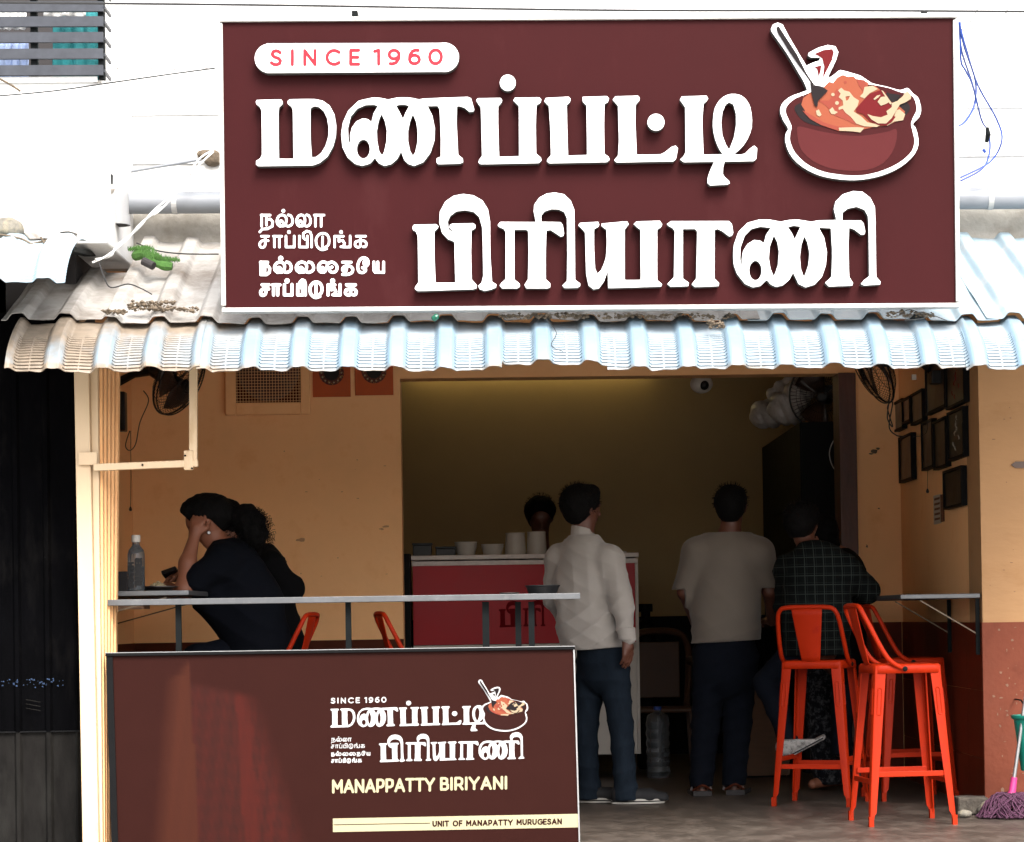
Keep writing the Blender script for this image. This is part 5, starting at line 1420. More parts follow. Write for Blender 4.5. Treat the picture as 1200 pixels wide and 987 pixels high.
# posters
for k, (a, b) in enumerate(((366, 411), (415.5, 461))):
    p, q = W(a, 415, 14.99), W(b, 465 - k * 2, 14.99)
    t = thing('poster', ('orange poster with a dark round medallion, next to the exhaust fan', 'orange poster with a dark round medallion, next to the doorway edge')[k], 'poster', ((p.x + q.x) / 2, 14.99, (p.z + q.z) / 2), 'orange medallion posters')
    MB().box(p.x, q.x, 14.992, 14.998, q.z, p.z).build('sheet', M['poster'], t)
    c = Vector(((p.x + q.x) / 2, 14.992, q.z + .5 * (q.x - p.x) * 1.28))
    r = (q.x - p.x) * .33
    MB().lathe([(r, 0), (r, .003)], c, 28, (0, -1, 0)).build('medallion', M['poster_dark'], t)
    MB().lathe([(r * .62, .003), (r * .6, .0045)], c, 24, (0, -1, 0)).build('medallion_centre', M['picture'], t)
    mb = MB()
    for m_ in range(14):
        a_ = 2 * pi * m_ / 14
        mb.lathe([(r * .075, .003), (r * .05, .005)], c + Vector((cos(a_), 0, sin(a_))) * r * .8, 6, (0, -1, 0))
    mb.build('dots', M['cream_ink'], t)

# pictures on the right wall: (px left, px right, py top, py bottom)
FRM = [(1091, 1114, 424, 482, 'picture', 'dark framed picture at the top, left of the one with the red motif'), (1115, 1137, 424, 476, 'picture', 'dark framed picture at the top right with a red motif'),
       (1051, 1063, 470, 505, 'picture', 'small dark framed picture lowest under the right fan, leftmost'), (1063, 1072, 466, 496, 'picture_b', 'small brown framed picture under the right fan'),
       (1073, 1087, 459, 496, 'picture', 'small dark framed picture right of the brown one'), (1058, 1073, 510, 564, 'picture', 'tall narrow framed picture hanging alone at the left of the group'),
       (1085, 1098, 493, 550, 'picture', 'left one of the two dark framed pictures hanging edge to edge'), (1099, 1114, 491, 549, 'picture', 'right one of the two dark framed pictures hanging edge to edge'),
       (1116, 1135, 480, 538, 'picture', 'dark framed picture with pale writing above the lowest one'), (1110, 1132, 549, 595, 'picture', 'lowest dark framed picture, above the notice strip')]
for a, b, y0, y1, mt, lab in FRM:
    Ya, Yb = 2.275 * 3000 / (a - 600 + 1.2), 2.275 * 3000 / (b - 600 + 1.2)
    Yb, Ya = max(Yb, 12.6), Ya
    p, q = W((a + b) / 2, y0, (Ya + Yb) / 2), W((a + b) / 2, y1, (Ya + Yb) / 2)
    t = thing('picture_frame', lab, 'picture', (2.29, (Ya + Yb) / 2, (p.z + q.z) / 2), 'dark pictures on the right wall')
    z0, z1 = q.z, p.z; m_ = .014
    MB().box(2.268, 2.299, Yb, Ya, z0, z0 + m_).build('moulding', M['black'], t); MB().box(2.268, 2.299, Yb, Ya, z1 - m_, z1).build('moulding', M['black'], t)
    MB().box(2.268, 2.299, Yb, Yb + m_, z0 + m_, z1 - m_).build('moulding', M['black'], t); MB().box(2.268, 2.299, Ya - m_, Ya, z0 + m_, z1 - m_).build('moulding', M['black'], t)
    MB().box(2.276, 2.298, Yb + m_, Ya - m_, z0 + m_, z1 - m_).build('print', M[mt], t)
    if 'red motif' in lab and 'right' in lab or 'writing' in lab:
        cm = 'poster' if 'red' in lab else 'cup_white'
        mb = MB(); rr = random.Random(5)
        for k in range(7):
            y = Yb + m_ + (Ya - Yb - 2 * m_) * (.3 + .4 * rr.random()); z = z0 + (z1 - z0) * (.18 + .1 * k)
            mb.tube([(2.2745, y, z), (2.2745, y + .03 * rr.uniform(-1, 1), z + .012), (2.2745, y + .02 * rr.uniform(-1, 1), z + .022)], .0022, 4)
        mb.build('motif', M['red_ink'] if 'red' in lab else M['cup_white'], t)['kind'] = 'stuff'
Ya, Yb = 2.29 * 3000 / 497, 2.29 * 3000 / 509
nt_ = thing('notice_strip', 'narrow white and red paper notice stuck on the right wall below the pictures', 'notice', (2.298, (Ya + Yb) / 2, W(1103, 596, 13.6).z))
zt, zm = W(1103, 579, 13.6).z, W(1103, 613, 13.6).z
MB().box(2.2965, 2.3, Yb + .1, Ya, zm, zt).build('paper', M['cup_white'], nt_); MB().box(2.2955, 2.3, Yb, Yb + .098, zm + .005, zt - .005).build('red_edge', M['poster_dark'], nt_)
for k in range(5):
    MB().box(2.2958, 2.2964, Yb + .12, Ya - .03, zm + .02 + k * .027, zm + .032 + k * .027).build('text_line', M['poster_dark'], nt_)
# small dark arrow shaped bracket on the pier and stain
p = W(1187, 545, PIERY)
ar = tag(raw('hook_plate', [(p.x - .01, PIERY - .008 + d, p.z) if k == 0 else v for d in (0, .0075) for k, v in enumerate([0, (p.x + .012, PIERY - .008 + d, p.z + .016), (p.x + .06, PIERY - .008 + d, p.z + .016), (p.x + .06, PIERY - .008 + d, p.z - .016), (p.x + .012, PIERY - .008 + d, p.z - .016)])],
      [(0, 4, 3, 2, 1), (5, 6, 7, 8, 9), (0, 1, 6, 5), (1, 2, 7, 6), (2, 3, 8, 7), (3, 4, 9, 8), (4, 0, 5, 9)], M['picture_b']), 'small dark pointed plate fixed on the beige pier at the right edge', 'plate')

# brown chair, water jar, cylinder, plywood box in the back
chx = W(775, 830, 15.9).x
bc = thing('plastic_chair', 'brown plastic armchair in the dark beside the red counter', 'chair', (chx, 15.9, 0))
sz = W(770, 829, 15.8).z
MB().box(chx - .2, chx + .2, 15.65, 16.05, sz - .03, sz).build('seat', M['brown_plastic'], bc, bevel=.01)
for sx in (-1, 1):
    MB().tube(crom([(chx + sx * .2, 15.66, sz), (chx + sx * .215, 15.66, sz + .2), (chx + sx * .20, 15.72, sz + .27), (chx + sx * .19, 15.95, sz + .29), (chx + sx * .19, 16.05, sz + .27)], 5), .022, 8).build('arm', M['brown_plastic'], bc, smooth=True)
    for y in (15.67, 16.03):
        MB().bar((chx + sx * .18, y, sz - .02), (chx + sx * .205, y + (.02 if y > 15.8 else -.02), 0), .04, .03, up=(0, 1, 0)).build('leg', M['brown_plastic'], bc)
MB().tube(crom([(chx - .17, 16.05, sz), (chx - .19, 16.1, sz + .3), (chx - .15, 16.12, sz + .44), (chx, 16.13, sz + .47), (chx + .15, 16.12, sz + .44), (chx + .19, 16.1, sz + .3), (chx + .17, 16.05, sz)], 5), .022, 8).build('back_frame', M['brown_plastic'], bc, smooth=True)
MB().box(chx - .13, chx + .13, 16.085, 16.1, sz + .05, sz + .4).build('back_panel', M['brown_plastic'], bc, bevel=.005)
wx = W(771, 860, 15.4).x
wj = thing('water_jar', 'ribbed clear water jar standing in the dark under the brown chair', 'jar', (wx, 15.4, 0))
zb_ = W(771, 893, 15.4).z; zt_ = W(771, 832, 15.4).z
prof_ = []
for k in range(26):
    z = (zt_ - .05) * k / 25; prof_.append((.068 + .005 * (1 if (k // 2) % 2 else 0), z))
prof_ += [(.06, zt_ - .03), (.02, zt_ - .01), (.02, zt_)]
MB().lathe(prof_, (wx, 15.4, .001), 20).build('body', M['glass_clear'], wj, smooth=True)
MB().lathe([(.024, 0), (.024, .02)], (wx, 15.4, zt_), 14).build('cap', M['cable_blue'], wj)
kx_ = W(757, 730, 15.9).x
kc = thing('gas_canister', 'dark canister behind the man in the white shirt', 'canister', (kx_ + .02, 16.3, 0))
MB().lathe([(.06, 0), (.07, .02), (.07, .86), (.05, .93), (.03, .95), (.03, 1.03), (.012, 1.04)], (kx_ + .02, 16.3, 0), 20).build('body', M['black'], kc, smooth=True)
MB().lathe([(.045, 0), (.045, .05)], (kx_ + .02, 16.3, 1.0), 14).build('valve_guard', M['dark_steel'], kc)
px0_, px1_ = W(873, 860, 15.2).x, W(926, 860, 15.2).x
pb_x = thing('plywood_box', 'brown plywood box on the floor behind the man in the beige T-shirt', 'box', ((px0_ + px1_) / 2, 15.35, 0))
z_lo, z_hi = W(895, 911, 15.2).z, W(895, 805, 15.2).z
MB().box(px0_, px1_, 15.25, 15.5, max(.01, z_lo), z_hi).build('panel', M['ply'], pb_x, bevel=.003)
MB().box(px0_ + .02, px1_ - .02, 15.27, 15.48, 0, max(.02, z_lo)).build('base', M['black'], pb_x)

# ------------------------------------------------------------------ right bottom: stones, mop, bucket
def rock(lab, c, R, seed):
    o = sdf_body('stone', [('e', c, R, .3, .01)], M['stone'], None, .007, disp=lambda X, Y, Z: .010 * noise3(X, Y, Z, seed, 40) + .004 * noise3(X, Y, Z, seed + 1, 110), cut=lambda X, Y, Z: .002 - Z, smooth=False)
    return tag(o, lab, 'stone')
c = W(1131, 953, 12.2)
sx0 = c.x + .03
o = sdf_body('stone', [('e', (sx0, 12.2, .04), (.13, .12, .10), 0, .01)], pm('brown_block_stone', (.085, .07, .055), .95, .35, 25, 1.0, 40, stain=(.16, .14, .11), stains=14), None, .007, disp=lambda X, Y, Z: .004 * noise3(X, Y, Z, 3, 110),
             cut=lambda X, Y, Z: np.maximum(np.maximum(np.abs(X - sx0) - .075 + .006 * noise3(X, Y, Z, 4, 50), np.abs(Y - 12.2) - .06), np.maximum(Z - .085 + .008 * noise3(X, Y, Z, 6, 40), .002 - Z)), smooth=False)
tag(o, 'squarish brown stone on the floor at the foot of the tiled wall', 'stone')
c = W(1158, 955, 12.15)
rock('pale rounded stone beside the mop head', (c.x + .01, 12.12, .03), (.06, .06, .045), 5)
c = W(1128, 962, 12.05)
rock('small yellowish stone lying in front of the squarish one', (c.x, 12.0, .018), (.035, .03, .022), 9)
mx_ = W(1186, 962, 11.95).x
mp_ = thing('mop', 'mop with pink socket and purple cord head leaning at the right edge', 'mop', (mx_, 11.95, 0))
mb = MB(); rr = random.Random(12)
for i in range(230):
    a = rr.uniform(0, 2 * pi); L1 = rr.uniform(.09, .155)
    pts = [Vector((mx_ + .02 * cos(a), 11.95 + .02 * sin(a), .075))]
    for k in range(1, 7):
        s = k / 6; rad = .02 + L1 * s; a2 = a + .5 * sin(s * 4 + i)
        pts.append(Vector((mx_ + rad * cos(a2), 11.95 + rad * sin(a2) * .8, max(.008, .08 + .03 * sin(s * pi) - .085 * s * s * 1.1 + .008 * rr.random() + .03 * (i % 4) / 4 * (1 - s)))))
    mb.tube(pts, .0036, 4)
o = mb.build('cord_head', M['mop'], mp_, smooth=True)
top = W(1199, 860, 11.95)
s0_ = W(1183.5, 950, 11.95); s1_ = W(1188.5, 911, 11.95); s2_ = W(1196, 850, 11.95); s3_ = W(1207, 780, 11.95)
MB().tube([(s0_.x, 11.95, .07), (s0_.x, 11.95, .09), s0_.lerp(s1_, .6), s1_], [.032, .022, .017, .015], 12).build('socket', M['pink'], mp_, smooth=True)
MB().tube([s1_, s3_ + (s3_ - s1_) * 1.6], .009, 10).build('handle', M['alum'], mp_, smooth=True)
bk_ = W(1209, 860, 12.0)
bu = thing('bucket', 'teal plastic bucket hanging at the right edge above the mop', 'bucket', (bk_.x, 12.0, W(1200, 900, 12).z))
bz0, bz1 = W(1205, 903, 12.0).z, W(1205, 838, 12.0).z
MB().lathe([(.065, bz0), (.095, bz1 - .02), (.102, bz1 - .018), (.108, bz1 - .01), (.108, bz1), (.098, bz1), (.06, bz0 + .01)], (bk_.x + .012, 12.0, 0), 28).build('body', M['teal'], bu, smooth=True)
MB().tube([(bk_.x + .012, 12.09, bz1), (bk_.x + .012, 12.3, bz1 + .06), (bk_.x + .012, PIERY - .006, bz1 + .06)], .004, 6).build('hook', M['dark_steel'], bu)

# ------------------------------------------------------------------ pipes, wires, bits on the upper wall and canopy
pp = thing('drain_pipe', 'thick grey plastic pipe running along the white wall behind the sign', 'pipe', (0, 11.7, W(600, 240, 11.68).z))
a, b = W(141, 238, 11.68), W(1290, 232, 11.68)
MB().tube([a, b], .050, 24).build('pipe', M['pvc_grey'], pp, smooth=True)
for px in (205, 1160):
    p = W(px, 238, 11.68)
    MB().tube([(p.x - .012, 11.68, a.z + (b.z - a.z) * (p.x - a.x) / (b.x - a.x)), (p.x + .012, 11.68, a.z + (b.z - a.z) * (p.x - a.x) / (b.x - a.x))], .053, 24).build('clip', M['pvc_white'], pp)
el = thing('pipe_elbow', 'white plastic pipe elbow opening downward at the balcony corner', 'pipe', W(137, 240, 11.3))
pe = crom([W(121, 217, 11.34), W(130, 219, 11.32), W(136.5, 228, 11.3), W(137.5, 243, 11.3), W(137.5, 256, 11.3)], 6)
EM = pm('elbow_pvc', (.40, .405, .41), .45, .05, 8)
MB().tube(pe, .050, 24, caps=False).build('elbow', EM, el, smooth=True)
MB().tube([W(137.5, 252, 11.3), W(137.5, 264, 11.3)], .057, 24, caps=False).build('collar', EM, el, smooth=True)
MB().lathe([(.045, 0), (.045, .004)], W(137.5, 264.3, 11.3), 24).build('opening', M['fabric_dark'], el)  # dark disc across the mouth, stands in for the shade inside the pipe
gl = thing('globe_lamp', 'small unlit globe bulb under a holder beside the balcony', 'lamp', W(129, 221, 11.2))
g_ = W(129, 222, 11.15)
MB().lathe([(.004, -.021), (.014, -.016), (.021, 0), (.016, .014), (.009, .02), (.009, .04)], g_, 16).build('bulb', M['cup_white'], gl, smooth=True)
MB().lathe([(.012, .022), (.014, .06), (.01, .065)], g_, 12).build('holder', M['black_plastic'], gl)
MB().tube([g_ + Vector((0, 0, .06)), g_ + Vector((0, .06, .09)), (g_.x, 11.78, g_.z + .09)], .006, 6).build('arm', M['pvc_white'], gl)
cd = thing('conduit', 'thin grey conduit rising from the globe lamp to the hole by the sign', 'conduit', W(185, 195, 11.75))
MB().tube([W(142, 203, 11.75), W(235, 187, 11.76)], .007, 8).build('tube', M['pvc_grey'], cd)
hl = sdf_body('broken_plaster', [('e', W(244, 181, 11.79), (.055, .03, .025), 0, .01), ('e', W(250, 188, 11.79), (.04, .03, .03), 0, .01)], M['litter'], None, .006, disp=lambda X, Y, Z: .008 * noise3(X, Y, Z, 3, 90), smooth=False)
tag(hl, 'ragged brown hole of broken plaster where cables enter beside the sign', 'hole')
def wire(name, lab, pts, r, mat, n=6, cat='cable', parts=None):
    t = thing(name, lab, cat, pts[0][0] if isinstance(pts[0], list) else pts[0])
    for ln in (pts if isinstance(pts[0], list) else [pts]):
        MB().tube(crom(ln, n), r, 6).build('strand', M[mat], t, smooth=True)
    return t
wire('white_cable', 'twisted white cable drooping from the sign edge to the canopy left end', [[W(250, 176, 11.7), W(232, 188, 11.6), W(212, 220, 11.5), W(186, 248, 11.4), W(176, 252, 11.35), W(190, 243, 11.35), W(165, 262, 11.25), W(148, 282, 11.1), W(125, 300, 10.95), W(108, 308, 10.9)],
     [W(250, 178, 11.68), W(234, 193, 11.6), W(205, 226, 11.5), W(180, 247, 11.42), W(160, 270, 11.25), W(137, 288, 11.1), W(130, 300, 11.0), W(112, 304, 10.9)]], .0045, 'cable_white')
wire('overhead_wire', 'long black overhead wire crossing the top of the picture', [W(-30, 3, 10.0), W(300, 6, 10.0), W(700, 12, 10.0), W(1000, 12.5, 10.0), W(1230, 14, 10.0)], .0042, 'cable_black')
wire('overhead_wire', 'thin black wire rising from the left edge to the sign top left', [W(-20, 114, 10.6), W(60, 107, 10.6), W(130, 97, 10.6), W(200, 87, 10.6), W(252, 80, 10.62)], .003, 'cable_black')
wire('overhead_wire', 'thin dark loop of wire above the top right corner of the sign', [W(1150, 0, 11.6), W(1140, 22, 11.6), W(1128, 36, 11.6), W(1175, 20, 11.6), W(1182, -6, 11.6)], .002, 'cable_black')
wire('thin_wire', 'thin brown stick or wire in front of the balcony at the left edge', [W(-6, 90, 10.9), W(10, 98, 10.9), W(24, 107, 10.9)], .005, 'litter')
wire('blue_wires', 'bunch of thin blue wires hanging beside the right edge of the sign', [[W(1124, 26, 11.0), W(1127, 60, 11.1), W(1140, 100, 11.4), W(1150, 140, 11.6), W(1158, 152, 11.7)],
     [W(1124, 28, 11.0), W(1133, 60, 11.1), W(1146, 100, 11.4), W(1168, 140, 11.6), W(1174, 165, 11.6), W(1160, 190, 11.6), W(1126, 208, 11.2)],
     [W(1125, 30, 11.0), W(1130, 55, 11.05), W(1143, 95, 11.3), W(1141, 125, 11.3), W(1128, 145, 11.2), W(1120, 147, 11.0)],
     [W(1125, 26, 11.0), W(1126, 70, 11.05), W(1131, 82, 11.1), W(1139, 98, 11.2), W(1143, 120, 11.3), W(1132, 142, 11.2), W(1122, 148, 11.0)],
     [W(1158, 152, 11.7), W(1160, 175, 11.7), W(1152, 197, 11.6), W(1126, 212, 11.2)]], .0042, 'cable_blue')
kb = thing('wire_joint', 'grey taped joint in the blue wires beside the sign', 'joint', W(1158, 160, 11.66))
MB().tube([W(1157, 150, 11.66), W(1158, 158, 11.65), W(1156, 167, 11.66)], [.008, .013, .008], 8).build('tape', M['dark_steel'], kb)
MB().tube([W(1152, 175, 11.68), W(1155, 179, 11.68)], .007, 6).build('end', M['cable_blue'], kb)
wire('black_wire', 'loose black wire lying across the dusty left end of the canopy', [W(116, 308, 10.85), W(122, 325, 10.8), W(130, 337, 10.75), W(150, 333, 10.75), W(165, 338, 10.72), W(178, 345, 10.7)], .003, 'cable_black')
wire('black_wire', 'thin dark wire stretched from the green turf scrap to the sign edge', [W(160, 285, 11.3), W(185, 294, 11.25), W(215, 297.5, 11.2), W(256, 298, 11.1)], .003, 'cable_black')

# artificial turf scrap on the canopy
tf = thing('turf_scrap', 'folded scrap of bright green artificial turf lying on the canopy', 'turf', W(180, 305, 11.2))
mb = MB(); rr = random.Random(8)
base = [W(158, 297, 11.25), W(170, 295, 11.2), W(178, 303, 11.15), W(188, 307, 11.15), W(202, 309, 11.15)]
bs = crom(base, 6)
MB().tube([q - Vector((0, 0, .012)) for q in bs], [.020 + .004 * sin(i * .7) for i in range(len(bs))], 8).build('mat', M['turf'], tf)
for i in range(900):
    q = bs[rr.randrange(len(bs))]; a = rr.uniform(0, 2 * pi); r = .036 * sqrt(rr.random())
    c = q + Vector((r * cos(a), r * sin(a) * .8, .006 + .01 * rr.random())); d = Vector((rr.uniform(-.4, .4), rr.uniform(-.6, .2), 1)) * .016
    mb.add([c + Vector((-.0016, 0, 0)), c + Vector((.0016, 0, 0)), c + d], [(0, 1, 2)])
mb.build('blades', M['turf'], tf)['kind'] = 'stuff'
MB().tube([W(168, 306, 11.12), W(180, 312, 11.1)], .018, 10).build('rolled_edge', M['fabric_dark'], tf)
gd = thing('glass_shard', 'dark green bottle piece stuck between sign and canopy sheet', 'bottle', W(507, 371, 10.48))
MB().lathe([(.008, 0), (.013, .006), (.013, .022), (.006, .03)], W(507, 375, 10.47), 10, (.6, -.2, .5)).build('body', pm('green_glass', (.01, .12, .07), .1), gd)

# dry litter on the canopy: leaf and dust clumps, nobody could count them
mb = MB(); rr = random.Random(21)
def litter(px0, px1, py, spread, n, Y, hgt=.012):
    for i in range(n):
        px = rr.uniform(px0, px1); q = W(px, py + rr.uniform(-spread, spread), Y + rr.uniform(-.03, .03))
        s = rr.uniform(.003, .011)
        k = q + Vector((0, 0, rr.uniform(-.006, hgt) * .6))
        P_ = [k + Vector((rr.uniform(.6, 1.6) * s * a, rr.uniform(.5, 1) * s * b_, rr.uniform(.4, 1) * s * c_)) for a, b_, c_ in ((1, 0, 0), (-1, 0, 0), (0, 1, 0), (0, -1, 0), (0, 0, 1), (0, 0, -1))]
        mb.add(P_, [(0, 2, 4), (2, 1, 4), (1, 3, 4), (3, 0, 4), (2, 0, 5), (1, 2, 5), (3, 1, 5), (0, 3, 5)])
litter(152, 205, 357, 2.6, 90, 10.66, .012)
litter(175, 232, 363, 1.8, 70, 10.62, .015)
litter(120, 150, 366, 1.5, 60, 10.60)
litter(585, 690, 371, 2.0, 110, 10.56)
litter(700, 860, 371, 2.0, 120, 10.56)
litter(1040, 1095, 369, 2.5, 60, 10.56)
litter(150, 190, 361, 2.5, 80, 10.64)
litter(830, 848, 380, 4, 40, 10.48)
tag(mb.build('dry_litter', M['litter']), 'dry leaves and dust lying in the joint of the canopy sheets', 'litter', kind='stuff')
for i, ln in enumerate(([W(1052, 371, 10.5), W(1066, 363, 10.52), W(1085, 372, 10.5), W(1060, 375, 10.5), W(1080, 366, 10.5), W(1110, 376, 10.5)],
                        [W(640, 374, 10.5), W(652, 390, 10.45), W(646, 405, 10.4), W(660, 412, 10.38)])):
    wire('wire_scrap', ('tangle of thin black wire between sign and canopy near the right corner', 'thin curled wire hanging over the middle eave sheets')[i], ln, .0016, 'cable_black')
cr = rock('broken grey block lying on the neighbouring canopy at the left edge', W(7, 268, 10.7), (.075, .06, .045), 31)
cr.name = 'broken_block'; cr['category'] = 'block'
mb = MB(); rr = random.Random(2)
for pts_ in ([W(16, 288, 10.5), W(32, 287, 10.5), W(50, 283, 10.5), W(61, 281, 10.5)], [W(0, 275, 10.5), W(25, 280, 10.5), W(40, 288, 10.48)], [W(48, 278, 10.5), W(55, 290, 10.45), W(60, 294, 10.4)]):
    mb.tube(crom(pts_, 4), .0045, 5)
tag(mb.build('twigs', M['litter']), 'dry twigs lying on the neighbouring canopy sheet', 'twigs')

# hairline cracks and dirt marks on the white plaster and scuffs on the beige wall
rr = random.Random(77)
def marks(owner, spots, Y, mat, face=(0, -1, 0)):
    mb = MB()
    for px, py, w, h in spots:
        c = W(px, py, Y); s = Y / 3000
        n = 9; vs = []
        for k in range(n):
            a = 2 * pi * k / n; r = rr.uniform(.45, 1.1)
            vs.append((c.x + w * s * r * cos(a), Y, c.z + h * s * r * sin(a)))
        mb.add(vs, [tuple(range(n - 1, -1, -1))])
    mb.build('marks', mat, owner)['kind'] = 'stuff'
sp = []
for (x0, x1, y, sl) in ((134, 250, 80.5, .0), (1124, 1200, 72, -.01), (1124, 1200, 161.5, -.01)):
    x = x0
    while x < x1:
        l = rr.uniform(1, 9)
        if rr.random() < .75: sp.append((x + l / 2, y + (x - x0) * sl + rr.uniform(-.5, .5), l / 2, rr.uniform(.25, .8)))
        x += l + rr.uniform(0, 4)
for k in range(26): sp.append((rr.uniform(135, 252), rr.uniform(30, 190), rr.uniform(.3, 1.3), rr.uniform(.3, .9)))
for k in range(22): sp.append((rr.uniform(1124, 1198), rr.uniform(30, 215), rr.uniform(.3, 1.5), rr.uniform(.3, .9)))
marks(shop, sp, 11.797, M['concrete'])
sp = []
x = 2
while x < 112:
    l = rr.uniform(2, 8); sp.append((x + l / 2, 119 - x * .012 + rr.uniform(-.4, .4), l / 2, rr.uniform(.3, .8))); x += l + rr.uniform(0, 3)
for k in range(12): sp.append((rr.uniform(0, 118), rr.uniform(100, 275), rr.uniform(.3, 1.2), rr.uniform(.3, .8)))
sp += [(57 + 10 * k, 92.5 + rr.uniform(-1, 1.5), rr.uniform(2, 6), rr.uniform(.6, 2)) for k in range(6)] + [(112, 96, 8, 1.6), (100, 94, 6, 1.2)]
marks(bal, sp, 10.9965, M['concrete'])
sp = [(rr.uniform(290, 468), rr.uniform(520, 690), rr.uniform(.4, 2.6), rr.uniform(.3, 1.1)) for k in range(13)] + [(452, 617, 5, 1.6), (447, 620, 3, 1.5), (352, 633, 6, 3), (396, 654, 1, 1)]
marks(shop, sp, 14.998, pm('wall_scuff', (.72, .38, .19), .8, .2))
sp = [(1025, 529, 5, 3), (1029, 526, 3, 2), (1021, 532, 3, 1.5), (1030, 596, 1.5, 1), (1016, 640, 1.5, 2)]
marks(shop, sp, 14.998, M['litter'])
sp = [(rr.uniform(1160, 1200), rr.uniform(440, 700), rr.uniform(.4, 3), rr.uniform(.3, .9)) for k in range(10)] + [(1164, 515, 3, .8)]
marks(shop, sp, 12.4475, pm('pier_scuff', (.30, .17, .09), .8, .2))
sp = [(rr.uniform(1163, 1200), rr.uniform(735, 940), rr.uniform(.4, 2.6), rr.uniform(.4, 2.2)) for k in range(34)] + [(1171, 936, 4, 9), (1175, 926, 2.5, 5)]
marks(shop, sp, 12.442, pm('dado_chip', (.30, .16, .10), .8, .3))
# ------------------------------------------------------------------ people
def N_(*a): return np.array(a, float)
def V3(v): return Vector((float(v[0]), float(v[1]), float(v[2])))
def hand(wrist, dirv, palm_n, thumb_side, curl=.5, s=1.0):
    """five fingers: dirv along the palm, palm_n the way the palm looks, thumb_side sideways"""
    d = V3(dirv).normalized(); n = V3(palm_n).normalized(); n = (n - d * n.dot(d)).normalized()
    t = d.cross(n); t = t if t.dot(V3(thumb_side)) > 0 else -t
    w = V3(wrist); P = []
    kn = w + d * .085 * s
    P.append(('c', w, w + d * .04 * s, .024 * s, .028 * s, .012))
    for i, (o, L_) in enumerate(((.028, .068), (.009, .076), (-.010, .070), (-.028, .055))):
        k0 = kn + t * o * s - d * abs(o) * .25
        P.append(('c', w + d * .03 * s + t * o * .5 * s, k0, .017 * s, .012 * s, .010))
        a1 = curl * (.7 + .12 * i); a2 = a1 + curl * 1.1
        m_ = k0 + (d * cos(a1) + n * sin(a1)) * L_ * .5 * s
        e_ = m_ + (d * cos(a2) + n * sin(a2)) * L_ * .5 * s
        P.append(('c', k0, m_, .0095 * s, .0085 * s, .003)); P.append(('c', m_, e_, .0085 * s, .007 * s, .003))
    tb_ = w + d * .02 * s + t * .022 * s
    tm = tb_ + (d * .7 + t * .6 + n * .3).normalized() * .042 * s
    P.append(('c', tb_, tm, .014 * s, .011 * s, .008)); P.append(('c', tm, tm + (d * .9 + n * .35).normalized() * .032 * s, .0105 * s, .008 * s, .004))
    return P
def head(c, face, up=(0, 0, 1), s=1.0):
    """skull, jaw, nose, ears, eyes sockets; c = middle of the head, face = where it looks"""
    f = V3(face).normalized(); u = V3(up); u = (u - f * u.dot(f)).normalized(); r = f.cross(u)
    c = V3(c); yaw = math.atan2(f.y, f.x)
    q = lambda a, b, d: c + f * a * s + r * b * s + u * d * s
    P = [('e', q(-.012, 0, .025), (.098 * s, .078 * s, .088 * s), yaw, .02),
         ('c', q(.035, 0, .02), q(.045, 0, -.085), .062 * s, .034 * s, .03),
         ('c', q(-.01, 0, -.02), q(.01, 0, -.06), .066 * s, .05 * s, .03),
         ('c', q(.088, 0, .012), q(.108, 0, -.022), .010 * s, .014 * s, .010),
         ('c', q(.080, -.016, -.052), q(.080, .016, -.052), .011 * s, .011 * s, .008),
         ('c', q(.078, -.03, .03), q(.078, .03, .03), .014 * s, .014 * s, .012)]
    for sd in (-1, 1):
        P.append(('c', q(-.008, sd * .078, .018), q(-.004, sd * .076, -.018), .016 * s, .010 * s, .004))
        P.append(('e', q(.075, sd * .03, .010), (.012 * s,) * 3, 0, .004))
    return P
def hair_prims(c, face, up=(0, 0, 1), s=1.0, vol=1.0, low=0.0):
    f = V3(face).normalized(); u = V3(up); u = (u - f * u.dot(f)).normalized(); yaw = math.atan2(f.y, f.x); c = V3(c)
    r = f.cross(u)
    q = lambda a, b, d: c + f * a * s + r * b * s + u * d * s
    return [('e', q(-.022, 0, .045), (.108 * s * vol, .090 * s * vol, .088 * s * vol), yaw, .02), ('e', q(-.045, 0, -.002 - low), (.074 * s, .079 * s, .085 * s), yaw, .03),
            ('c', q(.045, -.03, .095), q(.045, .03, .10), .035 * s * vol, .03 * s * vol, .03)]
HD = lambda X, Y, Z: .004 * noise3(X, Y, Z, 2, 130) + .003 * noise3(X, Y, Z, 3, 260)
def strands(par, c, face, up=(0, 0, 1), s=1.0, n=420, low=-.06, seed=1, L_=.016):
    f = V3(face).normalized(); u = V3(up); u = (u - f * u.dot(f)).normalized(); r = f.cross(u); c = V3(c); rr = random.Random(seed); mb = MB()
    while n:
        a, b_ = rr.uniform(0, 2 * pi), rr.uniform(-.95, 1)
        e = Vector((sqrt(1 - b_ * b_) * cos(a), sqrt(1 - b_ * b_) * sin(a), b_))
        p = Vector((e.x * .106 - .022, e.y * .088, e.z * .09 + .045)) * s
        if p.z < low or p.x > .05 + .5 * p.z: 
            if rr.random() < .98: n -= 0
            if p.z < low - .02 or p.x > .06 + .5 * p.z: continue
        n -= 1
        q = c + f * p.x + r * p.y + u * p.z; d = (f * e.x + r * e.y + u * (e.z + .2)).normalized()
        d2 = (d + Vector((rr.uniform(-.7, .7), rr.uniform(-.7, .7), rr.uniform(-.9, .2)))).normalized()
        mb.tube([q - d * .004, q + d * L_ * .5, q + d * L_ * .6 + d2 * L_ * .6], [.0016, .0012, .0004], 3, caps=False)
    o = mb.build('strands', M['hair'], par); o['kind'] = 'stuff'
    return o
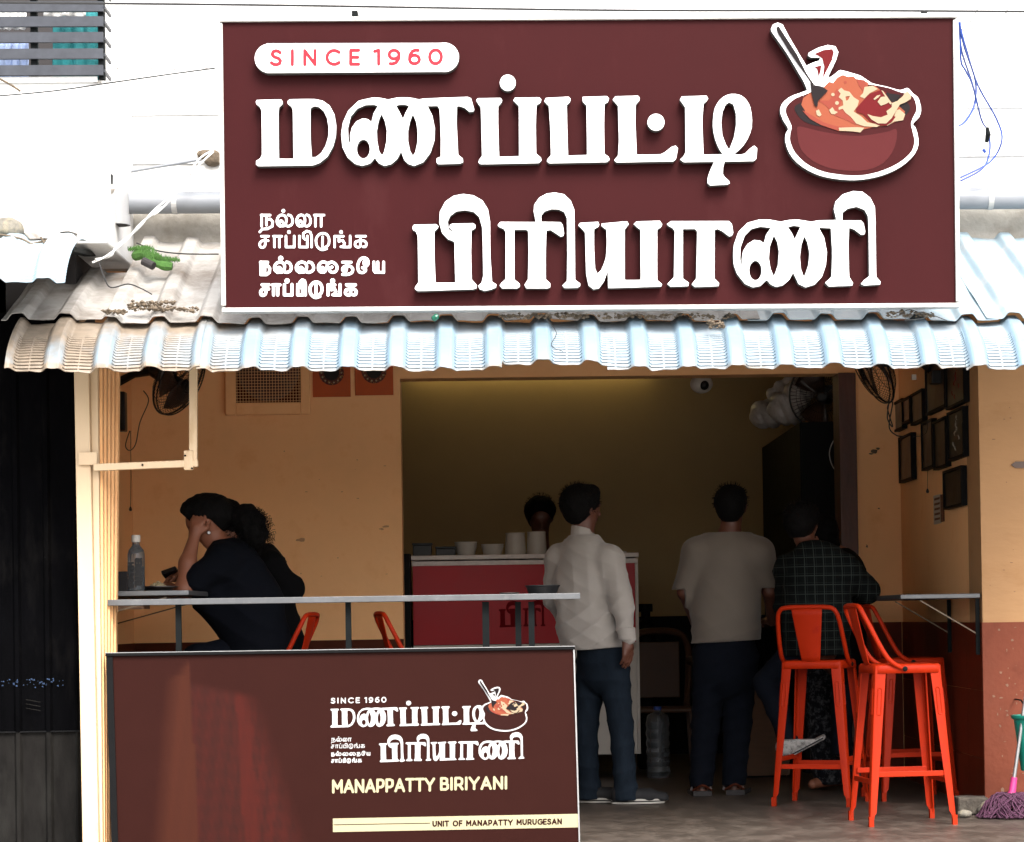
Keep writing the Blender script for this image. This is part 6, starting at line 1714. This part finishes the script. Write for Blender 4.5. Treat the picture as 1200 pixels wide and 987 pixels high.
def fold(seed, amp=.006, fz=22):
    return lambda X, Y, Z: amp * .5 * noise3(X, Y, Z, seed, fz) - amp * .75 * (1 - 2 * np.abs(np.sin((Z + X * .4 * ((seed % 3) - 1)) * fz * 1.5 + 2.8 * noise3(X, Y, Z, seed + 7, fz * .55))) ** .6)
def shoe(name, ankle, toe, par, mat, sole_mat=None, w=.045, open_=False):
    a, b = V3(ankle), V3(toe); d = (b - a); d.z = 0; L_ = d.length; d.normalize()
    g = min(a.z, b.z)
    yaw = math.atan2(d.y, d.x)
    base = Vector((a.x, a.y, g))
    P = [('e', base + d * (-.03) + Vector((0, 0, .045)), (.045, .04, .05), yaw, .03), ('c', base + Vector((0, 0, .045)), base + d * .12 + Vector((0, 0, .035)), .045, .042, .03), ('c', base + d * .12 + Vector((0, 0, .034)), base + d * .20 + Vector((0, 0, .028)), .040, .030, .02)]
    o = sdf_body(name, P, mat, par, .006, cut=lambda X, Y, Z: (g + .012) - Z)
    vs = []; sd_ = Vector((-d.y, d.x, 0)); n = 28
    for z, k in ((.0, .97), (.004, 1.0), (.024, 1.0), (.026, .96)):
        for i in range(n):
            t = 2 * pi * i / n; c, s_ = cos(t), sin(t)
            vs.append(base + d * (.070 + .140 * c * k) + sd_ * ((.043 + .006 * c) * s_ * k * (1 if c > -.6 else .95)) + Vector((0, 0, z)))
    fs = [(j * n + i, j * n + (i + 1) % n, (j + 1) * n + (i + 1) % n, (j + 1) * n + i) for j in range(3) for i in range(n)]
    fs += [tuple(range(n - 1, -1, -1)), tuple(3 * n + i for i in range(n))]
    so = raw('sole', vs, fs, sole_mat or mat, o)
    if sole_mat:
        st = MB(); pts = [base + d * (.070 + .1415 * cos(2 * pi * i / n)) + sd_ * ((.0445 + .006 * cos(2 * pi * i / n)) * sin(2 * pi * i / n)) + Vector((0, 0, .013)) for i in range(n)]
        st.tube(pts, .0028, 5, closed=True).build('stripe', M['shoe'], o)
    return o

def person(lab, Y, px_loc): return thing('person', lab, 'person', (W(px_loc, 900, Y).x, Y, 0))

# 1. man in the white shirt --------------------------------------------------
Y0 = 13.27
J = lambda px, py, dy=0: W(px, py, Y0 + dy)
P1 = person('man in a white long sleeved shirt standing at the red counter, seen from behind', Y0, 705)
fc = Vector((.82, .55, -.04))
hc = J(683, 597)
neck, chest, hipc = J(683, 630), J(683, 655), J(703, 765)
shR, shL = J(715, 655, -.10), J(655, 655, .10)
elR, wrR = J(728, 705, -.18), J(735, 749, -.20)
elL, wrL = J(650, 702, .18), J(668, 735, .33)
hiR, hiL = J(718, 778, -.06), J(694, 778, .07)
knR, anR = J(728, 852, -.05), J(733, 925, -.03)
knL, anL = J(687, 852, .08), J(691, 925, .12)
tw = math.atan2(.55, .82) - pi / 2       # torso: wide axis is across the facing
skin_ = head(hc, fc, s=.94) + [('c', J(684, 612), neck, .050, .054, .02), ('c', neck, J(684, 645), .056, .075, .03),
    ('c', shL, shR, .045, .045, .03), ('c', J(685, 665), J(702, 750), .085, .085, .03), ('c', shR, elR, .045, .040, .02), ('c', elR, wrR, .038, .026, .02),
    ('c', shL, elL, .045, .040, .02), ('c', elL, wrL, .038, .026, .02), ('c', hiR, knR, .06, .05, .02), ('c', knR, anR, .05, .035, .02), ('c', hiL, knL, .06, .05, .02), ('c', knL, anL, .05, .035, .02)]
skin_ += hand(wrR, (.04, .03, -1), (-.6, .6, 0), (.8, .6, 0), .35, 1.0) + hand(wrL, (.6, .7, -.1), (0, 0, -1), (-1, 0, 0), .4)
sdf_body('body', skin_, M['skin_dark'], P1, .0065)
hcut = lambda X, Y, Z: np.maximum((hc.z - .095) - Z, (X - hc.x) * .82 + (Y - hc.y) * .55 - .055 - (Z - hc.z) * .6)
sdf_body('hair', hair_prims(hc, fc, s=.96, vol=1.07), M['hair'], P1, .005, disp=HD, cut=hcut)
hem = J(700, 760).z
sh = [('c', shL + Vector((.01, 0, -.01)), shR + Vector((-.01, 0, -.01)), .074, .074, .05), ('c', J(684, 652), J(684, 690), .138, .172, .06, tw, 1.35), ('c', J(684, 690), J(690, 735), .178, .186, .05, tw, 1.28), ('c', J(690, 735), J(704, 775), .186, .172, .04, tw, 1.22),
      ('c', shR, elR, .074, .066, .035), ('c', elR, wrR + Vector((0, 0, .01)), .064, .042, .02), ('c', shL, elL, .074, .062, .035), ('c', elL, wrL, .060, .042, .02), ('c', J(683, 634), J(684, 641), .066, .078, .02),
      ('c', J(664, 715, -.04), J(676, 748, -.08), .05, .04, .04)]
def sf1(X, Y, Z):
    rd = lambda v: 1 - 2 * np.abs(np.sin(v)) ** .8
    a = .0035 * rd((X * 1.0 + Z * .12) * 42 + 2.2 * noise3(X, Y, Z, 11, 8)) * np.clip((1.33 - Z) * 6, 0, 1) * np.clip((Z - .95) * 4, 0, 1)
    b = .0065 * rd((Z * .8 - X * .7) * 26 + 2.6 * noise3(X, Y, Z, 12, 9)) * np.clip((1.15 - Z) * 5, 0, 1)
    c = .002 * rd((Z * .9 + X * .5) * 44 + 3 * noise3(X, Y, Z, 15, 12)) + .0035 / (1 + np.exp(-(Z - 1.352) / .003))
    return -(a + b + c) + .003 * noise3(X, Y, Z, 14, 34)
shirt = sdf_body('shirt', sh, M['shirt_white'], P1, .006, disp=sf1, cut=lambda X, Y, Z: np.maximum(hem + .006 * np.sin(X * 14) - Z, Z - J(683, 627).z))
sdf_body('collar', [('c', J(683, 631), J(682, 619), .066, .057, .01)], M['shirt_white'], shirt, .005, cut=lambda X, Y, Z: np.maximum(Z - J(683, 618).z + (X - hc.x) * .2, J(683, 634).z - Z))
sdf_body('cuff', [('c', wrR + Vector((-.004, 0, .055)), wrR + Vector((0, 0, .0)), .047, .045, .01)], M['shirt_white'], shirt, .005, cut=lambda X, Y, Z: np.maximum(wrR.z - .005 - Z, Z - wrR.z - .06))
tr1 = [('c', J(703, 762), J(707, 785), .142, .138, .05, tw, 1.25), ('c', hiR, knR, .090, .064, .02), ('c', knR, anR + Vector((0, 0, .0)), .064, .060, .02), ('c', anR, anR - Vector((0, 0, .04)), .060, .070, .02), ('c', hiL, knL, .088, .062, .02), ('c', knL, anL, .062, .058, .02), ('c', anL, anL - Vector((0, 0, .04)), .064, .072, .02)]
sdf_body('jeans', tr1, M['jeans'], P1, .0075, disp=fold(31, .005, 20), cut=lambda X, Y, Z: np.maximum(J(700, 938).z - Z, Z - hem - .05))
g1 = .004
for nm, a, b in (('shoe', anR, J(764, 940, -.02)), ('shoe', anL, J(724, 936, .08))):
    shoe(nm, (a.x - .005, a.y, g1), (b.x, b.y, g1), P1, M['shoe'], M['shoe_sole'])

strands([c for c in P1.children if c.name.startswith('hair')][0], hc, fc, s=1.0, seed=2)
# 2. man in the beige T-shirt --------------------------------------------------
Y0 = 13.8
P2 = person('man in a beige T-shirt and dark jeans standing with his back to the street', Y0, 850)
fc = Vector((.25, 1, -.08)); hc = J(857, 596); tw = -.15
neck = J(855, 628); shL, shR = J(818, 648, .0), J(889, 648, -.03)
elL, wrL = J(803, 694, .03), J(815, 730, .22); elR, wrR = J(902, 692, .0), J(905, 728, .2)
hiL, hiR = J(832, 770, 0), J(868, 770, 0); knL, anL = J(827, 850, .02), J(822, 918, 0); knR, anR = J(864, 850, .05), J(860, 918, .05)
skin_ = head(hc, fc, s=.95) + [('c', J(857, 610), neck, .054, .058, .02), ('c', neck, J(855, 645), .06, .09, .03), ('c', shL, shR, .05, .05, .04), ('c', J(852, 668), J(850, 750), .09, .09, .03),
    ('c', shL, elL, .050, .042, .02), ('c', elL, wrL, .040, .027, .02), ('c', shR, elR, .050, .042, .02), ('c', elR, wrR, .040, .027, .02), ('c', hiL, knL, .075, .055, .03), ('c', knL, anL, .052, .035, .02), ('c', hiR, knR, .075, .055, .03), ('c', knR, anR, .052, .035, .02),
    ('c', anL + Vector((0, 0, -.04)), Vector((anL.x - .01, anL.y + .12, .03)), .035, .03, .02), ('c', anR + Vector((0, 0, -.04)), Vector((anR.x + .03, anR.y + .12, .03)), .035, .03, .02)]
skin_ += hand(wrL, (.3, 1, .1), (0, 0, -1), (1, 0, 0), .5) + hand(wrR, (-.2, 1, .1), (0, 0, -1), (-1, 0, 0), .5)
sdf_body('body', skin_, M['skin_dark'], P2, .007)
sdf_body('hair', hair_prims(hc, fc, s=.95, vol=1.03), M['hair'], P2, .005, disp=HD, cut=lambda X, Y, Z, hc=hc: np.maximum((hc.z - .075) - Z, (Y - hc.y) - .05 - (Z - hc.z) * .6))
hem = J(850, 752).z; shLt = J(800, 688).z
tsh = [('c', shL, shR, .078, .078, .05), ('c', J(853, 650), J(851, 700), .175, .188, .05, tw, 1.35), ('c', J(851, 700), J(851, 765), .188, .195, .05, tw, 1.25), ('c', shL, elL + (elL - shL) * .0, .082, .078, .04), ('c', shR, elR, .082, .078, .04), ('c', J(856, 632), J(855, 642), .066, .095, .02)]
def tcut(X, Y, Z, hem=hem):
    arm = np.where(np.abs(X - P2.location.x - .0) > .205, J(850, 690).z - Z, -1)
    return np.maximum(np.maximum(hem + .035 * np.clip((X - P2.location.x) * -2.0, -1, 1) * -.6 - Z, Z - J(856, 624).z), arm)
def sf2(X, Y, Z):
    rd = lambda v: 1 - 2 * np.abs(np.sin(v)) ** .9
    return -.005 * rd((Z - X * .25) * 34 + 2.4 * noise3(X, Y, Z, 21, 8)) * np.clip((1.0 - Z) * 6, 0, 1) - .003 * rd((X * .8 + Z * .6) * 16 + 2.5 * noise3(X, Y, Z, 25, 7)) + .002 * noise3(X, Y, Z, 24, 26)
sdf_body('tshirt', tsh, M['tee_beige'], P2, .0065, disp=sf2, cut=tcut)
sdf_body('jeans', [('c', J(850, 758), J(850, 785), .165, .165, .05, tw, 1.2), ('c', hiL, knL, .100, .078, .02), ('c', knL, anL, .078, .066, .02), ('c', hiR, knR, .100, .078, .02), ('c', knR, anR, .078, .066, .02)], M['jeans_dark'], P2, .008, disp=fold(33, .005, 20),
         cut=lambda X, Y, Z: np.maximum(J(850, 921).z - Z, Z - hem - .06))
for a, dx in ((anL, -.02), (anR, .05)):
    so = raw('sandal', [(a.x - .05, a.y - .09, .002), (a.x + .05, a.y - .09, .002), (a.x + .06 + dx, a.y + .19, .002), (a.x - .045 + dx, a.y + .19, .002), (a.x - .05, a.y - .09, .028), (a.x + .05, a.y - .09, .028), (a.x + .06 + dx, a.y + .19, .022), (a.x - .045 + dx, a.y + .19, .022)],
             [(0, 3, 2, 1), (4, 5, 6, 7), (0, 1, 5, 4), (1, 2, 6, 5), (2, 3, 7, 6), (3, 0, 4, 7)], M['fabric_dark'], P2)
    MB().tube(crom([(a.x - .05, a.y + .05, .02), (a.x - .03, a.y + .06, .075), (a.x + .03, a.y + .06, .075), (a.x + .055, a.y + .05, .02)], 4), .012, 6).build('strap', M['picture_b'], so)
    MB().tube(crom([(a.x - .05, a.y - .03, .03), (a.x, a.y - .085, .06), (a.x + .05, a.y - .03, .03)], 4), .006, 6).build('strap', M['dado'], so)

strands([c for c in P2.children if c.name.startswith('hair')][0], hc, fc, s=.98, seed=3)
# 3. man in plaid on the stool --------------------------------------------------
Y0 = 13.29
P3 = person('man in a dark plaid shirt seated on the red stool', Y0, 960)
fc = Vector((.55, .85, -.25)); hc = J(941, 617, .12); tw = -.35
shL, shR = J(925, 668, .10), J(992, 670, -.05); elL, wrL = J(920, 712, .2), J(960, 705, .38); elR, wrR = J(1018, 693, .02), J(990, 700, .28)
pel = J(957, 755, .02)
knL, anL = J(899, 800, .10), J(926, 868, .02); knR, anR = J(990, 790, .42), J(985, 880, .36)
skin_ = head(hc, fc, s=.93) + [('c', J(943, 632, .1), J(950, 655, .06), .05, .06, .02), ('c', shL, shR, .05, .05, .04), ('c', J(955, 665), pel, .12, .12, .05), ('c', shL, elL, .045, .04, .02), ('c', elL, wrL, .036, .026, .02), ('c', shR, elR, .045, .04, .02), ('c', elR, wrR, .036, .026, .02),
    ('c', pel, knL, .08, .055, .03), ('c', knL, anL, .052, .035, .02), ('c', pel, knR, .08, .055, .03), ('c', knR, anR, .052, .035, .02)]
skin_ += hand(wrL, (.7, .6, .1), (0, 0, -1), (0, 1, 0), .6) + hand(wrR, (-.6, .6, .1), (0, 0, -1), (0, 1, 0), .6)
sdf_body('body', skin_, M['skin_dark'], P3, .007)
sdf_body('hair', hair_prims(hc, fc, s=.97, vol=1.04), M['hair'], P3, .006, disp=HD, cut=lambda X, Y, Z, hc=hc: np.maximum((hc.z - .06) - Z, (X - hc.x) * .55 + (Y - hc.y) * .85 - .05 - (Z - hc.z) * .6))
sdf_body('plaid_shirt', [('c', shL, shR, .080, .080, .05), ('c', J(957, 672), J(957, 715), .178, .175, .06, tw, 1.3), ('c', J(957, 715), J(957, 775), .175, .180, .05, tw, 1.15), ('c', shL, elL, .075, .062, .04), ('c', elL, wrL, .058, .042, .02), ('c', shR, elR, .078, .064, .04), ('c', elR, wrR, .060, .042, .02), ('c', J(948, 646, .08), J(950, 655, .06), .066, .08, .02)],
         M['plaid'], P3, .008, disp=fold(41, .006, 18), cut=lambda X, Y, Z: J(957, 768).z - Z)
sdf_body('jeans', [('c', pel + Vector((-.05, 0, .01)), pel + Vector((.05, .05, .01)), .105, .105, .05), ('c', pel + Vector((-.06, 0, 0)), knL, .095, .072, .04), ('c', knL, anL, .07, .056, .03), ('c', pel + Vector((.06, .04, 0)), knR, .095, .072, .04), ('c', knR, anR, .07, .056, .03)], M['jeans_dark'], P3, .008, disp=fold(43, .005, 20),
         cut=lambda X, Y, Z: np.maximum(pel.z - .60 - Z, Z - pel.z - .06))
# patterned sneaker, toe up, held on the foot bar
sa, sb = J(917, 889, -.02), J(957, 868, -.06)
sd = (sb - sa).normalized(); upv = Vector((-sd.z, 0, sd.x))
sk = sdf_body('sneaker', [('c', sa + sd * .05 + upv * .045, sa + sd * .15 + upv * .045, .056, .050, .02), ('c', sa + sd * .15 + upv * .038, sa + sd * .21 + upv * .030, .047, .038, .02), ('c', sa + sd * .04 + upv * .04, anL, .042, .045, .03)], pm('patterned_sneaker', (.42, .40, .38), .7, .1, stain=(.03, .03, .03), stains=55, samt=.5), P3, .006,
              cut=lambda X, Y, Z: np.maximum(Z - anL.z - .01, -((X - sa.x) * upv.x + (Z - sa.z) * upv.z) - .002))
MB().bar(sa + sd * .0, sa + sd * .25, .085, .022, up=upv).build('sole', sk.data.materials[0], sk, bevel=.01)
MB().bar(sa + sd * .02 + Vector((0, -.044, .0)), sa + sd * .235 + Vector((0, -.044, .0)), .003, .007, up=upv).build('sole_line', M['shoe'], sk)

strands([c for c in P3.children if c.name.startswith('hair')][0], hc, fc, s=.99, seed=4)
# 4. half hidden person behind the plaid man --------------------------------------------------
Y0 = 14.05
P4 = person('person in dark floral trousers almost hidden behind the man in the plaid shirt', Y0, 980)
hc = J(958, 630); fc = Vector((-.9, .2, -.2))
pel = J(985, 775); shL, shR = J(958, 672, .1), J(998, 674, -.1); elR, wrR = J(1000, 712), J(975, 705, -.15)
knL, anL = J(960, 795, -.05), J(972, 905, -.05); knR, anR = J(965, 800, .12), J(985, 905, .1)
sdf_body('body', head(hc, fc, s=.9) + [('c', hc, J(982, 665), .045, .055, .02), ('c', J(982, 665), pel, .12, .12, .05), ('c', shR, elR, .045, .038, .02), ('c', elR, wrR, .036, .026, .02), ('c', shL, elR + Vector((-.1, .2, 0)), .045, .038, .02), ('c', pel, knL, .08, .055, .03), ('c', knL, anL, .05, .035, .02), ('c', pel, knR, .08, .055, .03), ('c', knR, anR, .05, .035, .02),
    ('c', anL - Vector((0, 0, .04)), anL + Vector((-.10, -.06, -.06)), .034, .026, .02), ('c', anR - Vector((0, 0, .04)), anR + Vector((-.12, 0, -.06)), .034, .026, .02)] + hand(wrR, (-.9, -.2, .1), (0, 0, -1), (0, -1, 0), .5), M['skin'], P4, .008)
sdf_body('hair', hair_prims(hc, fc, s=.95, vol=1.05, low=.06), M['hair'], P4, .007, disp=HD, cut=lambda X, Y, Z, hc=hc: hc.x - .05 - X)
sdf_body('dark_top', [('c', shL, shR, .075, .075, .05), ('c', J(982, 672), J(984, 770), .15, .15, .06), ('c', shR, elR, .065, .055, .04)], M['top_black'], P4, .009, cut=lambda X, Y, Z: J(984, 780).z - Z)
sdf_body('floral_trousers', [('c', pel, pel + Vector((-.02, 0, .02)), .13, .12, .05), ('c', pel, knL, .105, .09, .05), ('c', knL, anL, .095, .10, .04), ('c', pel, knR, .105, .09, .05), ('c', knR, anR, .095, .10, .04)], M['floral'], P4, .009, disp=fold(51, .007, 16), cut=lambda X, Y, Z: J(980, 918).z - Z)

# 5. woman holding her forehead --------------------------------------------------
Y0 = 12.3
P5 = person('woman in navy T-shirt, hair tied back, forehead on her hand at the left shelf', Y0, 280)
fc = Vector((-.86, -.06, -.50)); up5 = Vector((-.45, 0, .9)); hc = J(243, 612)
shN, shF = J(262, 657, -.12), J(262, 655, .16)
elN, wrN = J(216, 690, -.20), J(228, 628, -.10)
elF, wrF = J(232, 696, .22), J(208, 692, .12)
pel = J(308, 763, .03); knN, anN = J(232, 775, -.08), J(262, 880, -.05); knF, anF = J(232, 775, .14), J(262, 880, .12)
hd = head(hc, fc, up5, s=.95)
skin_ = hd + [('c', J(252, 628), J(266, 645), .045, .052, .02), ('c', shN, shF, .045, .045, .05), ('c', J(270, 660), pel, .11, .12, .05), ('c', shN, elN, .044, .040, .02), ('c', elN, J(220, 660, -.15), .043, .040, .02), ('c', J(220, 660, -.15), wrN, .040, .025, .02),
    ('c', shF, elF, .044, .038, .02), ('c', elF, wrF, .036, .026, .02), ('c', pel, knN, .085, .06, .03), ('c', knN, anN, .05, .036, .02), ('c', pel, knF, .085, .06, .03), ('c', knF, anF, .05, .036, .02)]
skin_ += hand(wrN, (.22, .12, 1), (.2, 1, -.1), (1, -.2, -.2), .35, .95) + hand(wrF, (-.9, -.1, .3), (0, 0, -1), (0, -1, .2), .8)
sdf_body('body', skin_, M['skin'], P5, .006)
hp = hair_prims(hc, fc, up5, s=.98, vol=1.07, low=.0)
def cut5(X, Y, Z):
    # hairline: nothing in front of the forehead / ear line
    f = fc.normalized(); u = (up5 - f * up5.dot(f)).normalized()
    a = (X - hc.x) * f.x + (Y - hc.y) * f.y + (Z - hc.z) * f.z; b = (X - hc.x) * u.x + (Y - hc.y) * u.y + (Z - hc.z) * u.z
    return np.maximum(a - .055 - b * .30, np.interp(a, [-.05, -.02, .02, .08], [-.11, .0, .022, .045]) - b)
hr = sdf_body('hair', hp + [('c', J(258, 600), J(270, 603), .075, .042, .03)], M['hair'], P5, .005, disp=HD, cut=cut5)
MB().tube([J(271, 604) + Vector((.0 + .001 * cos(t), .034 * cos(t), .034 * sin(t))) for t in [2 * pi * k / 20 for k in range(20)]], .008, 6, closed=True).build('hair_tie', M['black_plastic'], hr)
pt_ = sdf_body('ponytail', [('c', J(271, 603), J(284, 605), .035, .06, .03), ('e', J(291, 612), (.078, .075, .075), 0, .03), ('e', J(298, 626), (.065, .065, .07), 0, .03)], M['hair'], hr, .006, disp=lambda X, Y, Z: .009 * noise3(X, Y, Z, 61, 80) + .005 * noise3(X, Y, Z, 62, 170))
mb = MB(); rr = random.Random(4)
for i in range(230):
    a, b_ = rr.uniform(0, 2 * pi), rr.uniform(-1, 1)
    d = Vector((sqrt(1 - b_ * b_) * cos(a), sqrt(1 - b_ * b_) * sin(a), b_)); c = J(293, 616)
    c = c + Vector((d.x * .075, d.y * .07, d.z * .085)); pts = [c]; ph = rr.uniform(0, 6.28); cr_ = rr.uniform(.006, .014)
    for k in range(1, 12):
        pts.append(c + d * .0035 * k + Vector((cr_ * cos(ph + k * 1.0), cr_ * sin(ph + k * 1.0), -.0035 * k + cr_ * sin(ph + k * 1.2))))
    mb.tube(pts, .0011, 3, caps=False)
mb.build('curls', M['hair'], hr)['kind'] = 'stuff'
tsh = [('c', shN, shF, .072, .072, .05), ('c', J(272, 662), J(292, 705), .135, .150, .06, 0, 1.0), ('c', J(292, 705), J(304, 760), .150, .160, .06), ('c', shN, shN.lerp(elN, .72), .072, .068, .05), ('c', shF, shF.lerp(elF, .8), .07, .066, .05), ('c', J(262, 646), J(268, 655), .062, .075, .03), ('c', J(245, 700, -.05), J(290, 740, 0), .09, .12, .06)]
sdf_body('tshirt', tsh, M['tee_navy'], P5, .008, disp=fold(53, .006, 16), cut=lambda X, Y, Z: J(300, 775).z - Z)
sdf_body('trousers', [('c', pel, pel + Vector((0, .02, -.01)), .13, .13, .05), ('c', pel, knN, .10, .08, .05), ('c', knN, anN, .078, .06, .03), ('c', pel + Vector((0, .1, 0)), knF, .10, .08, .05), ('c', knF, anF, .078, .06, .03)], M['jeans_dark'], P5, .010, disp=fold(54, .005, 18))
MB().lathe([(.006, 0), (.009, .003), (.006, .006)], J(247, 625) + Vector((0, -.075, 0)), 10, (0, -1, 0)).build('earring', M['alum'], P5)

# 6. second woman beyond her --------------------------------------------------
Y0 = 13.05
P6 = person('person in a black long sleeved top sitting beyond the woman who holds her forehead', Y0, 320)
fc = Vector((-.8, .3, -.35)); hc = J(262, 612); pel = J(330, 770)
shN, shF = J(315, 662, -.12), J(300, 662, .15); elN, wrN = J(343, 690, -.10), J(300, 712, -.16)
elF, wrF = J(245, 700, .15), J(214, 672, .0)
sdf_body('body', head(hc, fc, s=.88) + [('c', hc - Vector((0, 0, .05)), J(290, 650), .045, .052, .03), ('c', J(300, 665), pel, .11, .12, .05), ('c', shN, elN, .04, .038, .02), ('c', elN, wrN, .036, .026, .02), ('c', shF, elF, .04, .038, .02), ('c', elF, wrF, .034, .025, .02), ('c', pel, J(250, 775), .085, .06, .03), ('c', J(250, 775), J(270, 890), .05, .035, .02)]
         + hand(wrF, (-.75, -.1, -.35), (-.3, -.2, -1), (0, -1, .3), .75, 1.0) + hand(wrN, (-.9, 0, 0), (0, 0, -1), (0, -1, 0), .6), M['skin'], P6, .0065)
sdf_body('hair', hair_prims(hc, fc, s=.88, vol=1.02), M['hair'], P6, .007, disp=HD, cut=lambda X, Y, Z, hc=hc: hc.x - .04 - X)
sdf_body('black_top', [('c', shN, shF, .070, .070, .05), ('c', J(303, 668), J(325, 760), .14, .15, .06), ('c', shN, elN, .066, .060, .05), ('c', elN, wrN, .056, .045, .03), ('c', shF, elF, .06, .055, .04), ('c', elF, elF.lerp(wrF, .5), .05, .042, .03), ('c', J(292, 652), J(300, 662), .06, .075, .03)], M['top_black'], P6, .008, disp=fold(63, .006, 18), cut=lambda X, Y, Z: J(320, 775).z - Z)
sdf_body('trousers', [('c', pel, J(250, 777), .11, .08, .05), ('c', J(250, 777), J(270, 890), .075, .06, .03)], M['jeans_dark'], P6, .010)
ph_ = thing('phone', 'dark phone held up in the far person\'s hand over the left shelf', 'phone', J(199, 665, .0))
a_, b_ = J(191, 674, -.03), J(208, 668, -.03)
MB().bar(a_, b_, .075, .022, up=(0, .3, 1)).build('case', M['black_plastic'], ph_, bevel=.004)

# 7. server behind the counter --------------------------------------------------
Y0 = 16.7
P7 = person('server standing in the dark behind the red counter, only the head and shoulders showing', Y0, 633)
fc = Vector((.1, -1, -.35)); hc = J(633, 608)
shL, shR = J(606, 668), J(662, 668)
hipc = Vector((J(634, 600).x, Y0, .9))
sdf_body('body', head(hc, fc, s=.98) + [('c', hc - Vector((0, 0, .06)), J(634, 655), .052, .06, .02), ('c', shL, shR, .05, .05, .04), ('c', J(634, 670), hipc, .13, .12, .05), ('c', shL, J(600, 720), .045, .04, .02), ('c', J(600, 720), J(615, 730, -.25), .038, .027, .02), ('c', shR, J(668, 720), .045, .04, .02), ('c', J(668, 720), J(652, 730, -.25), .038, .027, .02),
    ('c', hipc, Vector((hipc.x - .09, Y0, .08)), .09, .045, .03), ('c', hipc, Vector((hipc.x + .09, Y0, .08)), .09, .045, .03)] + hand(J(615, 730, -.25), (.3, -1, 0), (0, 0, -1), (1, 0, 0), .5) + hand(J(652, 730, -.25), (-.3, -1, 0), (0, 0, -1), (-1, 0, 0), .5), M['skin_dark'], P7, .009)
sdf_body('hair', hair_prims(hc + Vector((0, 0, .005)), fc, s=1.02, vol=1.10), M['hair'], P7, .006, disp=lambda X, Y, Z: .007 * noise3(X, Y, Z, 71, 70) + .004 * noise3(X, Y, Z, 72, 160), cut=lambda X, Y, Z, hc=hc: np.maximum(hc.z - .05 - Z, hc.y - .085 - Y - (Z - hc.z - .03) * .9))
sdf_body('dark_shirt', [('c', shL, shR, .072, .072, .05), ('c', J(634, 672), hipc, .165, .16, .06, 0, 1.25), ('c', shL, J(600, 720), .068, .06, .04), ('c', shR, J(668, 720), .068, .06, .04)], M['top_black'], P7, .010, disp=fold(73))
strands([c for c in P7.children if c.name.startswith('hair')][0], hc + Vector((0, 0, .01)), fc, s=1.1, seed=9, L_=.012)
